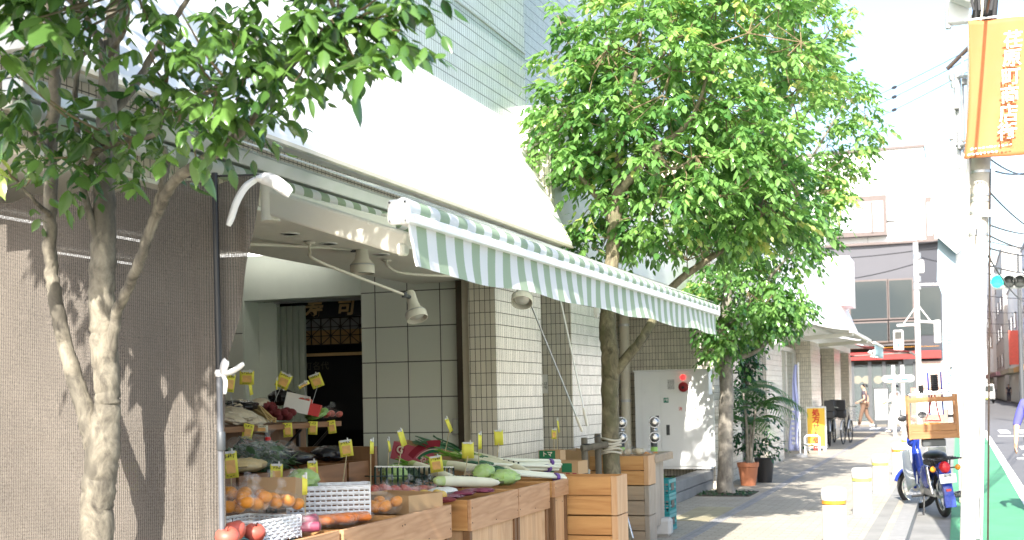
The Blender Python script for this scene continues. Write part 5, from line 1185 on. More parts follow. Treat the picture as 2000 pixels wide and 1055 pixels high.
# fuller heaps
for k, (u, v, x, n, lab) in enumerate(((470, 985, -3.32, 6, 'mandarin bag at the back of the first bin by the pole'), (515, 978, -3.36, 7, 'mandarin bag at the back of the second bin, left of the cabbage'), (700, 990, -3.38, 6, 'mandarin bag half hidden behind the larger woven basket'), (806, 985, -3.2, 6, 'mandarin bag inside the open cardboard box'))):
    fruitbag(lab, at(u, v, X=x), n, .036, 'orange', (.08, .08, .03), 'bags of mandarins', 40+k)
for k, (u, v, x, lab) in enumerate(((870, 958, -3.33, 'net of red apples under the looped rack, left one'), (905, 955, -3.30, 'net of red apples under the looped rack, right one'))):
    fruitbag(lab, at(u, v, X=x), 5, .036, 'applered', (.06, .08, .015), 'netted red apples', 50+k, 'apple bag')
for k, (u, v, x, lab) in enumerate(((945, 962, -2.95, 'flat red packet by the rail under the cabbage'), (868, 981, -2.93, 'flat red packet at the front corner of the wide bin'), (905, 968, -2.98, 'flat red packet leaning on the bin rail'))):
    lump('flat_packet', lab, 'packet', at(u, v, X=x), (.07, .09, .016), 'plum' if k != 1 else 'onionnet', 120+k, 'flat red packets')
for k, (u, v, lab) in enumerate(((460, 800, 'crinkled clear packet at the back of the shelf by the pole'), (500, 797, 'crinkled clear packet behind the stalk bundle'), (618, 815, 'small clear packet between the red carton and the tomato tray'))):
    lump('food_packet', lab, 'packet', at(u, v, X=-4.75 if k < 2 else -4.55), (.08, .11, .03), 'beige' if k < 2 else 'stem', 130+k, 'dried food packets', True, rot=rx(.3))
greens('loose dark greens heaped behind the red tied bag', at(548, 905, X=-3.95), .11, 141)
radish('thin white radish laid across the top of the heap', at(930, 890, X=-3.7), at(1035, 921, X=-3.1), .03)
lump('cabbage', 'small green cabbage beside the napa cabbage on the radish bin', 'cabbage', at(945, 938, X=-3.15), (.08, .09, .06), 'cabbage', 150, None, True)
# leeks
def leek(lab, a, b, n, seed):
    a = Vector(a); b = Vector(b); R = random.Random(seed); t = thing('leek_bundle', lab, 'leeks', tuple(a), group='bundles of leeks'); d = (b-a)
    sx = d.cross(Z3).normalized(); up = sx.cross(d).normalized()
    for k in range(n):
        o = sx*R.uniform(-1, 1)*.045+up*R.uniform(-.4, 1)*.03
        o2 = o*.8
        st_ = MB().tube([a+o*1.3+d*.02, a+o+d*.5, b+o2, b+o2+d*.01], [.010, .012, .0125, .008], 8).build('stalk', M['leekwhite'], t, smooth=True)
        MB().tube([a+o*1.3+d*.06, a+o*1.6-d*.10+Z3*.01, a+o*1.9-d*.2+Z3*R.uniform(-.03, .01)], [.012, .011, .003], 7).build('leaf', M['leekgreen'], t, smooth=True)
    for f in (.86,): 
        c = a+d*f; MB().lathe([(.052, -.012), (.054, 0), (.052, .012)], c+up*.008, zto(d), 16, (1, .6)).build('tape', M['purpletape'], t, smooth=True)
leek('bundle of leeks on top with purple tape, left of the printed carton', at(955, 905, X=-3.55), at(1092, 905, X=-3.15), 8, 1)
leek('bundle of leeks just below the topmost one', at(945, 915, X=-3.45), at(1088, 917, X=-3.05), 7, 2)
leek('bundle of leeks lying lowest with tips over the narrow bin', at(985, 928, X=-3.15), at(1102, 935, X=-2.80), 7, 3)
t = thing('leek_bundle', 'sheaf of green leek leaves sticking out of the pink carton', 'leeks', at(840, 870, X=-4.22), group='bundles of leeks')
for k in range(26):
    R_ = random.Random(k); a = at(800+R_.uniform(0, 48), 852+R_.uniform(-2, 16), X=-4.22+R_.uniform(-.12, .06)); b = at(905+R_.uniform(-15, 15), 896+R_.uniform(-8, 8), X=-4.22+R_.uniform(-.1, .05))
    MB().tube([a, (a+b)/2+Z3*R_.uniform(0, .03), b], [.004, .010, .011], 7).build('leaf', M['leekgreen'], t, smooth=True)
# wire racks
M['greenwire'] = mat('dark green coated wire', (.004, .022, .015), .4, var=.1)
def rack(lab, a, b, x, h, n, loops=False):
    p = at(*a, X=x[0]); q = at(*b, X=x[1]); t = thing('wire_rack', lab, 'rack', tuple((p+q)/2), group='green wire racks')
    for k in range(n+1):
        c = p+(q-p)*k/n
        if loops:
            w = (q-p)/n*.42; MB().tube([c-w, c-w+Z3*h*.7, c-w*.6+Z3*h*.95, c+Z3*h, c+w*.6+Z3*h*.95, c+w+Z3*h*.7, c+w], .0035, 6).build('loop', M['greenwire'], t, smooth=True)
        else: MB().tube([c, c+Z3*h], .0078, 6).build('bar', M['greenwire'], t, smooth=True)
    for z in (0, h*.5): MB().tube([p+Z3*z, q+Z3*z], .0042, 6).build('rail', M['greenwire'], t, smooth=True)
    if not loops: MB().tube([p+Z3*h, q+Z3*h], .006, 6).build('top_rail', M['offwhite'], t, smooth=True)
    for c in (p, q): MB().tube([c+Z3*h*.5, c+Z3*h*.5+Vector((-.25, .03, 0))], .004, 6).build('side_arm', M['greenwire'], t, smooth=True)
rack('dark green wire rack with straight bars before the cabbages', (733, 949), (886, 946), (-3.62, -3.52), .125, 15)
rack('dark green wire rack with looped bars under the fallen radish', (850, 952), (972, 947), (-3.35, -3.10), .075, 14, True)
rack('small dark green rack between radishes and leeks', (985, 921), (1013, 927), (-3.42, -3.3), .10, 3)

# ================================================================== PRICE TAGS
M['tagorange'] = mat('orange marker patch', (.66, .37, .12), .6, var=.2, scale=30)
M['bamboo'] = mat('bamboo stick', (.45, .36, .2), .6, var=.1)
M['clip'] = mat('white clip', (.6, .6, .58), .4)
def price_tag(lab, u, v, w, h, x, tilt=0., yaw=0., foot=None, seed=0, blank=False, hang=False, m='tag_y'):
    c = at(u, v, X=x); d = (c-Vector((0,0,CH))).length; k = d*.975/F; W_, H_ = w*k, h*k
    face = Vector((-c.x, -c.y, 0)).normalized(); R = rz(math.atan2(face.x, -face.y)+yaw)@ry(tilt)
    t = thing('price_tag', lab, 'price tag', tuple(c), group='yellow price tags')
    def sub(nm, mb, mm): return mb.build(nm, M[mm], t, world=True)
    def L(x_, y_, z_): return c+R@Vector((x_, y_, z_))
    mb = MB(); n = 5; vs = []
    for j in range(2):
        for i in range(n): a = -W_/2+W_*i/(n-1); vs.append(L(a, .006*math.cos(a/W_*2.2), -H_/2+H_*j))
    mb.add(vs, [(i, i+1, n+i+1, n+i) for i in range(n-1)])
    mb.build('card', M[m], t, solid=.0012, smooth=True)
    if not blank:
        MB().add([L(-W_*.30, -.001+.0022, -H_*.32), L(W_*.33, -.001+.0022, -H_*.32), L(W_*.33, -.001+.0022, H_*.17), L(-W_*.30, -.001+.0022, H_*.17)], [(0, 1, 2, 3)]).build('price_patch', M['tagorange'], t)
        R_ = random.Random(seed+int(u)); ns = max(3, int(W_/.017)); mb = MB()
        for i in range(ns):
            x0 = -W_*.38+W_*.76*i/ns
            for q in range(3):
                a = L(x0+R_.uniform(0, W_*.5/ns), -.0015, H_*R_.uniform(.25, .43)); b = L(x0+R_.uniform(W_*.2/ns, W_*.75/ns), -.0015, H_*R_.uniform(.25, .43)); mb.tube([a, b], .0013, 4)
        for i in range(3):
            x0 = -W_*.3+W_*.2*i; mb.tube([L(x0, -.0015, -H_*R_.uniform(.38, .44)), L(x0+W_*.14, -.0015, -H_*R_.uniform(.38, .44))], .0012, 4)
        mb.build('handwriting', M['ink'], t)
    if foot:
        f = at(foot[0], foot[1], X=x)
        MB().tube([L(0, .012, -H_*.3), f], .0035 if not hang else .0018, 6).build('stick', M['bamboo'] if not hang else M['steel'], t)
        MB().obox(L(0, .006, H_*.47), (W_*.9, .006, .012), R).obox(L(W_*.2, .004, H_*.5), (.008, .012, .03), R).build('clip', M['clip'], t)
    return t
TG = [(451, 748, 18, 36, -4.5, .15, .5, (455, 790), 'price tag mostly hidden by the net pole ribbon'), (482, 738, 28, 27, -4.6, .03, .0, (486, 785), 'square price tag leftmost in the clear above the shelf'), (490, 757, 10, 30, -4.62, -.2, .9, (494, 785), 'narrow yellow card turned away under the square price tag'),
 (554, 744, 26, 30, -4.7, .45, 0, (536, 786), 'price tag tilted clockwise in front of the shutter'), (541, 750, 7, 22, -4.72, .1, 1.1, (540, 785), 'thin yellow card edge beside the tilted price tag'), (618, 744, 24, 27, -4.6, -.35, 0, (606, 800), 'price tag tilted before the dark doorway'), (594, 752, 24, 7, -4.6, -.5, .3, (600, 790), 'yellow card seen edge on before the dark doorway'),
 (484, 843, 20, 30, -4.43, .2, 0, None, 'price card hanging from the shelf edge nearest the net pole'), (510, 838, 26, 14, -4.43, .0, 0, None, 'wide plastic label hanging from the shelf edge'), (562, 840, 18, 28, -4.43, -.06, 0, None, 'price card hanging from the middle of the shelf edge'), (611, 836, 18, 26, -4.43, .06, 0, None, 'price card hanging third along the shelf edge'), (648, 834, 16, 26, -4.43, -.12, 0, None, 'last price card on the shelf edge by the opening'),
 (450, 908, 28, 52, -3.60, -.08, 0, (452, 960), 'large price tag right beside the net pole'), (540, 926, 24, 38, -3.50, .03, 0, (543, 970), 'price tag with bold katakana over the small orange box'), (611, 918, 20, 34, -3.62, -.06, 0, (612, 960), 'white edged price tag over the brown crate'), (596, 948, 12, 38, -3.0, .02, .6, (598, 1018), 'narrow price tag standing before the larger woven basket'),
 (676, 876, 26, 32, -3.64, -.12, 0, (668, 955), 'price tag on a tall stick before the end board'), (727, 873, 12, 28, -3.5, .05, .9, (724, 955), 'yellow card seen edge on at the end board'), (761, 870, 8, 26, -3.7, -.25, 1.0, (757, 920), 'thin yellow card on a stick left of the pink carton'), (786, 856, 15, 34, -3.7, -.35, .7, (778, 910), 'yellow card on a stick above the pink carton'),
 (852, 907, 26, 32, -3.45, -.12, 0, (858, 950), 'price tag clipped to the wire rack'), (877, 830, 10, 32, -4.05, -.5, .8, (868, 890), 'yellow card high on a wire before the pale tiled wall'), (914, 880, 24, 32, -3.4, .0, 0, (907, 930), 'blank backed yellow tag above the radishes'), (938, 862, 10, 32, -3.35, .02, .8, (934, 930), 'orange and yellow tag edge on above the radishes'),
 (974, 855, 18, 30, -3.5, -.03, 0, (970, 900), 'yellow tag before the first tiled pier'), (1082, 848, 10, 20, -3.6, .03, .0, (1082, 895), 'small yellow tag before the dark recess'), (1091, 832, 6, 28, -3.62, -.25, 1.1, (1088, 895), 'thin yellow card leaning before the dark recess')]
M['tagwhite'] = mat('clear plastic label', (.62, .58, .42), .4)
for i, (u, v, w, h, x, tl, yw, ft, lab) in enumerate(TG):
    price_tag(lab, u, v, w, h, x, tl, yw, ft, i, blank=yw > .55 or i in (22, 24), hang=x < -4.4, m='tagwhite' if i == 8 else 'tag_y')
# the yellow card glimpsed through the net
pv = thing('price_card', 'yellow price card with red figures seen through the shade cloth', 'price card', at(250, 933, Y=4.95))
p = at(232, 958, Y=4.95); q = at(268, 903, Y=4.95)
MB().box(p.x, q.x, 4.95, 4.953, p.z, q.z).build('card', M['tag_y'], pv)
text('98', 'figures', M['inkred'], pv, .09, at(250, 936, Y=4.948), X3, Z3, .0006, .002)

# ================================================================== TREE STAKES
M['stake'] = mat('grey weathered stake', (.13, .115, .09), .85, var=.3, scale=20, stretch=(1, 1, .15), bump=.4)
ts = thing('tree_stake', 'two short grey stakes with a tied crossbar holding the second tree', 'stake', at(1150, 1000, Y=11.6))
for (u, v, r, y) in ((1141, 855, .032, 11.55), (1167, 847, .032, 11.72)):
    p = at(u, v, Y=y); MB().tube([(p.x+.01, y, 0), (p.x, y, p.z-.02), (p.x, y, p.z)], [r*1.05, r, r*.94], 12).build('post', M['stake'], ts, smooth=True)
a = at(1136, 876, Y=11.50); b = at(1186, 868, Y=11.68); MB().tube([a, b], .032, 12).build('crossbar', M['stake'], ts, smooth=True)
for z in (-.02, 0, .02): 
    c = at(1145, 872, Y=11.55)+Vector((0, 0, z)); MB().lathe([(.04, -.006), (.043, 0), (.04, .006)], c, n=14).build('wire_tie', M['black'], ts, smooth=True)
M['rope'] = mat('old hemp rope', (.5, .46, .38), .9, var=.2, bump=.5, bscale=90)
rp = thing('rope_wrap', 'loops of pale rope round the second tree and its stakes', 'rope', at(1193, 872, Y=11.85))
for k in range(5):
    c = at(1193, 858+k*6.5, Y=11.85); pts = [(c.x+.098*math.cos(a_), c.y+.098*math.sin(a_), c.z+.012*math.sin(a_*2+k)) for a_ in np.linspace(0, 2*math.pi, 22)]
    MB().tube(pts, .011, 7).build('loop', M['rope'], rp, smooth=True)
wr = at(1143, 858, Y=11.53); wr2 = at(1172, 850, Y=11.7); MB().tube([wr, (wr+wr2)/2-Z3*.01, wr2], .004, 6).build('wire', M['black'], rp)
p = at(1212, 965, Y=11.9); q = at(1236, 1052, Y=11.7)
tag(MB().tube([p, q], .012, 10).build('metal_rod', M['alu'], smooth=True), 'thin silver rod leaning against the far crates by the tree trunk', 'rod')
wb = thing('cloth_knot', 'white cloth scrap hanging under the valance at the second tree', 'cloth', at(1166, 608, Y=11.6))
MB().blob(at(1166, 606, Y=11.6), (.035, .03, .07), 10, 8, .3, seed=4).build('scrap', M['vinyl'], wb, smooth=True)
# ================================================================== BOLLARDS
M['bolwhite'] = mat('bollard white paint', (.60, .60, .58), .45, var=.08, dirt=.1)
M['bandorange'] = mat('orange reflective band', (.62, .25, .03), .4)
M['bandyellow'] = mat('yellow green reflective band', (.55, .60, .12), .4)
def bollard(lab, x, y, band, h=.56, r=.112):
    t = thing('bollard', lab, 'bollard', (x, y, 0), group='white bollards along the kerb')
    MB().lathe([(r+.006, 0), (r+.006, .05), (r, .055), (r, h-.16)], (x, y, 0), n=28).build('post', M['bolwhite'], t, smooth=True)
    MB().lathe([(r-.006, h-.16), (r-.006, h-.15)], (x, y, 0), n=28).build('groove', M['dgrey'], t, smooth=True)
    MB().lathe([(r+.001, h-.15), (r+.001, h-.115)], (x, y, 0), n=28).build('reflective_band', M[band], t, smooth=True)
    MB().lathe([(r+.004, h-.115), (r+.008, h-.10), (r+.008, h-.02), (r-.01, h), (0, h+.004)], (x, y, 0), n=28).build('cap', M['bolwhite'], t, smooth=True)
    MB().lathe([(r+.05, 0), (r+.045, .006), (r+.007, .008)], (x, y, .001), n=28).build('base_flange', M['granite'], t, smooth=True)
p = at(1629, 988, Y=12.3); bollard('nearest white bollard with an orange band, cut by the lower edge of the photo', p.x, 12.3, 'bandorange', .57)
bollard('white bollard with a yellow green band, second from the camera', -1.11, 15.57, 'bandyellow')
bollard('third white bollard from the camera, left of the motorcycle front wheel', -1.08, 18.8, 'bandyellow')
bollard('fourth white bollard from the camera, beside the blue front mudguard', -1.0, 22.83, 'bandorange')
bollard('far white bollard beyond the motorcycle', -1.0, 27.0, 'bandyellow')

# ================================================================== MOTORCYCLE
M['blue'] = mat('blue motorcycle paint', (.02, .05, .34), .25, var=.05)
M['shield'] = mat('pale leg shield plastic', (.62, .64, .60), .35, var=.04, dirt=.1)
M['tail'] = mat('red lens', (.6, .02, .03), .15)
M['amberl'] = mat('amber lens', (.75, .26, .02), .15)
M['vinylblack'] = mat('black seat vinyl', (.012, .012, .013), .4, bump=.2, bscale=120)
mc = thing('motorcycle', 'blue delivery motorcycle with pale leg shields parked at the kerb', 'motorcycle', (-.19, 16.50, -.105), math.radians(15)); mc.rotation_euler = (0, -.09, math.radians(16))
def mp(nm, mb, m, parent=None, smooth=True, **k): return mb.build(nm, M[m], parent or mc, smooth=smooth, world=False, **k)
def torus(mb, R, r, n=36, k=10, c=(0,0,0), rot=None, a0=0, a1=2*math.pi):
    full = abs(a1-a0-2*math.pi) < 1e-6; rot = rot or Matrix.Identity(3); vs = []; fs = []; nn = n if full else n+1
    for i in range(nn):
        a = a0+(a1-a0)*i/n
        for j in range(k):
            b = 2*math.pi*j/k; q = R+r*math.cos(b); vs.append(Vector(c)+rot@Vector((r*math.sin(b), q*math.cos(a), q*math.sin(a))))
    for i in range(n):
        for j in range(k): fs.append((i*k+j, ((i+1)%nn)*k+j, ((i+1)%nn)*k+(j+1)%k, i*k+(j+1)%k))
    return mb.add(vs, fs)
def band(mb, R, w, c, rot, a0, a1, n=24, drop=.02):
    vs = []; fs = []
    for i in range(n+1):
        a = a0+(a1-a0)*i/n
        for x, q in ((-w/2, R-drop), (-w*.42, R-.004), (0, R+.006), (w*.42, R-.004), (w/2, R-drop)): vs.append(Vector(c)+rot@Vector((x, q*math.cos(a), q*math.sin(a))))
    for i in range(n):
        for j in range(4): fs.append((i*5+j, (i+1)*5+j, (i+1)*5+j+1, i*5+j+1))
    return mb.add(vs, fs)
def wheel(c, rot):
    w = mp('wheel', torus(MB(), .248, .037, 40, 12, c, rot), 'rubber')
    mp('rim', torus(MB(), .212, .016, 40, 8, c, rot), 'chrome', w)
    sp_ = MB(); c = Vector(c)
    for k in range(18):
        a = k*2*math.pi/18; s = (-1)**k*.025; sp_.tube([c+rot@Vector((s, .03*math.cos(a+.5), .03*math.sin(a+.5))), c+rot@Vector((0, .21*math.cos(a), .21*math.sin(a)))], .0022, 4)
    sp_.tube([c+rot@Vector((-.05, 0, 0)), c+rot@Vector((.05, 0, 0))], .05, 14)
    mp('hub_and_spokes', sp_, 'steel', w)
I3 = Matrix.Identity(3); ST = rz(math.radians(50)); fc = (0, 1.19, .285)
wheel((0, 0, .285), I3); wheel(fc, ST)
f = mp('rear_mudguard', band(MB(), .315, .13, (0, 0, .285), I3, math.radians(40), math.radians(205), drop=.045), 'blue', solid=.004)
mp('front_mudguard', band(MB(), .315, .12, fc, ST, math.radians(20), math.radians(150), drop=.05), 'blue', solid=.004)
mp('mudflap', MB().obox((0, -.325, .22), (.13, .008, .14), rx(-.15), .003), 'blue', smooth=False)
mp('frame', MB().tube([(0, .98, .80), (0, .9, .55), (0, .7, .45), (0, .45, .48), (0, .2, .60), (0, -.15, .64)], [.045, .055, .06, .07, .08, .06], 12), 'blue')
for s in (-1, 1):
    mp('side_cover', MB().blob((s*.11, .28, .50), (.035, .20, .15), 16, 10, .0), 'blue')
    mp('swing_arm', MB().tube([(s*.09, .45, .32), (s*.09, 0, .285)], .02, 8), 'steel')
    mp('shock_absorber', MB().tube([(s*.115, .0, .30), (s*.12, .05, .42), (s*.12, .051, .43), (s*.12, .10, .63)], [.016, .018, .027, .024], 10), 'chrome')
    g_ = MB(); g_.grid(lambda u, t: Vector((s*(.09+.17*u**.8+.03*t), .86-.22*u*u+.05*math.sin(t*3), .34+.48*t-.05*u*(1-t))), 8, 12)
    mp('leg_shield', g_, 'shield', solid=.006)
    mp('fork', MB().tube([Vector(fc)+ST@Vector((s*.065, .0, 0)), Vector((0, .98, .80))+ST@Vector((s*.06, .02, 0)), Vector((0, .93, .95))+ST@Vector((s*.05, 0, 0))], [.02, .024, .02], 10), 'blue')
    b_ = MB().tube([Vector((0, .93, .95)), Vector((0, .93, .95))+ST@Vector((s*.14, .02, .06)), Vector((0, .93, .95))+ST@Vector((s*.34, -.10, .05))], .012, 8); mp('handlebar', b_, 'chrome')
    mp('grip', MB().tube([Vector((0, .93, .95))+ST@Vector((s*.25, -.05, .052)), Vector((0, .93, .95))+ST@Vector((s*.36, -.112, .05))], .017, 10), 'rubber')
    m_ = mp('mirror', MB().tube([Vector((0, .93, .95))+ST@Vector((s*.2, -.02, .06)), Vector((0, .93, .95))+ST@Vector((s*.28, .02, .26))], .005, 6), 'black')
    mp('mirror_head', MB().blob(Vector((0, .93, .95))+ST@Vector((s*.29, .02, .29)), (.06, .018, .045), 14, 8, 0), 'black', m_)
    mp('indicator', MB().lathe([(.0, -.01), (.03, -.008), (.036, .012), (.025, .03), (0, .034)], (s*.15, -.27, .625), zto((0, -1, 0)), 16), 'amberl')
    mp('indicator_stalk', MB().tube([(s*.05, -.22, .62), (s*.15, -.24, .625)], .008, 6), 'black')
    mp('foot_peg', MB().tube([(s*.08, .48, .25), (s*.26, .46, .25)], .016, 8), 'rubber')
mp('seat', MB().blob((0, .14, .755), (.135, .30, .075), 20, 10, 0), 'vinylblack')
mp('fuel_cap_panel', MB().obox((0, .14, .68), (.20, .46, .08), None, .02), 'black', smooth=False)
rk = MB()
for x in (-.14, -.05, .05, .14): rk.tube([(x, -.05, .74), (x, -.42, .745)], .008, 6)
for y in (-.05, -.18, -.30, -.42): rk.tube([(-.17, y, .742), (.17, y, .742)], .008, 6)
rk.tube([(.19, -.40, .75), (.17, -.42, .745), (-.17, -.42, .745)], .009, 6); rk.tube([(-.12, -.1, .74), (-.1, -.1, .62)], .009, 6).tube([(.12, -.1, .74), (.1, -.1, .62)], .009, 6)
mp('luggage_rack', rk, 'blackmetal')
mp('tail_light', MB().lathe([(.05, -.05), (.062, -.03), (.066, .0), (.058, .05), (.04, .065), (0, .068)], (0, -.24, .635), zto((0, -1, .15)), 20, (1, 1.15)), 'tail')
mp('tail_bracket', MB().obox((0, -.24, .55), (.14, .04, .16), None, .01), 'blue', smooth=False)
pl_ = mp('number_plate', MB().obox((0, -.345, .505), (.20, .006, .115), rx(-.2), .003), 'white', smooth=False)
text('品川区', 'plate_lettering', M['ink'], pl_, .032, (0, -.352, .54), X3, (0, .2, 1), .0006, .0006, world=False)
text('・12-40', 'plate_number', M['ink'], pl_, .06, (0, -.3465, .49), X3, (0, .2, 1), .0006, .0012, world=False)
mp('mudguard_label', MB().obox((0, -.316, .36), (.06, .004, .03), rx(-.1)), 'tail', smooth=False)
mp('engine', MB().blob((-.02, .52, .33), (.10, .16, .09), 16, 10, .08, seed=2).lathe([(.07, -.03), (.075, .0), (.05, .02), (0, .022)], (-.11, .50, .32), zto((-1, 0, 0)), 18), 'steel')
mp('engine_block', MB().tube([(0, .62, .36), (0, .82, .40)], [.07, .062], 12), 'steel')
mp('chain_case', MB().obox((-.085, .22, .305), (.035, .46, .10), None, .012), 'steel', smooth=False)
mp('muffler', MB().tube([(.10, .60, .24), (.14, .3, .22), (.155, .1, .25), (.16, -.28, .30), (.16, -.33, .305)], [.018, .02, .042, .045, .034], 16), 'chrome')
mp('muffler_tip', MB().lathe([(.036, -.01), (.040, .0), (.02, .003), (.02, -.02), (0, -.02)], (.16, -.335, .306), zto((0, -1, .12)), 16), 'black')
mp('centre_stand', MB().tube([(-.12, .42, .24), (-.17, .34, .012), (-.24, .33, .01)], .012, 6).tube([(.12, .42, .24), (.17, .34, .012)], .012, 6).tube([(-.12, .42, .24), (.12, .42, .24)], .012, 6), 'black')
mp('headlight', MB().lathe([(0, -.1), (.07, -.06), (.085, 0), (.07, .03), (0, .04)], (-.05, 1.02, .92), zto(ST@Vector((0, 1, 0))), 18), 'blue')
# delivery carrier hung on the rack
M['oldwood'] = wood('orange varnished carrier wood', (.40, .20, .08), (.24, .10, .035), 'X')
dc = thing('delivery_carrier', 'wooden delivery carrier box with black air springs on the motorcycle rack', 'carrier', (-.295, 16.25, .79), math.radians(6)); dc.rotation_euler = (0, -.03, math.radians(6)); dc.scale = (.9, .9, .95)
def dp(nm, mb, m, **k): return mb.build(nm, M[m], dc, world=False, **k)
for y in (-.17, .17): 
    dp('front_board', MB().box(-.31, .31, y-.008, y+.008, .10, .195), 'oldwood', bevel=.004); dp('front_board', MB().box(-.305, .305, y-.007, y+.009, .20, .285), 'oldwood', bevel=.004)
    dp('top_bar', MB().box(-.31, .31, y-.012, y+.012, .57, .63), 'oldwood', bevel=.004)
for x in (-.31, .31):
    dp('side_board', MB().box(x-.008, x+.008, -.161, .161, .101, .284), 'oldwood', bevel=.003)
    for y in (-.17, .17): dp('corner_post', MB().box(x-.016, x+.016, y-.016, y+.016, .095, .66), 'oldwood', bevel=.003)
dp('floor', MB().box(-.30, .30, -.16, .16, .115, .13), 'oldwood')
dp('top_plate', MB().box(-.30, .30, -.18, .18, .66, .68), 'alu', bevel=.004)
dp('side_sheet', MB().box(-.29, .29, .165, .167, .30, .56), 'wrap')
for k, (x, r, z0, h) in enumerate(((.06, .058, .72, .20), (-.12, .04, .68, .11))):
    b_ = MB()
    for q in range(8): b_.lathe([(r*.72, z0+h*q/8), (r, z0+h*(q+.5)/8), (r*.72, z0+h*(q+1)/8)], (x, 0, 0), n=18)
    dp('air_spring', b_, 'rubber', smooth=True)
for x in (-.02, .15): dp('suspension_rod', MB().tube([(x, .02, .40), (x, .02, .95)], .011, 8), 'blue', smooth=True)
dp('cross_arm', MB().tube([(-.22, 0, .70), (.24, 0, .71)], .014, 8).tube([(-.2, .02, .73), (.2, .02, .69)], .010, 8), 'chrome', smooth=True)
dp('hook', MB().tube([(.02, 0, .68), (-.03, 0, .45), (-.09, 0, .33), (.11, 0, .32), (.08, 0, .45), (.05, 0, .68)], .010, 8), 'red', smooth=True)
dp('base_bracket', MB().box(-.15, .15, -.12, .12, 0, .09), 'dgrey', bevel=.01)
dp('box_inside', MB().box(-.1, .1, -.08, .08, .131, .30), 'bandorange', bevel=.01)

# ================================================================== POLES AND SIGNS
M['concretepole'] = mat('concrete pole', (.42, .39, .33), .85, var=.14, scale=5, bump=.15, bscale=60, dirt=.35)
up = thing('utility_pole', 'concrete utility pole wrapped in white sheet below, standing on the green lane', 'utility pole', (.17, 12.3, 0))
def U(u, v, y=12.3): return at(u, v, Y=y)
pA = U(1901, 1250); pB = U(1908, 494); pC = U(1916, 300); pD = U(1922, -140)
pA.z = -.1
MB().tube([pA, (pA+pB)/2, pB], [.100, .097, .094], 24).build('white_wrap', M['bolwhite'], up, smooth=True)
MB().tube([pB-Z3*.02, pC, pD], [.090, .088, .082], 24).build('pole', M['concretepole'], up, smooth=True)
for v in (382, 393, 417, 337, 459): 
    c = pB+(pC-pB)*((494-v)/194); MB().lathe([(.091, -.012), (.094, -.012), (.094, .012), (.091, .012)], c, n=24).build('steel_band', M['steel'], up, smooth=True)
MB().obox(U(1927, 417, 12.19), (.085, .01, .06), None, .003).build('plaque', M['white'], up)
MB().tube([U(1908, 447, 12.22), U(1907, 450, 12.15), U(1907, 460, 12.12)], .007, 8).build('step_bolt', M['dgrey'], up)
MB().tube([U(1884, 1130, 12.28), U(1886, 700, 12.28), U(1891, 330, 12.28), U(1893, 180, 12.28), U(1896, 30, 12.28)], .02, 10).build('white_conduit', M['white'], up, smooth=True)
MB().tube([U(1929, 1130, 12.27), U(1932, 700, 12.27), U(1934, 330, 12.27)], .008, 8).build('earth_cable', M['redtape'] if False else M['darkbrown'], up, smooth=True)
MB().tube([U(1917, 1150, 12.2), U(1914, 800, 12.19), U(1912, 650, 12.2)], .013, 8).build('cable_guard', M['steel'], up, smooth=True)
MB().obox(U(1909, 1010, 12.17), (.035, .012, .4), None, .004).build('reflector_strip', M['steel'], up)
for k, (u, v) in enumerate(((1928, 30), (1905, 18), (1940, 12))): MB().tube([U(u, v+30, 12.2), U(u+6, v-40, 12.2)], .028, 10).build('cable_splice', M['rubber'], up, smooth=True)
for (a, b, r) in (((1872, 150), (1874, 330), .022), ((1866, 130), (1868, 260), .012), ((1880, 110), (1882, 300), .012)): MB().tube([U(*a, 12.6), U(*b, 12.6)], r, 8).build('riser_pipe', M['steel'], up, smooth=True)
for (u, v, w, h) in ((1868, 205, .05, .09), (1858, 262, .04, .12), (1876, 285, .05, .07), (1884, 160, .05, .06)): MB().obox(U(u, v, 12.55), (w, .06, h), None, .008).build('junction_box', M['grey'], up)
for k in range(4): MB().tube([U(1898+k*9, 60, 12.25), U(1902+k*11, 20, 12.1), U(1894+k*16, -20, 12.2), U(1910+k*10, -60, 12.3)], .012+.003*(k % 2), 8).build('looped_cable', M['rubber'], up, smooth=True)
MB().tube([U(1870, 150, 12.6), U(1900, 148, 12.35)], .016, 8).tube([U(1868, 285, 12.6), U(1900, 283, 12.35)], .016, 8).build('standoff_arm', M['steel'], up)
sb = thing('sign_box', 'big white sign box hung high on the left of the utility pole', 'sign', U(1866, 20))
MB().obox(U(1872, 5, 12.9), (.20, .12, .42), None, .01).build('box', M['white'], sb)
MB().obox(U(1880, -8, 12.7), (.24, .25, .12), ry(.5), .02).build('lamp_hood', M['white'], sb)
MB().tube([U(1880, 5, 12.9), U(1906, 2, 12.45)], .015, 8).build('bracket_arm', M['steel'], sb)
MB().obox(U(1852, 35, 12.9), (.05, .06, .22), None, .008).build('end_bracket', M['steel'], sb)
# banner
M['banner'] = mat('orange banner cloth', (.42, .15, .05), .7, var=.04, bump=.1, bscale=200)
M['banner'].node_tree.nodes['Principled BSDF'].inputs['Sheen Weight'].default_value = .1
bn = thing('street_banner', 'orange shopping street banner with white vertical lettering on the utility pole', 'banner', U(1950, 30, 12.0))
def bpt(s, t):
    u0 = 1891+(-9)*t+ (6*math.sin(t*3.1)); u = u0+(126)*s; v = 40-12*s+(270+6*s)*t
    p = U(u, v, 12.02); p.y += .05*math.sin(t*2.6+s*2)+.02*math.sin(s*7+t*3); return p
MB().grid(bpt, 18, 30).build('cloth', M['banner'], bn, smooth=True, solid=.002)
MB().tube([U(1884, 40, 12.05), U(2020, 24, 12.05)], .010, 8).build('top_rod', M['white'], bn, smooth=True)
MB().tube([U(1880, 276, 12.05), U(1906, 268, 12.2)], .010, 8).build('lower_arm', M['steel'], bn, smooth=True)
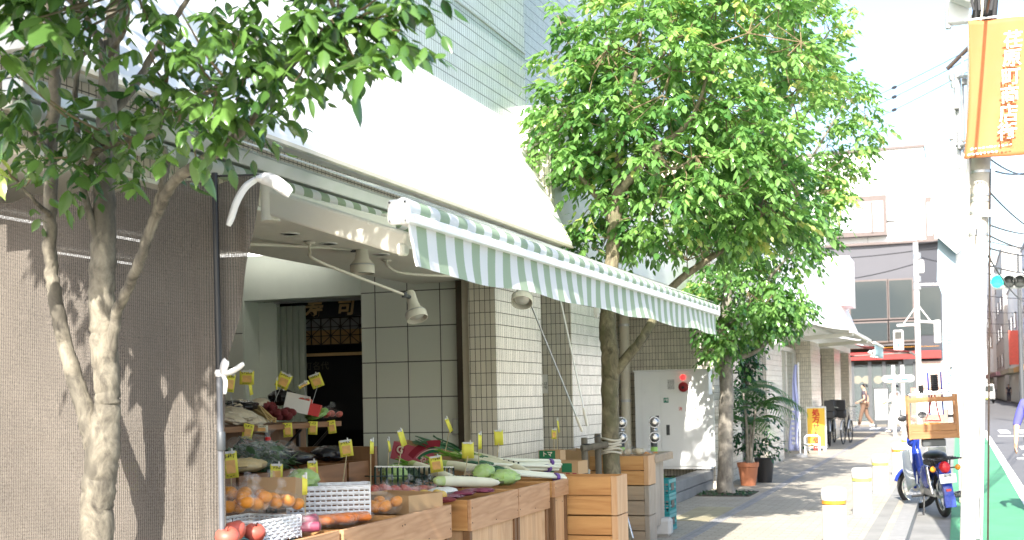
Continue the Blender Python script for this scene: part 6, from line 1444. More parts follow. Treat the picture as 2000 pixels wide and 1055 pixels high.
for k, ch in enumerate('荏原町商店街'):
    p = U(1979-k*2.2, 79+k*36, 11.93); text(ch, 'lettering', M['white'], bn, .165, p, (1, -.05, 0), Z3, .002, .0018)
bm_ = MB(); R_ = random.Random(2)
for r in range(2):
    for k in range(11-r*3):
        c = U(1898+k*7.6-r*5, 291-k*.9+r*11, 11.94); bm_.obox(c, (R_.uniform(.014, .028), .002, R_.uniform(.008, .02)), ry(R_.uniform(-.5, .5)))
bm_.build('small_lettering', M['bolwhite'], bn)
# street name post
M['postblue'] = mat('blue grey post panel', (.30, .40, .47), .45, var=.04)
sp2 = thing('street_name_post', 'tall blue grey street name post with vertical lettering behind the motorcycle', 'sign', (-.05, 18.6, 0))
def Q(u, v, y=18.6): return at(u, v, Y=y)
MB().box(-.02, .14, 18.5, 18.68, -.1, .52).build('footing', M['concretepole'], sp2, bevel=.01)
poly = [(1843, 800), (1868, 800), (1866, 560), (1872, 505), (1858, 480), (1832, 462), (1830, 548), (1840, 575)]
pp = [Q(u, v) for u, v in poly][::-1]
MB().prism([(p.x, p.z) for p in pp], .10, ((0, 18.55, 0), X3, Z3, Y3)).build('panel', M['postblue'], sp2)
text('EBARAMACHI STREET', 'lettering', M['bolwhite'], sp2, .115, Q(1855, 700, 18.545)+Vector((0, -.01, 0)), Z3, -X3, .002, .001, width=.92)
MB().tube([(.06, 18.6, .5), (.05, 18.6, 3.6), (.07, 18.6, 5.5)], .055, 14).build('post', M['white'], sp2, smooth=True)
pw_ = [Q(u, v, 18.45) for u, v in ((1818, 452), (1868, 496), (1884, 480), (1890, 300), (1856, 296), (1820, 330))]
MB().prism([(p.x, p.z) for p in pw_], .14, ((0, 18.38, 0), X3, Z3, Y3)).build('white_sign_panel', M['white'], sp2)
MB().tube([Q(1850, 135), Q(1890, 95), Q(1905, 85)], .03, 8).build('upper_arm', M['darkbrown'], sp2)
for (u, v) in ((1858, 150), (1862, 165), (1868, 178)): MB().lathe([(.03, -.05), (.04, 0), (.03, .05)], Q(u, v), n=12).build('insulator', M['steel'], sp2, smooth=True)
# traffic signal for cars
M['siggreen'] = emis('green signal lens', (.02, .65, .55), 1.6)
M['sigoff'] = mat('dark signal lens', (.06, .065, .06), .25)
def V33(u, v): return at(u, v, Y=33)
tl = thing('traffic_light', 'horizontal traffic light showing green at the right edge', 'traffic light', V33(1970, 550))
a = V33(1940, 562); b = V33(2012, 536)
MB().obox((a+b)/2+Vector((0, .12, 0)), (abs(b.x-a.x), .2, .36), None, .05).build('housing', M['bolwhite'], tl)
for k, (u, mm) in enumerate(((1948, 'siggreen'), (1971, 'sigoff'), (1992, 'sigoff'))):
    c = V33(u, 550); MB().lathe([(0, .03), (.10, .02), (.14, 0), (.15, -.02)], c+Vector((0, .0, 0)), zto((0, -1, 0)), 22).build('lens', M[mm], tl, smooth=True)
    vz = MB(); vz.grid(lambda s, t: c+Vector((.155*math.cos(-.3+s*3.74), -.25*t*(.5+.5*math.sin(s*3.14)), .155*math.sin(-.3+s*3.74))), 14, 3); vz.build('visor', M['bolwhite'], tl, solid=.004, smooth=True)
MB().tube([V33(2000, 535), V33(2060, 500)], .05, 10).build('arm', M['bolwhite'], tl, smooth=True)
def V40(u, v, y=46): return at(u, v, Y=y)
pn = thing('far_pole', 'thin dark pole rising behind the traffic light', 'pole', at(1990, 850, Y=60)); p = at(1988, 495, Y=60); MB().tube([(p.x, 60, 0), (p.x, 60, p.z)], [.12, .05], 10).build('pole', M['dgrey'], pn, smooth=True)
# pedestrian signal pole
ps = thing('signal_pole', 'white steel pole carrying the pedestrian signal at the crossing', 'signal pole', (V40(1796, 840).x, 46, 0))
q0 = V40(1797, 845); q0.z = 0; q1 = V40(1788, 474)
MB().tube([q0, q1], [.10, .085], 16).build('pole', M['bolwhite'], ps, smooth=True)
for (a, b, r) in (((1792, 634), (1752, 636), .045), ((1795, 628), (1830, 630), .045), ((1792, 595), (1765, 632), .02), ((1793, 596), (1818, 628), .02), ((1792, 556), (1846, 555), .04)): MB().tube([V40(*a), V40(*b)], r, 8).build('arm', M['bolwhite'], ps, smooth=True)
for v in (500, 545, 560): MB().lathe([(.1, -.1), (.13, -.1), (.13, .1), (.1, .1)], V40(1791, v), n=12).build('clamp', M['steel'], ps, smooth=True)
MB().obox(V40(1799, 521), (.2, .2, .45), None, .03).build('control_box', M['bolwhite'], ps)
pg_ = thing('pedestrian_signal', 'white pedestrian signal with green walking figure lit below', 'signal', V40(1755, 665), group=None)
c = V40(1755, 665); MB().obox(c, (.34, .22, .72), None, .03).build('housing', M['bolwhite'], pg_)
MB().obox(c+Vector((0, -.115, .17)), (.24, .01, .26), None).build('red_lens', M['sigoff'], pg_)
MB().obox(c+Vector((0, -.115, -.17)), (.24, .01, .26), None).build('green_lens', mat('green lens ground', (.45, .62, .58), .3), pg_)
fg = MB(); g0 = c+Vector((0, -.124, -.17)); fg.blob(g0+Z3*.085, (.03, .004, .03), 10, 6, 0); fg.tube([g0+Z3*.05, g0-Z3*.02], .02, 6).tube([g0-Z3*.02, g0+Vector((-.05, 0, -.11))], .014, 6).tube([g0-Z3*.02, g0+Vector((.05, 0, -.10))], .014, 6).tube([g0+Z3*.04, g0+Vector((.06, 0, -.01))], .011, 6)
fg.build('walking_figure', M['siggreen'], pg_)
sd2 = thing('pedestrian_signal', 'white pedestrian signal seen from its side on the right arm', 'signal', V40(1830, 645)); MB().obox(V40(1831, 648), (.22, .34, .80), None, .03).build('housing', M['bolwhite'], sd2); MB().obox(V40(1831, 648)+Vector((.10, 0, 0)), (.05, .26, .7), None).build('lens', M['sigoff'], sd2)
# area sign on two posts
sg2 = thing('guide_sign', 'rounded white guide sign with a green arrow on two posts', 'sign', (at(1754, 800, Y=41).x, 41, 0))
a = at(1723, 747, Y=41); b = at(1786, 732, Y=41); hh = (b.z-a.z)/2; cc = (a+b)/2; L = (b.x-a.x)/2
pl2 = [(L-hh+hh*math.cos(t), hh*math.sin(t)) for t in np.linspace(-1.57, 1.57, 9)]+[(-L+hh-hh*math.cos(t), hh*math.sin(t)) for t in np.linspace(1.57, -1.57, 9)]
MB().prism(pl2, .05, (cc-Y3*.03, X3, Z3, Y3)).build('board', M['bolwhite'], sg2)
for k in (-.30, .25): MB().obox(cc+Vector((k*2*L*.8, -.036, -.03)), (.22, .006, .05)).build('arrow', mat('green print', (.05, .4, .25), .5) if k < 0 else MATS.setdefault('g', mat('green print', (.05, .4, .25), .5)), sg2)
for u in (1745, 1763): x = at(u, 740, Y=41.05).x; MB().box(x-.05, x+.05, 41.03, 41.1, 0, cc.z+.42).build('post', M['bolwhite'], sg2)

# pharmacy sign, flag, rail
M['signyellow'] = mat('yellow sign face', (.78, .50, .06), .4, var=.03)
M['frame'] = mat('sign frame', (.7, .7, .68), .4)
ph = thing('standing_sign', 'yellow standing sign with red vertical lettering in front of the shop bays', 'sign', (-3.37, 32.1, 0))
a = at(1576, 880, Y=32.1); b = at(1613, 794, Y=32.1); a.z = .06
MB().box(a.x, b.x, 32.08, 32.16, a.z, b.z).build('frame', M['frame'], ph, bevel=.01)
MB().box(a.x+.03, b.x-.03, 32.072, 32.079, a.z+.05, b.z-.04).build('face', M['signyellow'], ph)
for k, ch in enumerate('処方せん受付'): text(ch, 'lettering', M['inkred'], ph, .185, ((a.x+b.x)/2, 32.069, b.z-.16-k*.175), X3, Z3, .002, .006)
for x in (a.x+.05, b.x-.05): MB().box(x-.03, x+.03, 32.0, 32.24, 0, .06).build('foot', M['frame'], ph)
M['flagblue'] = mat('pale violet flag cloth', (.42, .45, .68), .7, var=.06)
fl = thing('banner_flag', 'pale violet upright banner flag on a white pole beside the yellow sign', 'flag', (-3.45, 29, 0))
x0 = at(1561, 800, Y=29).x; zt = at(1561, 712, Y=29).z
MB().tube([(x0, 29, 0), (x0, 29, zt+.05)], .014, 8).build('pole', M['white'], fl, smooth=True)
MB().lathe([(.16, 0), (.15, .05), (.05, .08), (.02, .09)], (x0, 29, 0), n=16).build('base', M['grey'], fl, smooth=True)
MB().grid(lambda s, t: Vector((x0-.02-.24*s*(.25+.75*t)-.02*math.sin(t*9), 29+.03*math.sin(s*9+t*4), zt-1.95*t)), 12, 24).build('cloth', M['flagblue'], fl, smooth=True, solid=.002)
fm = MB()
for k in range(9): fm.obox((x0-.14, 28.95, zt-.9-k*.11), (.07, .004, .06), ry(.2*(k % 3)))
fm.build('lettering', M['bolwhite'], fl)
rl = thing('hand_rail', 'low white pipe rail standing in front of the yellow sign', 'rail', (-3.2, 30.3, 0))
a = at(1572, 852, Y=30.3); b = at(1600, 852, Y=30.3)
MB().tube([(a.x, 30.3, 0), (a.x, 30.3, .40), (a.x+.05, 30.3, .44), (b.x-.05, 30.3, .44), (b.x, 30.3, .40), (b.x, 30.3, 0)], .022, 8).tube([(a.x, 30.3, .22), (b.x, 30.3, .22)], .018, 8).build('rail', M['white'], rl, smooth=True)
# bicycles
def bicycle(lab, loc, yaw, frame):
    t = thing('bicycle', lab, 'bicycle', loc, yaw, group='bicycles parked by the last bay')
    def bp(nm, mb, m, parent=None): return mb.build(nm, M[m], parent or t, world=False, smooth=True)
    for y in (0, 1.08):
        w = bp('wheel', torus(MB(), .31, .018, 30, 8, (0, y, .33), I3), 'rubber')
        s = MB()
        for k in range(14): a = k*2*math.pi/14; s.tube([(0, y, .33), (0, y+.3*math.cos(a), .33+.3*math.sin(a))], .002, 4)
        bp('spokes', s, 'steel', w)
        bp('mudguard', band(MB(), .345, .05, (0, y, .33), I3, .5, 2.9), 'steel')
    bp('frame', MB().tube([(0, 0, .33), (0, .42, .30), (0, .92, .78), (0, 1.08, .33)], .018, 8).tube([(0, .42, .30), (0, .25, .82)], .018, 8).tube([(0, 0, .33), (0, .28, .72)], .012, 6), frame)
    bp('saddle', MB().blob((0, .22, .86), (.09, .14, .045), 12, 8, 0), 'black')
    bp('handlebar', MB().tube([(0, .9, .8), (0, .88, 1.0)], .014, 6).tube([(-.28, .72, 1.02), (-.2, .86, 1.03), (.2, .86, 1.03), (.28, .72, 1.02)], .013, 8), 'chrome')
    bk = MB()
    for z in (.72, .82, .92): bk.tube([(-.17, 1.0, z), (.17, 1.0, z), (.17, 1.28, z), (-.17, 1.28, z), (-.17, 1.0, z)], .005, 5)
    for k in range(5):
        for y in (1.0, 1.28): bk.tube([(-.17+.085*k, y, .70), (-.17+.085*k, y, .92)], .004, 4)
    bp('basket', bk, 'steel')
    bp('rear_rack', MB().tube([(-.07, .1, .70), (-.07, -.3, .70), (.07, -.3, .70), (.07, .1, .70)], .009, 6), 'black')
    bp('child_seat', MB().obox((0, -.12, .86), (.26, .22, .28), None, .05).obox((0, -.24, 1.08), (.26, .05, .3), None, .02), 'black')
    return t
bk1 = bicycle('black bicycle with child seat nearest the yellow sign', (-3.25, 34.4, 0), math.radians(8), 'black')
dup(bk1, (-3.0, 35.6, 0), math.radians(-6), 'second black bicycle parked behind the first, farther from the yellow sign')
dup(bk1, (-3.35, 36.8, 0), math.radians(12), 'third black bicycle at the far end of the row by the last pier')

# ================================================================== PLANTS
M['terracotta'] = mat('terracotta', (.42, .16, .08), .75, var=.1, dirt=.25)
M['palm'] = leafmat('palm fronds', (.03, .10, .02), (.07, .19, .03), (.2, .28, .05), .35, .3)
pt_ = thing('flower_pot', 'terracotta pot holding the feathery palm', 'pot', (-3.2, 20.25, 0))
MB().lathe([(.115, 0), (.12, .01), (.155, .29), (.17, .30), (.175, .37), (.155, .37), (.145, .32), (0, .32)], (-3.2, 20.25, 0), n=28).build('pot', M['terracotta'], pt_, smooth=True)
MB().lathe([(0, .33), (.146, .325)], (-3.2, 20.25, 0), n=20).build('soil', M['soil'], pt_)
bp2 = thing('plant_pot', 'dark plastic pot half hidden behind the terracotta pot', 'pot', (-3.02, 20.9, 0))
MB().lathe([(.12, 0), (.16, .36), (.17, .40), (.15, .40), (.14, .36), (0, .36)], (-3.05, 21.0, 0), n=24).build('pot', M['black'], bp2, smooth=True)
pm_ = thing('potted_palm', 'feathery palm with bare leaning stems growing in the terracotta pot', 'palm', (-3.2, 20.25, .33))
sm_ = MB(); tops = []
for k, (u, v) in enumerate(((1452, 768), (1476, 800), (1466, 830))):
    q = at(u, v, Y=20.25); P = spline([(-3.2+.03*k, 20.25, .33), ((-3.2+q.x)/2+.02, 20.24, (q.z+.33)/2), tuple(q)], 5); sm_.tube(P, [.028-.012*i/(len(P)-1) for i in range(len(P))], 9); tops.append(q)
sm_.build('stems', M['barkC'], pm_, smooth=True)
fr = MB(); Rp = random.Random(8); fv = []; ff = []
for q in tops:
    for k in range(9):
        az_ = Rp.uniform(0, 6.28); Lf = Rp.uniform(.5, .95); up0 = Rp.uniform(.5, 1.2); d = Vector((math.cos(az_), math.sin(az_), 0)); prev = None
        P = [Vector(q)+d*Lf*s+Z3*(up0*Lf*s-(.55+up0*.45)*Lf*s*s) for s in np.linspace(0, 1, 14)]
        fr.tube(P, [.006-.004*i/13 for i in range(14)], 4)
        sd_ = d.cross(Z3)
        for i in range(2, 14):
            tng = (P[i]-P[i-1]).normalized(); l = .26*math.sin(math.pi*(i/14)**.7)+.05
            for s in (-1, 1):
                tip = P[i]+sd_*s*l*.8+tng*l*.7-Z3*l*.35; wv = tng*.012
                fr.add([P[i]-wv, P[i]+wv, P[i]*.4+tip*.6+wv*.8, tip, P[i]*.4+tip*.6-wv*.8], [(0, 1, 2, 3, 4)])
fo = fr.build('fronds', M['palm'], pm_)
at_ = fo.data.attributes.new('tone', 'FLOAT', 'POINT'); at_.data.foreach_set('value', np.full(len(fo.data.vertices), .45, dtype=np.float32))
vn = thing('climbing_shrub', 'tall dark leafy shrub climbing the tiled corner behind the potted palm', 'shrub', (-3.35, 21.4, 0))
sv = []; Rv = np.random.default_rng(4); stv = MB().tube([(-3.4, 21.4, 0), (-3.38, 21.4, 1.2), (-3.3, 21.4, 2.3)], [.03, .025, .012], 8)
stv.build('stem', M['barkC'], vn, smooth=True)
for k in range(230):
    z = Rv.uniform(.45, 2.55); w = .20+.14*math.sin(z*2.2); c = np.array([-3.32+Rv.normal(0, w*.8), 21.35+Rv.normal(0, w*.8), z])
    cluster(sv, c, (c[0]+3.32, c[1]-21.4, 0), 2, .16, .085, 5, float(np.clip(Rv.normal(.35, .2), 0, 1)), Rv)
foliage('leaves', sv, M['leafC'], vn, 8)
def cover(name, lab, x0, x1, y0, y1, z, n, seed, m='leafC'):
    R = np.random.default_rng(seed); s = []
    for k in range(n): s.append([R.uniform(x0, x1), R.uniform(y0, y1), z, R.normal(0, 1), R.normal(0, 1), R.uniform(.3, 1.4), .05, .035, 5, float(np.clip(R.normal(.3, .2), 0, 1))])
    tag(foliage(name, s, M[m], None, seed), lab, 'ground cover', None, 'stuff')
struct(MB().box(-3.75, -2.85, 18.1, 19.0, -.02, .012).build('tree_pit_soil', M['soil'])); struct(MB().box(-3.5, -2.78, 11.45, 12.10, -.02, .012).build('tree_pit_soil', M['soil']))
cover('ground_cover', 'dark creeping leaves in the soil square at the foot of the third tree', -3.72, -2.88, 18.12, 18.97, .01, 420, 1)
cover('ground_cover', 'dark creeping leaves at the foot of the second tree', -3.45, -2.80, 11.5, 12.05, .01, 260, 2)
cover('weeds', 'low weeds in the bed behind the grey planter kerb', -5.1, -3.9, 16.95, 19.2, .2, 420, 3, 'leafB')

# ================================================================== PEOPLE
def skin(name, pts, links, m, parent, sub=2):
    """continuous limb surface grown on a skeleton: pts {key: (x, y, z, r)}"""
    keys = list(pts); b = bmesh.new(); L = b.verts.layers.skin.verify(); vs = {}
    for k in keys: v = b.verts.new(pts[k][:3]); v[L].radius = (pts[k][3], pts[k][4] if len(pts[k]) > 4 else pts[k][3]); vs[k] = v
    b.verts.index_update(); vs[keys[0]][L].use_root = True
    for a, c in links: b.edges.new((vs[a], vs[c]))
    me = bpy.data.meshes.new(name); b.to_mesh(me); b.free()
    o = bpy.data.objects.new(name, me); col.objects.link(o)
    o.modifiers.new('skin', 'SKIN').use_smooth_shade = True; s = o.modifiers.new('sub', 'SUBSURF'); s.levels = s.render_levels = sub
    dg = bpy.context.evaluated_depsgraph_get(); dg.update()
    m2 = bpy.data.meshes.new_from_object(o.evaluated_get(dg)); bpy.data.objects.remove(o)
    m2.materials.clear(); m2.materials.append(m); m2.polygons.foreach_set('use_smooth', [True]*len(m2.polygons))
    o = bpy.data.objects.new(name, m2); col.objects.link(o); o.parent = parent; return o
M['skin'] = mat('skin', (.52, .31, .21), .5, var=.06)
M['hair'] = mat('black hair', (.015, .012, .01), .4, var=.3, stretch=(8, 8, 1))
def person(lab, loc, yaw, top, bottom, shoe, arm_l, arm_r, leg_l, leg_r, H=1.7, hat=None, sleeve=.55, lean=0):
    """arms and legs are given as (elbow, hand) and (knee, foot) points for a 1.7 m figure facing +Y"""
    t = thing('person', lab, 'person', loc, yaw); k = H/1.7; t.scale = (k, k, k)
    P = {'pelvis': (0, 0, .95, .125, .095), 'waist': (0, lean*.2, 1.10, .115, .085), 'chest': (0, lean*.6, 1.30, .145, .10), 'neck0': (0, lean, 1.43, .06), 'neck': (0, lean+.01, 1.49, .052), 'jaw': (0, lean+.035, 1.545, .068, .074), 'head': (0, lean+.02, 1.61, .078, .092), 'crown': (0, lean+.01, 1.67, .055, .065)}
    Lk = [('pelvis', 'waist'), ('waist', 'chest'), ('chest', 'neck0'), ('neck0', 'neck'), ('neck', 'jaw'), ('jaw', 'head'), ('head', 'crown')]
    P['nose'] = (0, lean+.125, 1.585, .012); Lk.append(('head', 'nose'))
    for s, A, Lg, n in ((-1, arm_l, leg_l, 'l'), (1, arm_r, leg_r, 'r')):
        e = Vector(A[0]); h = Vector(A[1])
        P['sh'+n] = (s*.175, lean*.8, 1.385, .056); P['el'+n] = (*e, .041); P['wr'+n] = (*h, .026)
        d = (h-e).normalized(); P['palm'+n] = (*(h+d*.06), .034, .018); Lk += [('chest', 'sh'+n), ('sh'+n, 'el'+n), ('el'+n, 'wr'+n), ('wr'+n, 'palm'+n)]
        sd = d.cross(Vector((s, .2, 0))).normalized()
        for q in range(4):
            o = sd*(-.03+.02*q); ln = (.065, .075, .07, .055)[q]; b0 = h+d*.105+o; P['f%d%s' % (q, n)] = (*b0, .0095); P['g%d%s' % (q, n)] = (*(b0+d*ln*.8+Vector((-s*.015, .01, 0))), .008); Lk += [('palm'+n, 'f%d%s' % (q, n)), ('f%d%s' % (q, n), 'g%d%s' % (q, n))]
        th = h+d*.05+sd*-.05; P['t'+n] = (*th, .010); P['u'+n] = (*(th+d*.035), .008); Lk += [('palm'+n, 't'+n), ('t'+n, 'u'+n)]
        kn = Vector(Lg[0]); ft = Vector(Lg[1])
        P['hip'+n] = (s*.09, 0, .90, .085); P['kn'+n] = (*kn, .056); P['an'+n] = (*ft, .036); P['toe'+n] = (ft.x, ft.y+.13, max(.03, ft.z-.06), .03); Lk += [('pelvis', 'hip'+n), ('hip'+n, 'kn'+n), ('kn'+n, 'an'+n), ('an'+n, 'toe'+n)]
    body = skin('body', P, Lk, M['skin'], t)
    def mix(a, b, f): return tuple(P[a][i]+(P[b][i]-P[a][i])*f for i in range(3))
    def grow(keys, g): return {q: (*P[q][:3], *[r+g for r in P[q][3:]]) for q in keys}
    sh = grow(['waist', 'pelvis', 'chest', 'neck0', 'shl', 'shr'], .014); sl = [('waist', 'pelvis'), ('waist', 'chest'), ('chest', 'neck0'), ('chest', 'shl'), ('chest', 'shr')]
    for n in 'lr':
        if sleeve <= 1: sh['cuff'+n] = (*mix('sh'+n, 'el'+n, sleeve), .058); sl.append(('sh'+n, 'cuff'+n))
        else: sh['el'+n] = (*P['el'+n][:3], .052); sh['cuff'+n] = (*mix('el'+n, 'wr'+n, sleeve-1), .044); sl += [('sh'+n, 'el'+n), ('el'+n, 'cuff'+n)]
    skin('shirt', sh, sl, top, t)
    tr = grow(['pelvis', 'hipl', 'hipr', 'knl', 'knr'], .018); tl_ = [('pelvis', 'hipl'), ('pelvis', 'hipr'), ('hipl', 'knl'), ('hipr', 'knr')]
    for n in 'lr': tr['hem'+n] = (*mix('kn'+n, 'an'+n, .93), .062); tl_.append(('kn'+n, 'hem'+n))
    skin('trousers', tr, tl_, bottom, t)
    for n in 'lr': skin('shoe', {'a': (*P['an'+n][:3], .045), 'h': (P['an'+n][0], P['an'+n][1]-.03, P['an'+n][2]-.045, .04), 'b': (P['toe'+n][0], P['toe'+n][1]+.03, P['toe'+n][2]+.005, .038)}, [('a', 'b'), ('a', 'h')], shoe, t)
    hm = MB(); hm.grid(lambda u, v: Vector((.098*math.sin(v*1.75)*math.cos(u*6.283), lean-.0+.108*math.sin(v*1.75)*math.sin(u*6.283)-.018-.02*v, 1.625+.095*math.cos(v*1.75)-(.05*max(0, -math.sin(u*6.283))*v))), 20, 8)
    hm.build('hair', M['hair'], t, smooth=True, world=False)
    for s in (-1, 1):
        MB().blob((s*.032, lean+.098, 1.605), .009, 8, 6, 0).build('eye', M['black'], t, world=False, smooth=True)
    MB().blob((0, lean+.103, 1.548), (.024, .006, .006), 8, 5, 0).build('mouth', M['inkred'], t, world=False, smooth=True)
    if hat: MB().lathe([(.15, 0), (.11, .005), (.104, .05), (.07, .10), (0, .115)], (0, lean+.01, 1.635), n=20, squash=(1, 1.15)).build('cap', hat, t, world=False, smooth=True)
    return t
c_dark = mat('charcoal tee shirt', (.055, .045, .06), .8, var=.1); c_brown = mat('brown trousers', (.17, .10, .065), .8, var=.1); c_white = mat('white clothing', (.78, .78, .78), .8, var=.04); c_blue = mat('violet blue long sleeve', (.10, .10, .42), .8, var=.08); c_navy = mat('dark trousers', (.04, .04, .06), .8); c_shoe = mat('pale shoes', (.5, .5, .5), .6)
q = at(1690, 836, Z=0)
person('person in charcoal tee shirt and brown trousers walking left past the white board', (q.x, q.y, 0), math.radians(80), c_dark, c_brown, c_shoe, ((-.23, -.06, 1.12), (-.20, .16, 1.02)), ((.24, -.08, 1.10), (.24, -.02, .86)), ((-.09, .12, .50), (-.09, .22, .09)), ((.09, -.05, .49), (.09, -.30, .13)), 1.72)
q = at(1750, 846, Z=0)
person('person in white clothes and white cap walking behind the motorcycle', (q.x, q.y, 0), math.radians(60), c_white, c_white, c_shoe, ((-.23, .05, 1.12), (-.2, .25, 1.05)), ((.24, -.06, 1.10), (.24, .05, .88)), ((-.09, .14, .50), (-.09, .2, .09)), ((.09, -.03, .49), (.09, -.28, .13)), 1.68, hat=M['bolwhite'], sleeve=1.7)
q = at(2026, 757, Y=17.2)
person('person in violet blue sleeves cut off by the right edge of the photo', (q.x, 17.2, -.105), math.radians(175), c_blue, c_navy, c_shoe, ((-.24, -.04, 1.12), (-.25, .02, .86)), ((.255, .02, 1.12), (.265, .14, .90)), ((-.09, .10, .50), (-.09, .06, .09)), ((.09, .03, .49), (.09, -.1, .10)), 1.70, sleeve=1.12)
q = at(1971, 786, Z=0)
person('distant person in dark clothes walking on the far right pavement', (q.x, q.y, 0), math.radians(180), c_navy, c_navy, c_shoe, ((-.23, 0, 1.12), (-.23, .05, .86)), ((.23, 0, 1.12), (.23, .05, .86)), ((-.09, .1, .50), (-.09, .1, .09)), ((.09, 0, .49), (.09, -.15, .11)), 1.7)
# ================================================================== BUILDING ACROSS THE CROSSING
M['greywall'] = mat('grey metal cladding', (.08, .08, .092), .5, var=.04, scale=2)
M['greydark'] = mat('dark grey cladding', (.035, .038, .05), .5, var=.05)
M['farwhite'] = mat('white render', (.74, .74, .72), .8, var=.03, dirt=.1)
M['framebr'] = mat('pinkish brown window frame', (.12, .095, .088), .5)
M['glassdark'] = glass('dark reflecting glass', (.045, .055, .058), .94, .08)
M['glassdark'].node_tree.nodes['Principled BSDF'].inputs['Specular IOR Level'].default_value = .3
M['glasspale'] = glass('curtained glass', (.55, .62, .62), .8, .1)
M['fascia'] = mat('red shop fascia', (.28, .025, .022), .5, var=.06)
M['orangeband'] = mat('orange band', (.75, .36, .05), .5)
M['brick'] = tiles('pink brick cladding', (.42, .26, .21), (.5, .45, .4), .2, .07, .012, .8, .12, .5)
M['shopdark'] = mat('cafe interior', (.06, .05, .04), .7, var=.4, scale=1.2)
cbd = thing('corner_building', 'grey and white building with red shop fascia facing the crossing', 'building', (-3, 62, 0))
BY = 62.0
def pb(mb, u0, v0, u1, v1, y=BY, th=.2):
    a = at(u0, v1, Y=y); b = at(u1, v0, Y=y); return mb.box(a.x, b.x, y, y+th, a.z, b.z)
def cp(nm, mb, m, parent=None, **k): return mb.build(nm, M[m], parent or cbd, **k)
a = at(1480, 700, Y=BY); b = at(1846, 700, Y=BY); z1 = at(1700, 676, Y=BY).z; z2 = at(1700, 474, Y=BY).z; z3 = at(1700, 292, Y=BY).z; c0 = at(1790, 600, Y=BY).x; c1 = at(1806, 400, Y=BY).x
cp('wall', MB().box(a.x, c0, BY+.1, BY+10, z1, z2), 'greywall'); cp('wall', MB().box(c0+.01, b.x, BY+.4, BY+10, 0, z2-.002), 'greydark')
e1 = at(1832, 474, Y=BY).x; pol = [(a.x, z2+.01), (e1, z2+.01), (c1, z3), (a.x, z3)]
cp('upper_wall', MB().prism(pol, 9, ((0, BY+.5, 0), X3, Z3, Y3)), 'farwhite'); cp('parapet', MB().box(a.x-.1, c1+.05, BY+.42, BY+9.4, z3+.002, z3+.12), 'framebr')
sm = MB()
for k in range(1, 4): sm.box(a.x, c1-.1, BY+.492, BY+.499, z2+(z3-z2)*k/4-.012, z2+(z3-z2)*k/4+.012)
for k in range(1, 6): x = a.x+(c1-a.x)*k/6; sm.box(x-.01, x+.01, BY+.4935, BY+.4985, z2+.02, z3-.02)
cp('panel_seams', sm, 'grey')
MB().tube([(c1-.35, BY+.45, z2+.05), (c1-.35, BY+.45, z3-.3)], .05, 8).build('downpipe', M['grey'], cbd, smooth=True)
MB().obox((c1-1.6, BY+.44, z2+1.2), (.5, .12, .35), None, .02).build('vent_hood', M['grey'], cbd)
cp('ledge', MB().box(a.x, b.x, BY-.05, BY+.5, z2-.12, z2-.004), 'framebr')
for (u0, v0, u1, v1) in ((1662, 548, 1731, 624), (1738, 546, 1781, 621), (1665, 630, 1733, 668), (1738, 628, 1786, 665)):
    f = cp('window', pb(MB(), u0-3, v0-3, u1+3, v1+3, BY-.02, .14), 'framebr'); cp('pane', pb(MB(), u0, v0, u1, v1, BY-.03, .008), 'glassdark', f)
f = cp('window', pb(MB(), 1612, 380, 1730, 466, BY+.05, .46), 'framebr')
for (u0, v0, u1, v1) in ((1622, 394, 1664, 456), (1668, 392, 1724, 455)): cp('pane', pb(MB(), u0, v0, u1, v1, BY+.03, .015), 'glasspale', f)
cp('mullion', pb(MB(), 1702, 394, 1704.5, 455, BY+.02, .009), 'framebr', f)
f = cp('window', pb(MB(), 1809, 384, 1823, 472, BY+.3, .21), 'framebr'); cp('pane', pb(MB(), 1812, 395, 1820, 460, BY+.28, .015), 'glasspale', f)
cp('window', pb(MB(), 1795, 560, 1836, 655, BY+.37, .035), 'glassdark')
cp('fascia_board', pb(MB(), 1600, 684, 1838, 706, BY-.3, .5), 'fascia'); cp('orange_band', pb(MB(), 1600, 676, 1834, 683, BY-.34, .5), 'orangeband')
cp('shop_interior', MB().box(a.x, c0-.8, BY+3.6, BY+3.7, 0, z1).box(a.x, c0-.8, BY+.2, BY+3.6, -.1, .02), 'shopdark')
f = cp('shopfront', MB(), 'dgrey') if False else None
sf = MB()
for u in (1666, 1700, 1728, 1760, 1788): pb(sf, u-1.5, 706, u+1.5, 836, BY+.06, .08)
pb(sf, 1600, 704, 1790, 709, BY+.05, .1)
f = cp('shopfront_frame', sf, 'dgrey'); cp('pane', pb(MB(), 1600, 710, 1788, 836, BY+.10, .012), 'glass', f)
cp('brick_wall', MB().box(at(1790, 750, Y=BY).x, b.x, BY+.0, BY+.39, 0, at(1800, 706, Y=BY).z), 'brick')
for (u, v) in ((1675, 742), (1692, 742), (1715, 742), (1737, 742)): MB().blob(at(u, v, Y=BY+1.5), .2, 14, 10, 0).build('pendant_lamp', emis('warm pendant lamp', (1, .75, .45), 1.2) if u == 1675 else bpy.data.materials['warm pendant lamp'], cbd, smooth=True)
sg3 = MB(); R_ = random.Random(9)
for k in range(12): sg3.obox(at(1712+R_.uniform(-10, 10), 690+R_.uniform(-7, 7), Y=BY-.33), (R_.uniform(.1, .35), .03, R_.uniform(.05, .2)), ry(R_.uniform(-1, 1)))
cp('fascia_lettering', sg3, 'farwhite')
ra = thing('red_awning', 'dark red folding shop awning at the end of the tiled building', 'awning', (-2.5, 47, 2.6))
M['redcloth'] = mat('red awning cloth', (.34, .045, .045), .7, var=.06)
MB().grid(lambda s, t: Vector((-3.3+1.9*t, 42.6+4.0*s, 3.02-.32*t-.03*math.sin(t*3.1))), 6, 6).build('cloth', M['redcloth'], ra, smooth=True, solid=.01)
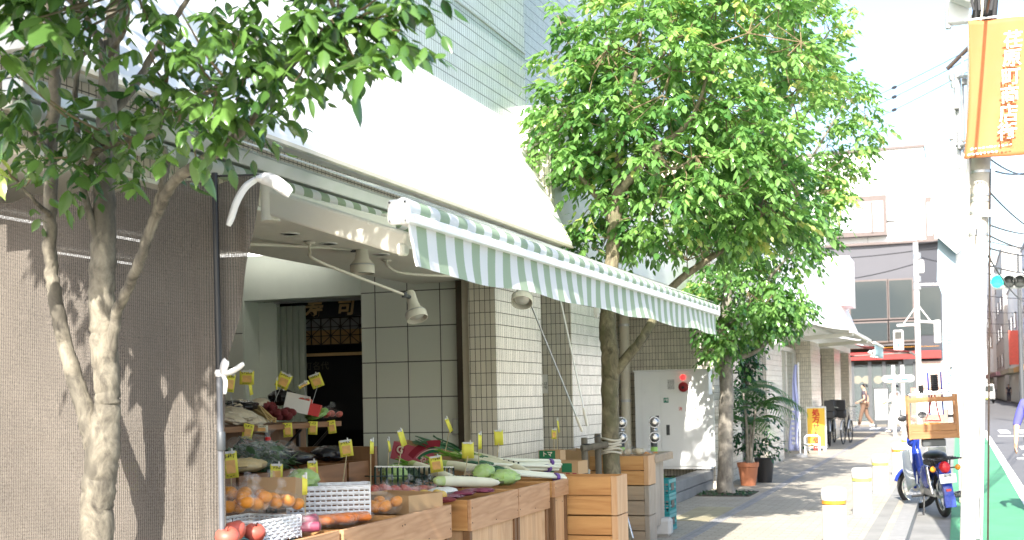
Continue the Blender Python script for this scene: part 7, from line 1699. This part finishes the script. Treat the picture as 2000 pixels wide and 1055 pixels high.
MB().tube([(-1.4, 42.6, 2.68), (-1.4, 46.6, 2.68)], .04, 10).build('front_bar', M['framebr'], ra, smooth=True)
MB().tube([(-3.3, 42.7, 2.6), (-1.4, 42.7, 2.66)], .03, 8).build('arm', M['framebr'], ra, smooth=True)
ga = thing('grey_awning', 'pale grey retractable awning with teal valance over the middle bays', 'awning', (-2.9, 31, 2.8))
MB().grid(lambda s, t: Vector((-3.2+1.0*t, 29.2+6.4*s, 3.06-.22*t-.03*math.sin(t*3.1))), 6, 6).build('cloth', mat('pale grey awning cloth', (.52, .52, .49), .7, var=.06), ga, smooth=True, solid=.01)
MB().box(-2.26, -2.18, 29.15, 35.65, 2.78, 2.86).build('front_bar', M['arm'], ga, bevel=.01)
for y in (30.0, 34.8): beam(MB(), (-3.5, y, 2.72), (-2.2, y-.6, 2.76), .06, .10, .06, .08).build('arm', M['arm'], ga)
ta = thing('teal_awning', 'short awning with faded teal valance before the last bay', 'awning', (-2.9, 39, 2.8))
MB().grid(lambda s, t: Vector((-3.2+1.0*t, 37.2+4.2*s, 3.02-.20*t)), 6, 6).build('cloth', M['canopywhite'], ta, smooth=True, solid=.01)
MB().grid(lambda s, t: Vector((-2.19+.03*math.sin(s*9)*t, 37.2+4.2*s, 2.80-.36*t)), 20, 4).build('valance', mat('faded teal cloth', (.34, .47, .46), .8, var=.05), ta, smooth=True, solid=.004)
MB().box(-2.24, -2.16, 37.15, 41.45, 2.79, 2.86).build('front_bar', M['arm'], ta, bevel=.01)
wbd = thing('notice_board', 'blank white standing board in front of the cafe windows', 'board', at(1722, 830, Y=50)+Vector((0, 0, 0)))
a = at(1707, 828, Y=51); b = at(1736, 757, Y=51)
MB().box(a.x, b.x, 51, 51.06, .12, b.z).build('frame', M['dgrey'], wbd); MB().box(a.x+.06, b.x-.06, 50.985, 50.999, .3, b.z-.06).build('face', M['bolwhite'], wbd)
for x in (a.x+.04, b.x-.1): MB().box(x, x+.06, 50.8, 51.25, -.02, .12).build('foot', M['dgrey'], wbd)
hd = thing('shop_hoarding', 'brownish pink and white shop panel glimpsed behind the motorcycle carrier', 'panel', at(1815, 790, Y=50)); p = at(1815, 800, Y=54); MB().box(p.x-.7, p.x+.7, 54, 54.1, 0, p.z+.9).build('board', mat('brown pink panel', (.30, .18, .13), .6), hd); MB().box(p.x-.5, p.x+.5, 53.98, 53.995, p.z-.2, p.z+.5).build('white_patch', M['white'], hd)

# ================================================================== THE STREET BEYOND
def house(lab, x0, x1, y0, y1, h, wallc, rows, cols, side, seed, sign=None):
    R = random.Random(seed); t = thing('street_building', lab, 'building', ((x0+x1)/2, (y0+y1)/2, 0), group='buildings down the far street')
    m = mat('far wall', wallc, .8, var=.05, dirt=.15)
    MB().box(x0, x1, y0, y1, 0, h).build('wall', m, t); MB().box(x0-.1, x1+.1, y0-.1, y1+.1, h+.003, h+.25).build('parapet', M['grey'], t)
    xs = x0 if side > 0 else x1; o = -side
    for r in range(rows):
        for c in range(cols):
            y = y0+(y1-y0)*(c+.5)/cols; z = 3.6+r*3.1
            w = MB().box(min(xs+o*.02, xs+o*.1), max(xs+o*.02, xs+o*.1), y-.9, y+.9, z, z+1.5).build('window', M['framebr'], t); MB().box(min(xs+o*.1, xs+o*.11), max(xs+o*.1, xs+o*.11), y-.8, y+.8, z+.1, z+1.4).build('pane', M['glassdark'], w)
        for c in range(2):
            x = x0+(x1-x0)*(c+.5)/2; w = MB().box(x-.8, x+.8, y0-.1, y0-.02, 3.6+r*3.1, 5.1+r*3.1).build('window', M['framebr'], t); MB().box(x-.7, x+.7, y0-.11, y0-.101, 3.7+r*3.1, 5.0+r*3.1).build('pane', M['glassdark'], w)
    MB().box(min(xs, xs+o*.9), max(xs, xs+o*.9), y0+.3, y1-.3, 2.7, 3.1).build('shop_canopy', mat('shop canopy', [R.uniform(.2, .7), R.uniform(.15, .4), R.uniform(.1, .35)], .7), t)
    MB().box(min(xs+o*.02, xs+o*.06), max(xs+o*.02, xs+o*.06), y0+.5, y1-.5, .0, 2.6).build('shopfront', M['curtain'], t)
    if sign: MB().box(min(xs, xs+o*.8), max(xs, xs+o*.8), y0+.2, y0+.4, 3.4, 6.4).build('blade_sign', mat('blade sign', sign, .5), t)
cols_ = [(.62, .6, .57), (.5, .36, .3), (.5, .5, .52), (.7, .68, .62), (.45, .42, .38), (.66, .62, .58)]
y = 66
labs = ('cream', 'brick pink', 'grey', 'white', 'brown', 'pale')
place_r = ('nearest', 'second', 'third', 'fourth', 'fifth', 'sixth')
for k in range(6):
    d_ = (14, 18, 20, 24, 30, 40)[k]; house('%s shop building, %s along the right side of the far street' % (labs[k], place_r[k]), 6.2-.35*k, 16, y, y+d_-1.5, (8, 9.5, 13, 11, 16, 18)[k], cols_[k], (2, 2, 3, 2, 4, 4)[k], 3, 1, k, (None, None, (.1, .2, .5), (.7, .12, .08), None, (.7, .7, .7))[k]); y += d_
y = 75
for k in range(5):
    d_ = (16, 20, 26, 34, 44)[k]; house('%s shop building, %s along the left side of the far street' % (labs[(k+3) % 6], place_r[k]), -12, .1+.05*k, y, y+d_-1.5, (7, 9, 8, 12, 14)[k], cols_[(k+3) % 6], 2, 3, -1, 20+k, (None, (.75, .2, .1), None, (.1, .3, .5), None)[k]); y += d_
house('tall pale block closing the far end of the street', -8, 14, 250, 262, 20, (.66, .66, .66), 5, 2, 1, 40)
# small lorry coming up the street
kt = thing('kei_truck', 'small white van driving towards the camera far down the street', 'van', (2.6, 128, -.1))
def K(nm, mb, m, parent=None, **k): return mb.build(nm, M[m], parent or kt, world=False, **k)
K('body', MB().prism([(-.72, .35), (.72, .35), (.74, 1.1), (.64, 1.85), (-.64, 1.85), (-.74, 1.1)], 3.2, ((0, 0, 0), X3, Z3, Y3)), 'white', bevel=.05)
K('windscreen', MB().obox((0, -.02, 1.42), (1.22, .03, .56)), 'glassdark')
for s in (-1, 1):
    K('headlight', MB().obox((s*.55, -.02, .78), (.24, .04, .16), None, .02), 'chrome'); K('mirror', MB().obox((s*.86, .1, 1.25), (.12, .06, .2), None, .02), 'black')
    for yy in (.6, 2.6): K('wheel', torus(MB(), .2, .08, 20, 8, (s*.62, yy, .28)), 'rubber', smooth=True)
K('bumper', MB().obox((0, -.05, .45), (1.4, .1, .16), None, .03), 'dgrey'); K('number_plate', MB().obox((0, -.105, .5), (.33, .01, .16)), 'bandyellow')
# overhead lines
M['cable'] = mat('black cable', (.03, .03, .032), .5)
def line(lab, a, b, sag, r=.011, n=14, deco=0):
    a = Vector(a); b = Vector(b); t = thing('power_line', lab, 'cable', tuple(a), group='overhead cables')
    P = [a+(b-a)*k/n-Z3*sag*4*(k/n)*(1-k/n) for k in range(n+1)]
    MB().tube(P, r, 5).build('cable', M['cable'], t, smooth=True)
    if deco:
        c = a+(b-a)*deco-Z3*sag*4*deco*(1-deco); MB().lathe([(.0, -.16), (.045, -.05), (.045, .05), (0, .16)], c, zto(b-a), 10).build('spacer', M['cable'], t, smooth=True)
def Pw(u, v, y): return at(u, v, Y=y)
for k, (v1, v2) in enumerate(((212, 134), (232, 152), (258, 177))):
    a = Pw(1560, v1-40+78, 40); b = Pw(1812, v2, 34); line('%s of three thin cables between the big tree and the white signs' % ('topmost', 'middle one', 'lowest')[k], a, b+(b-a)*.25, .1, .009, 14, .62)
ends_ = [((1930, 372), (2060, 460)), ((1932, 460), (2060, 478)), ((1932, 485), (2080, 486)), ((1930, 500), (2010, 590)), ((1933, 310), (2040, 330)), ((1945, 335), (2060, 300)), ((1934, 440), (2060, 442)), ((1936, 520), (2060, 520))]
for k, (p, q) in enumerate(ends_):
    line('cable leaving the utility pole to the right, %s from the top' % ('third', 'fifth', 'sixth', 'seventh', 'topmost', 'second', 'fourth', 'lowest')[k], Pw(*p, 12.4), Pw(*q, (22, 26, 30, 24, 20, 18, 28, 34)[k]), .12, .009)
for k in range(1):
    line('dark cable running up in front of the banner and the pole top', Pw(1924+26*k, 40, 12.3), Pw(1955+40*k, -160, 10), .05, .016)
for k in range(6):
    line('thin cable across the far street, %s' % ('highest', 'second highest', 'third highest', 'third lowest', 'second lowest', 'lowest')[k], (.0, 60+14*k, 8.6-.25*k), (5.6, 66+14*k, 8.0-.2*k), .3, .025)
for k, (p, q) in enumerate((((1640, 488), (1840, 470)), ((1640, 505), (1840, 482)), ((1660, 545), (1788, 515)), ((1792, 500), (1850, 512)))):
    line('pale cable before the grey building, %s' % ('highest', 'second', 'third', 'short one right of the signal pole')[k], Pw(*p, 47), Pw(*q, 46), .05, .02)
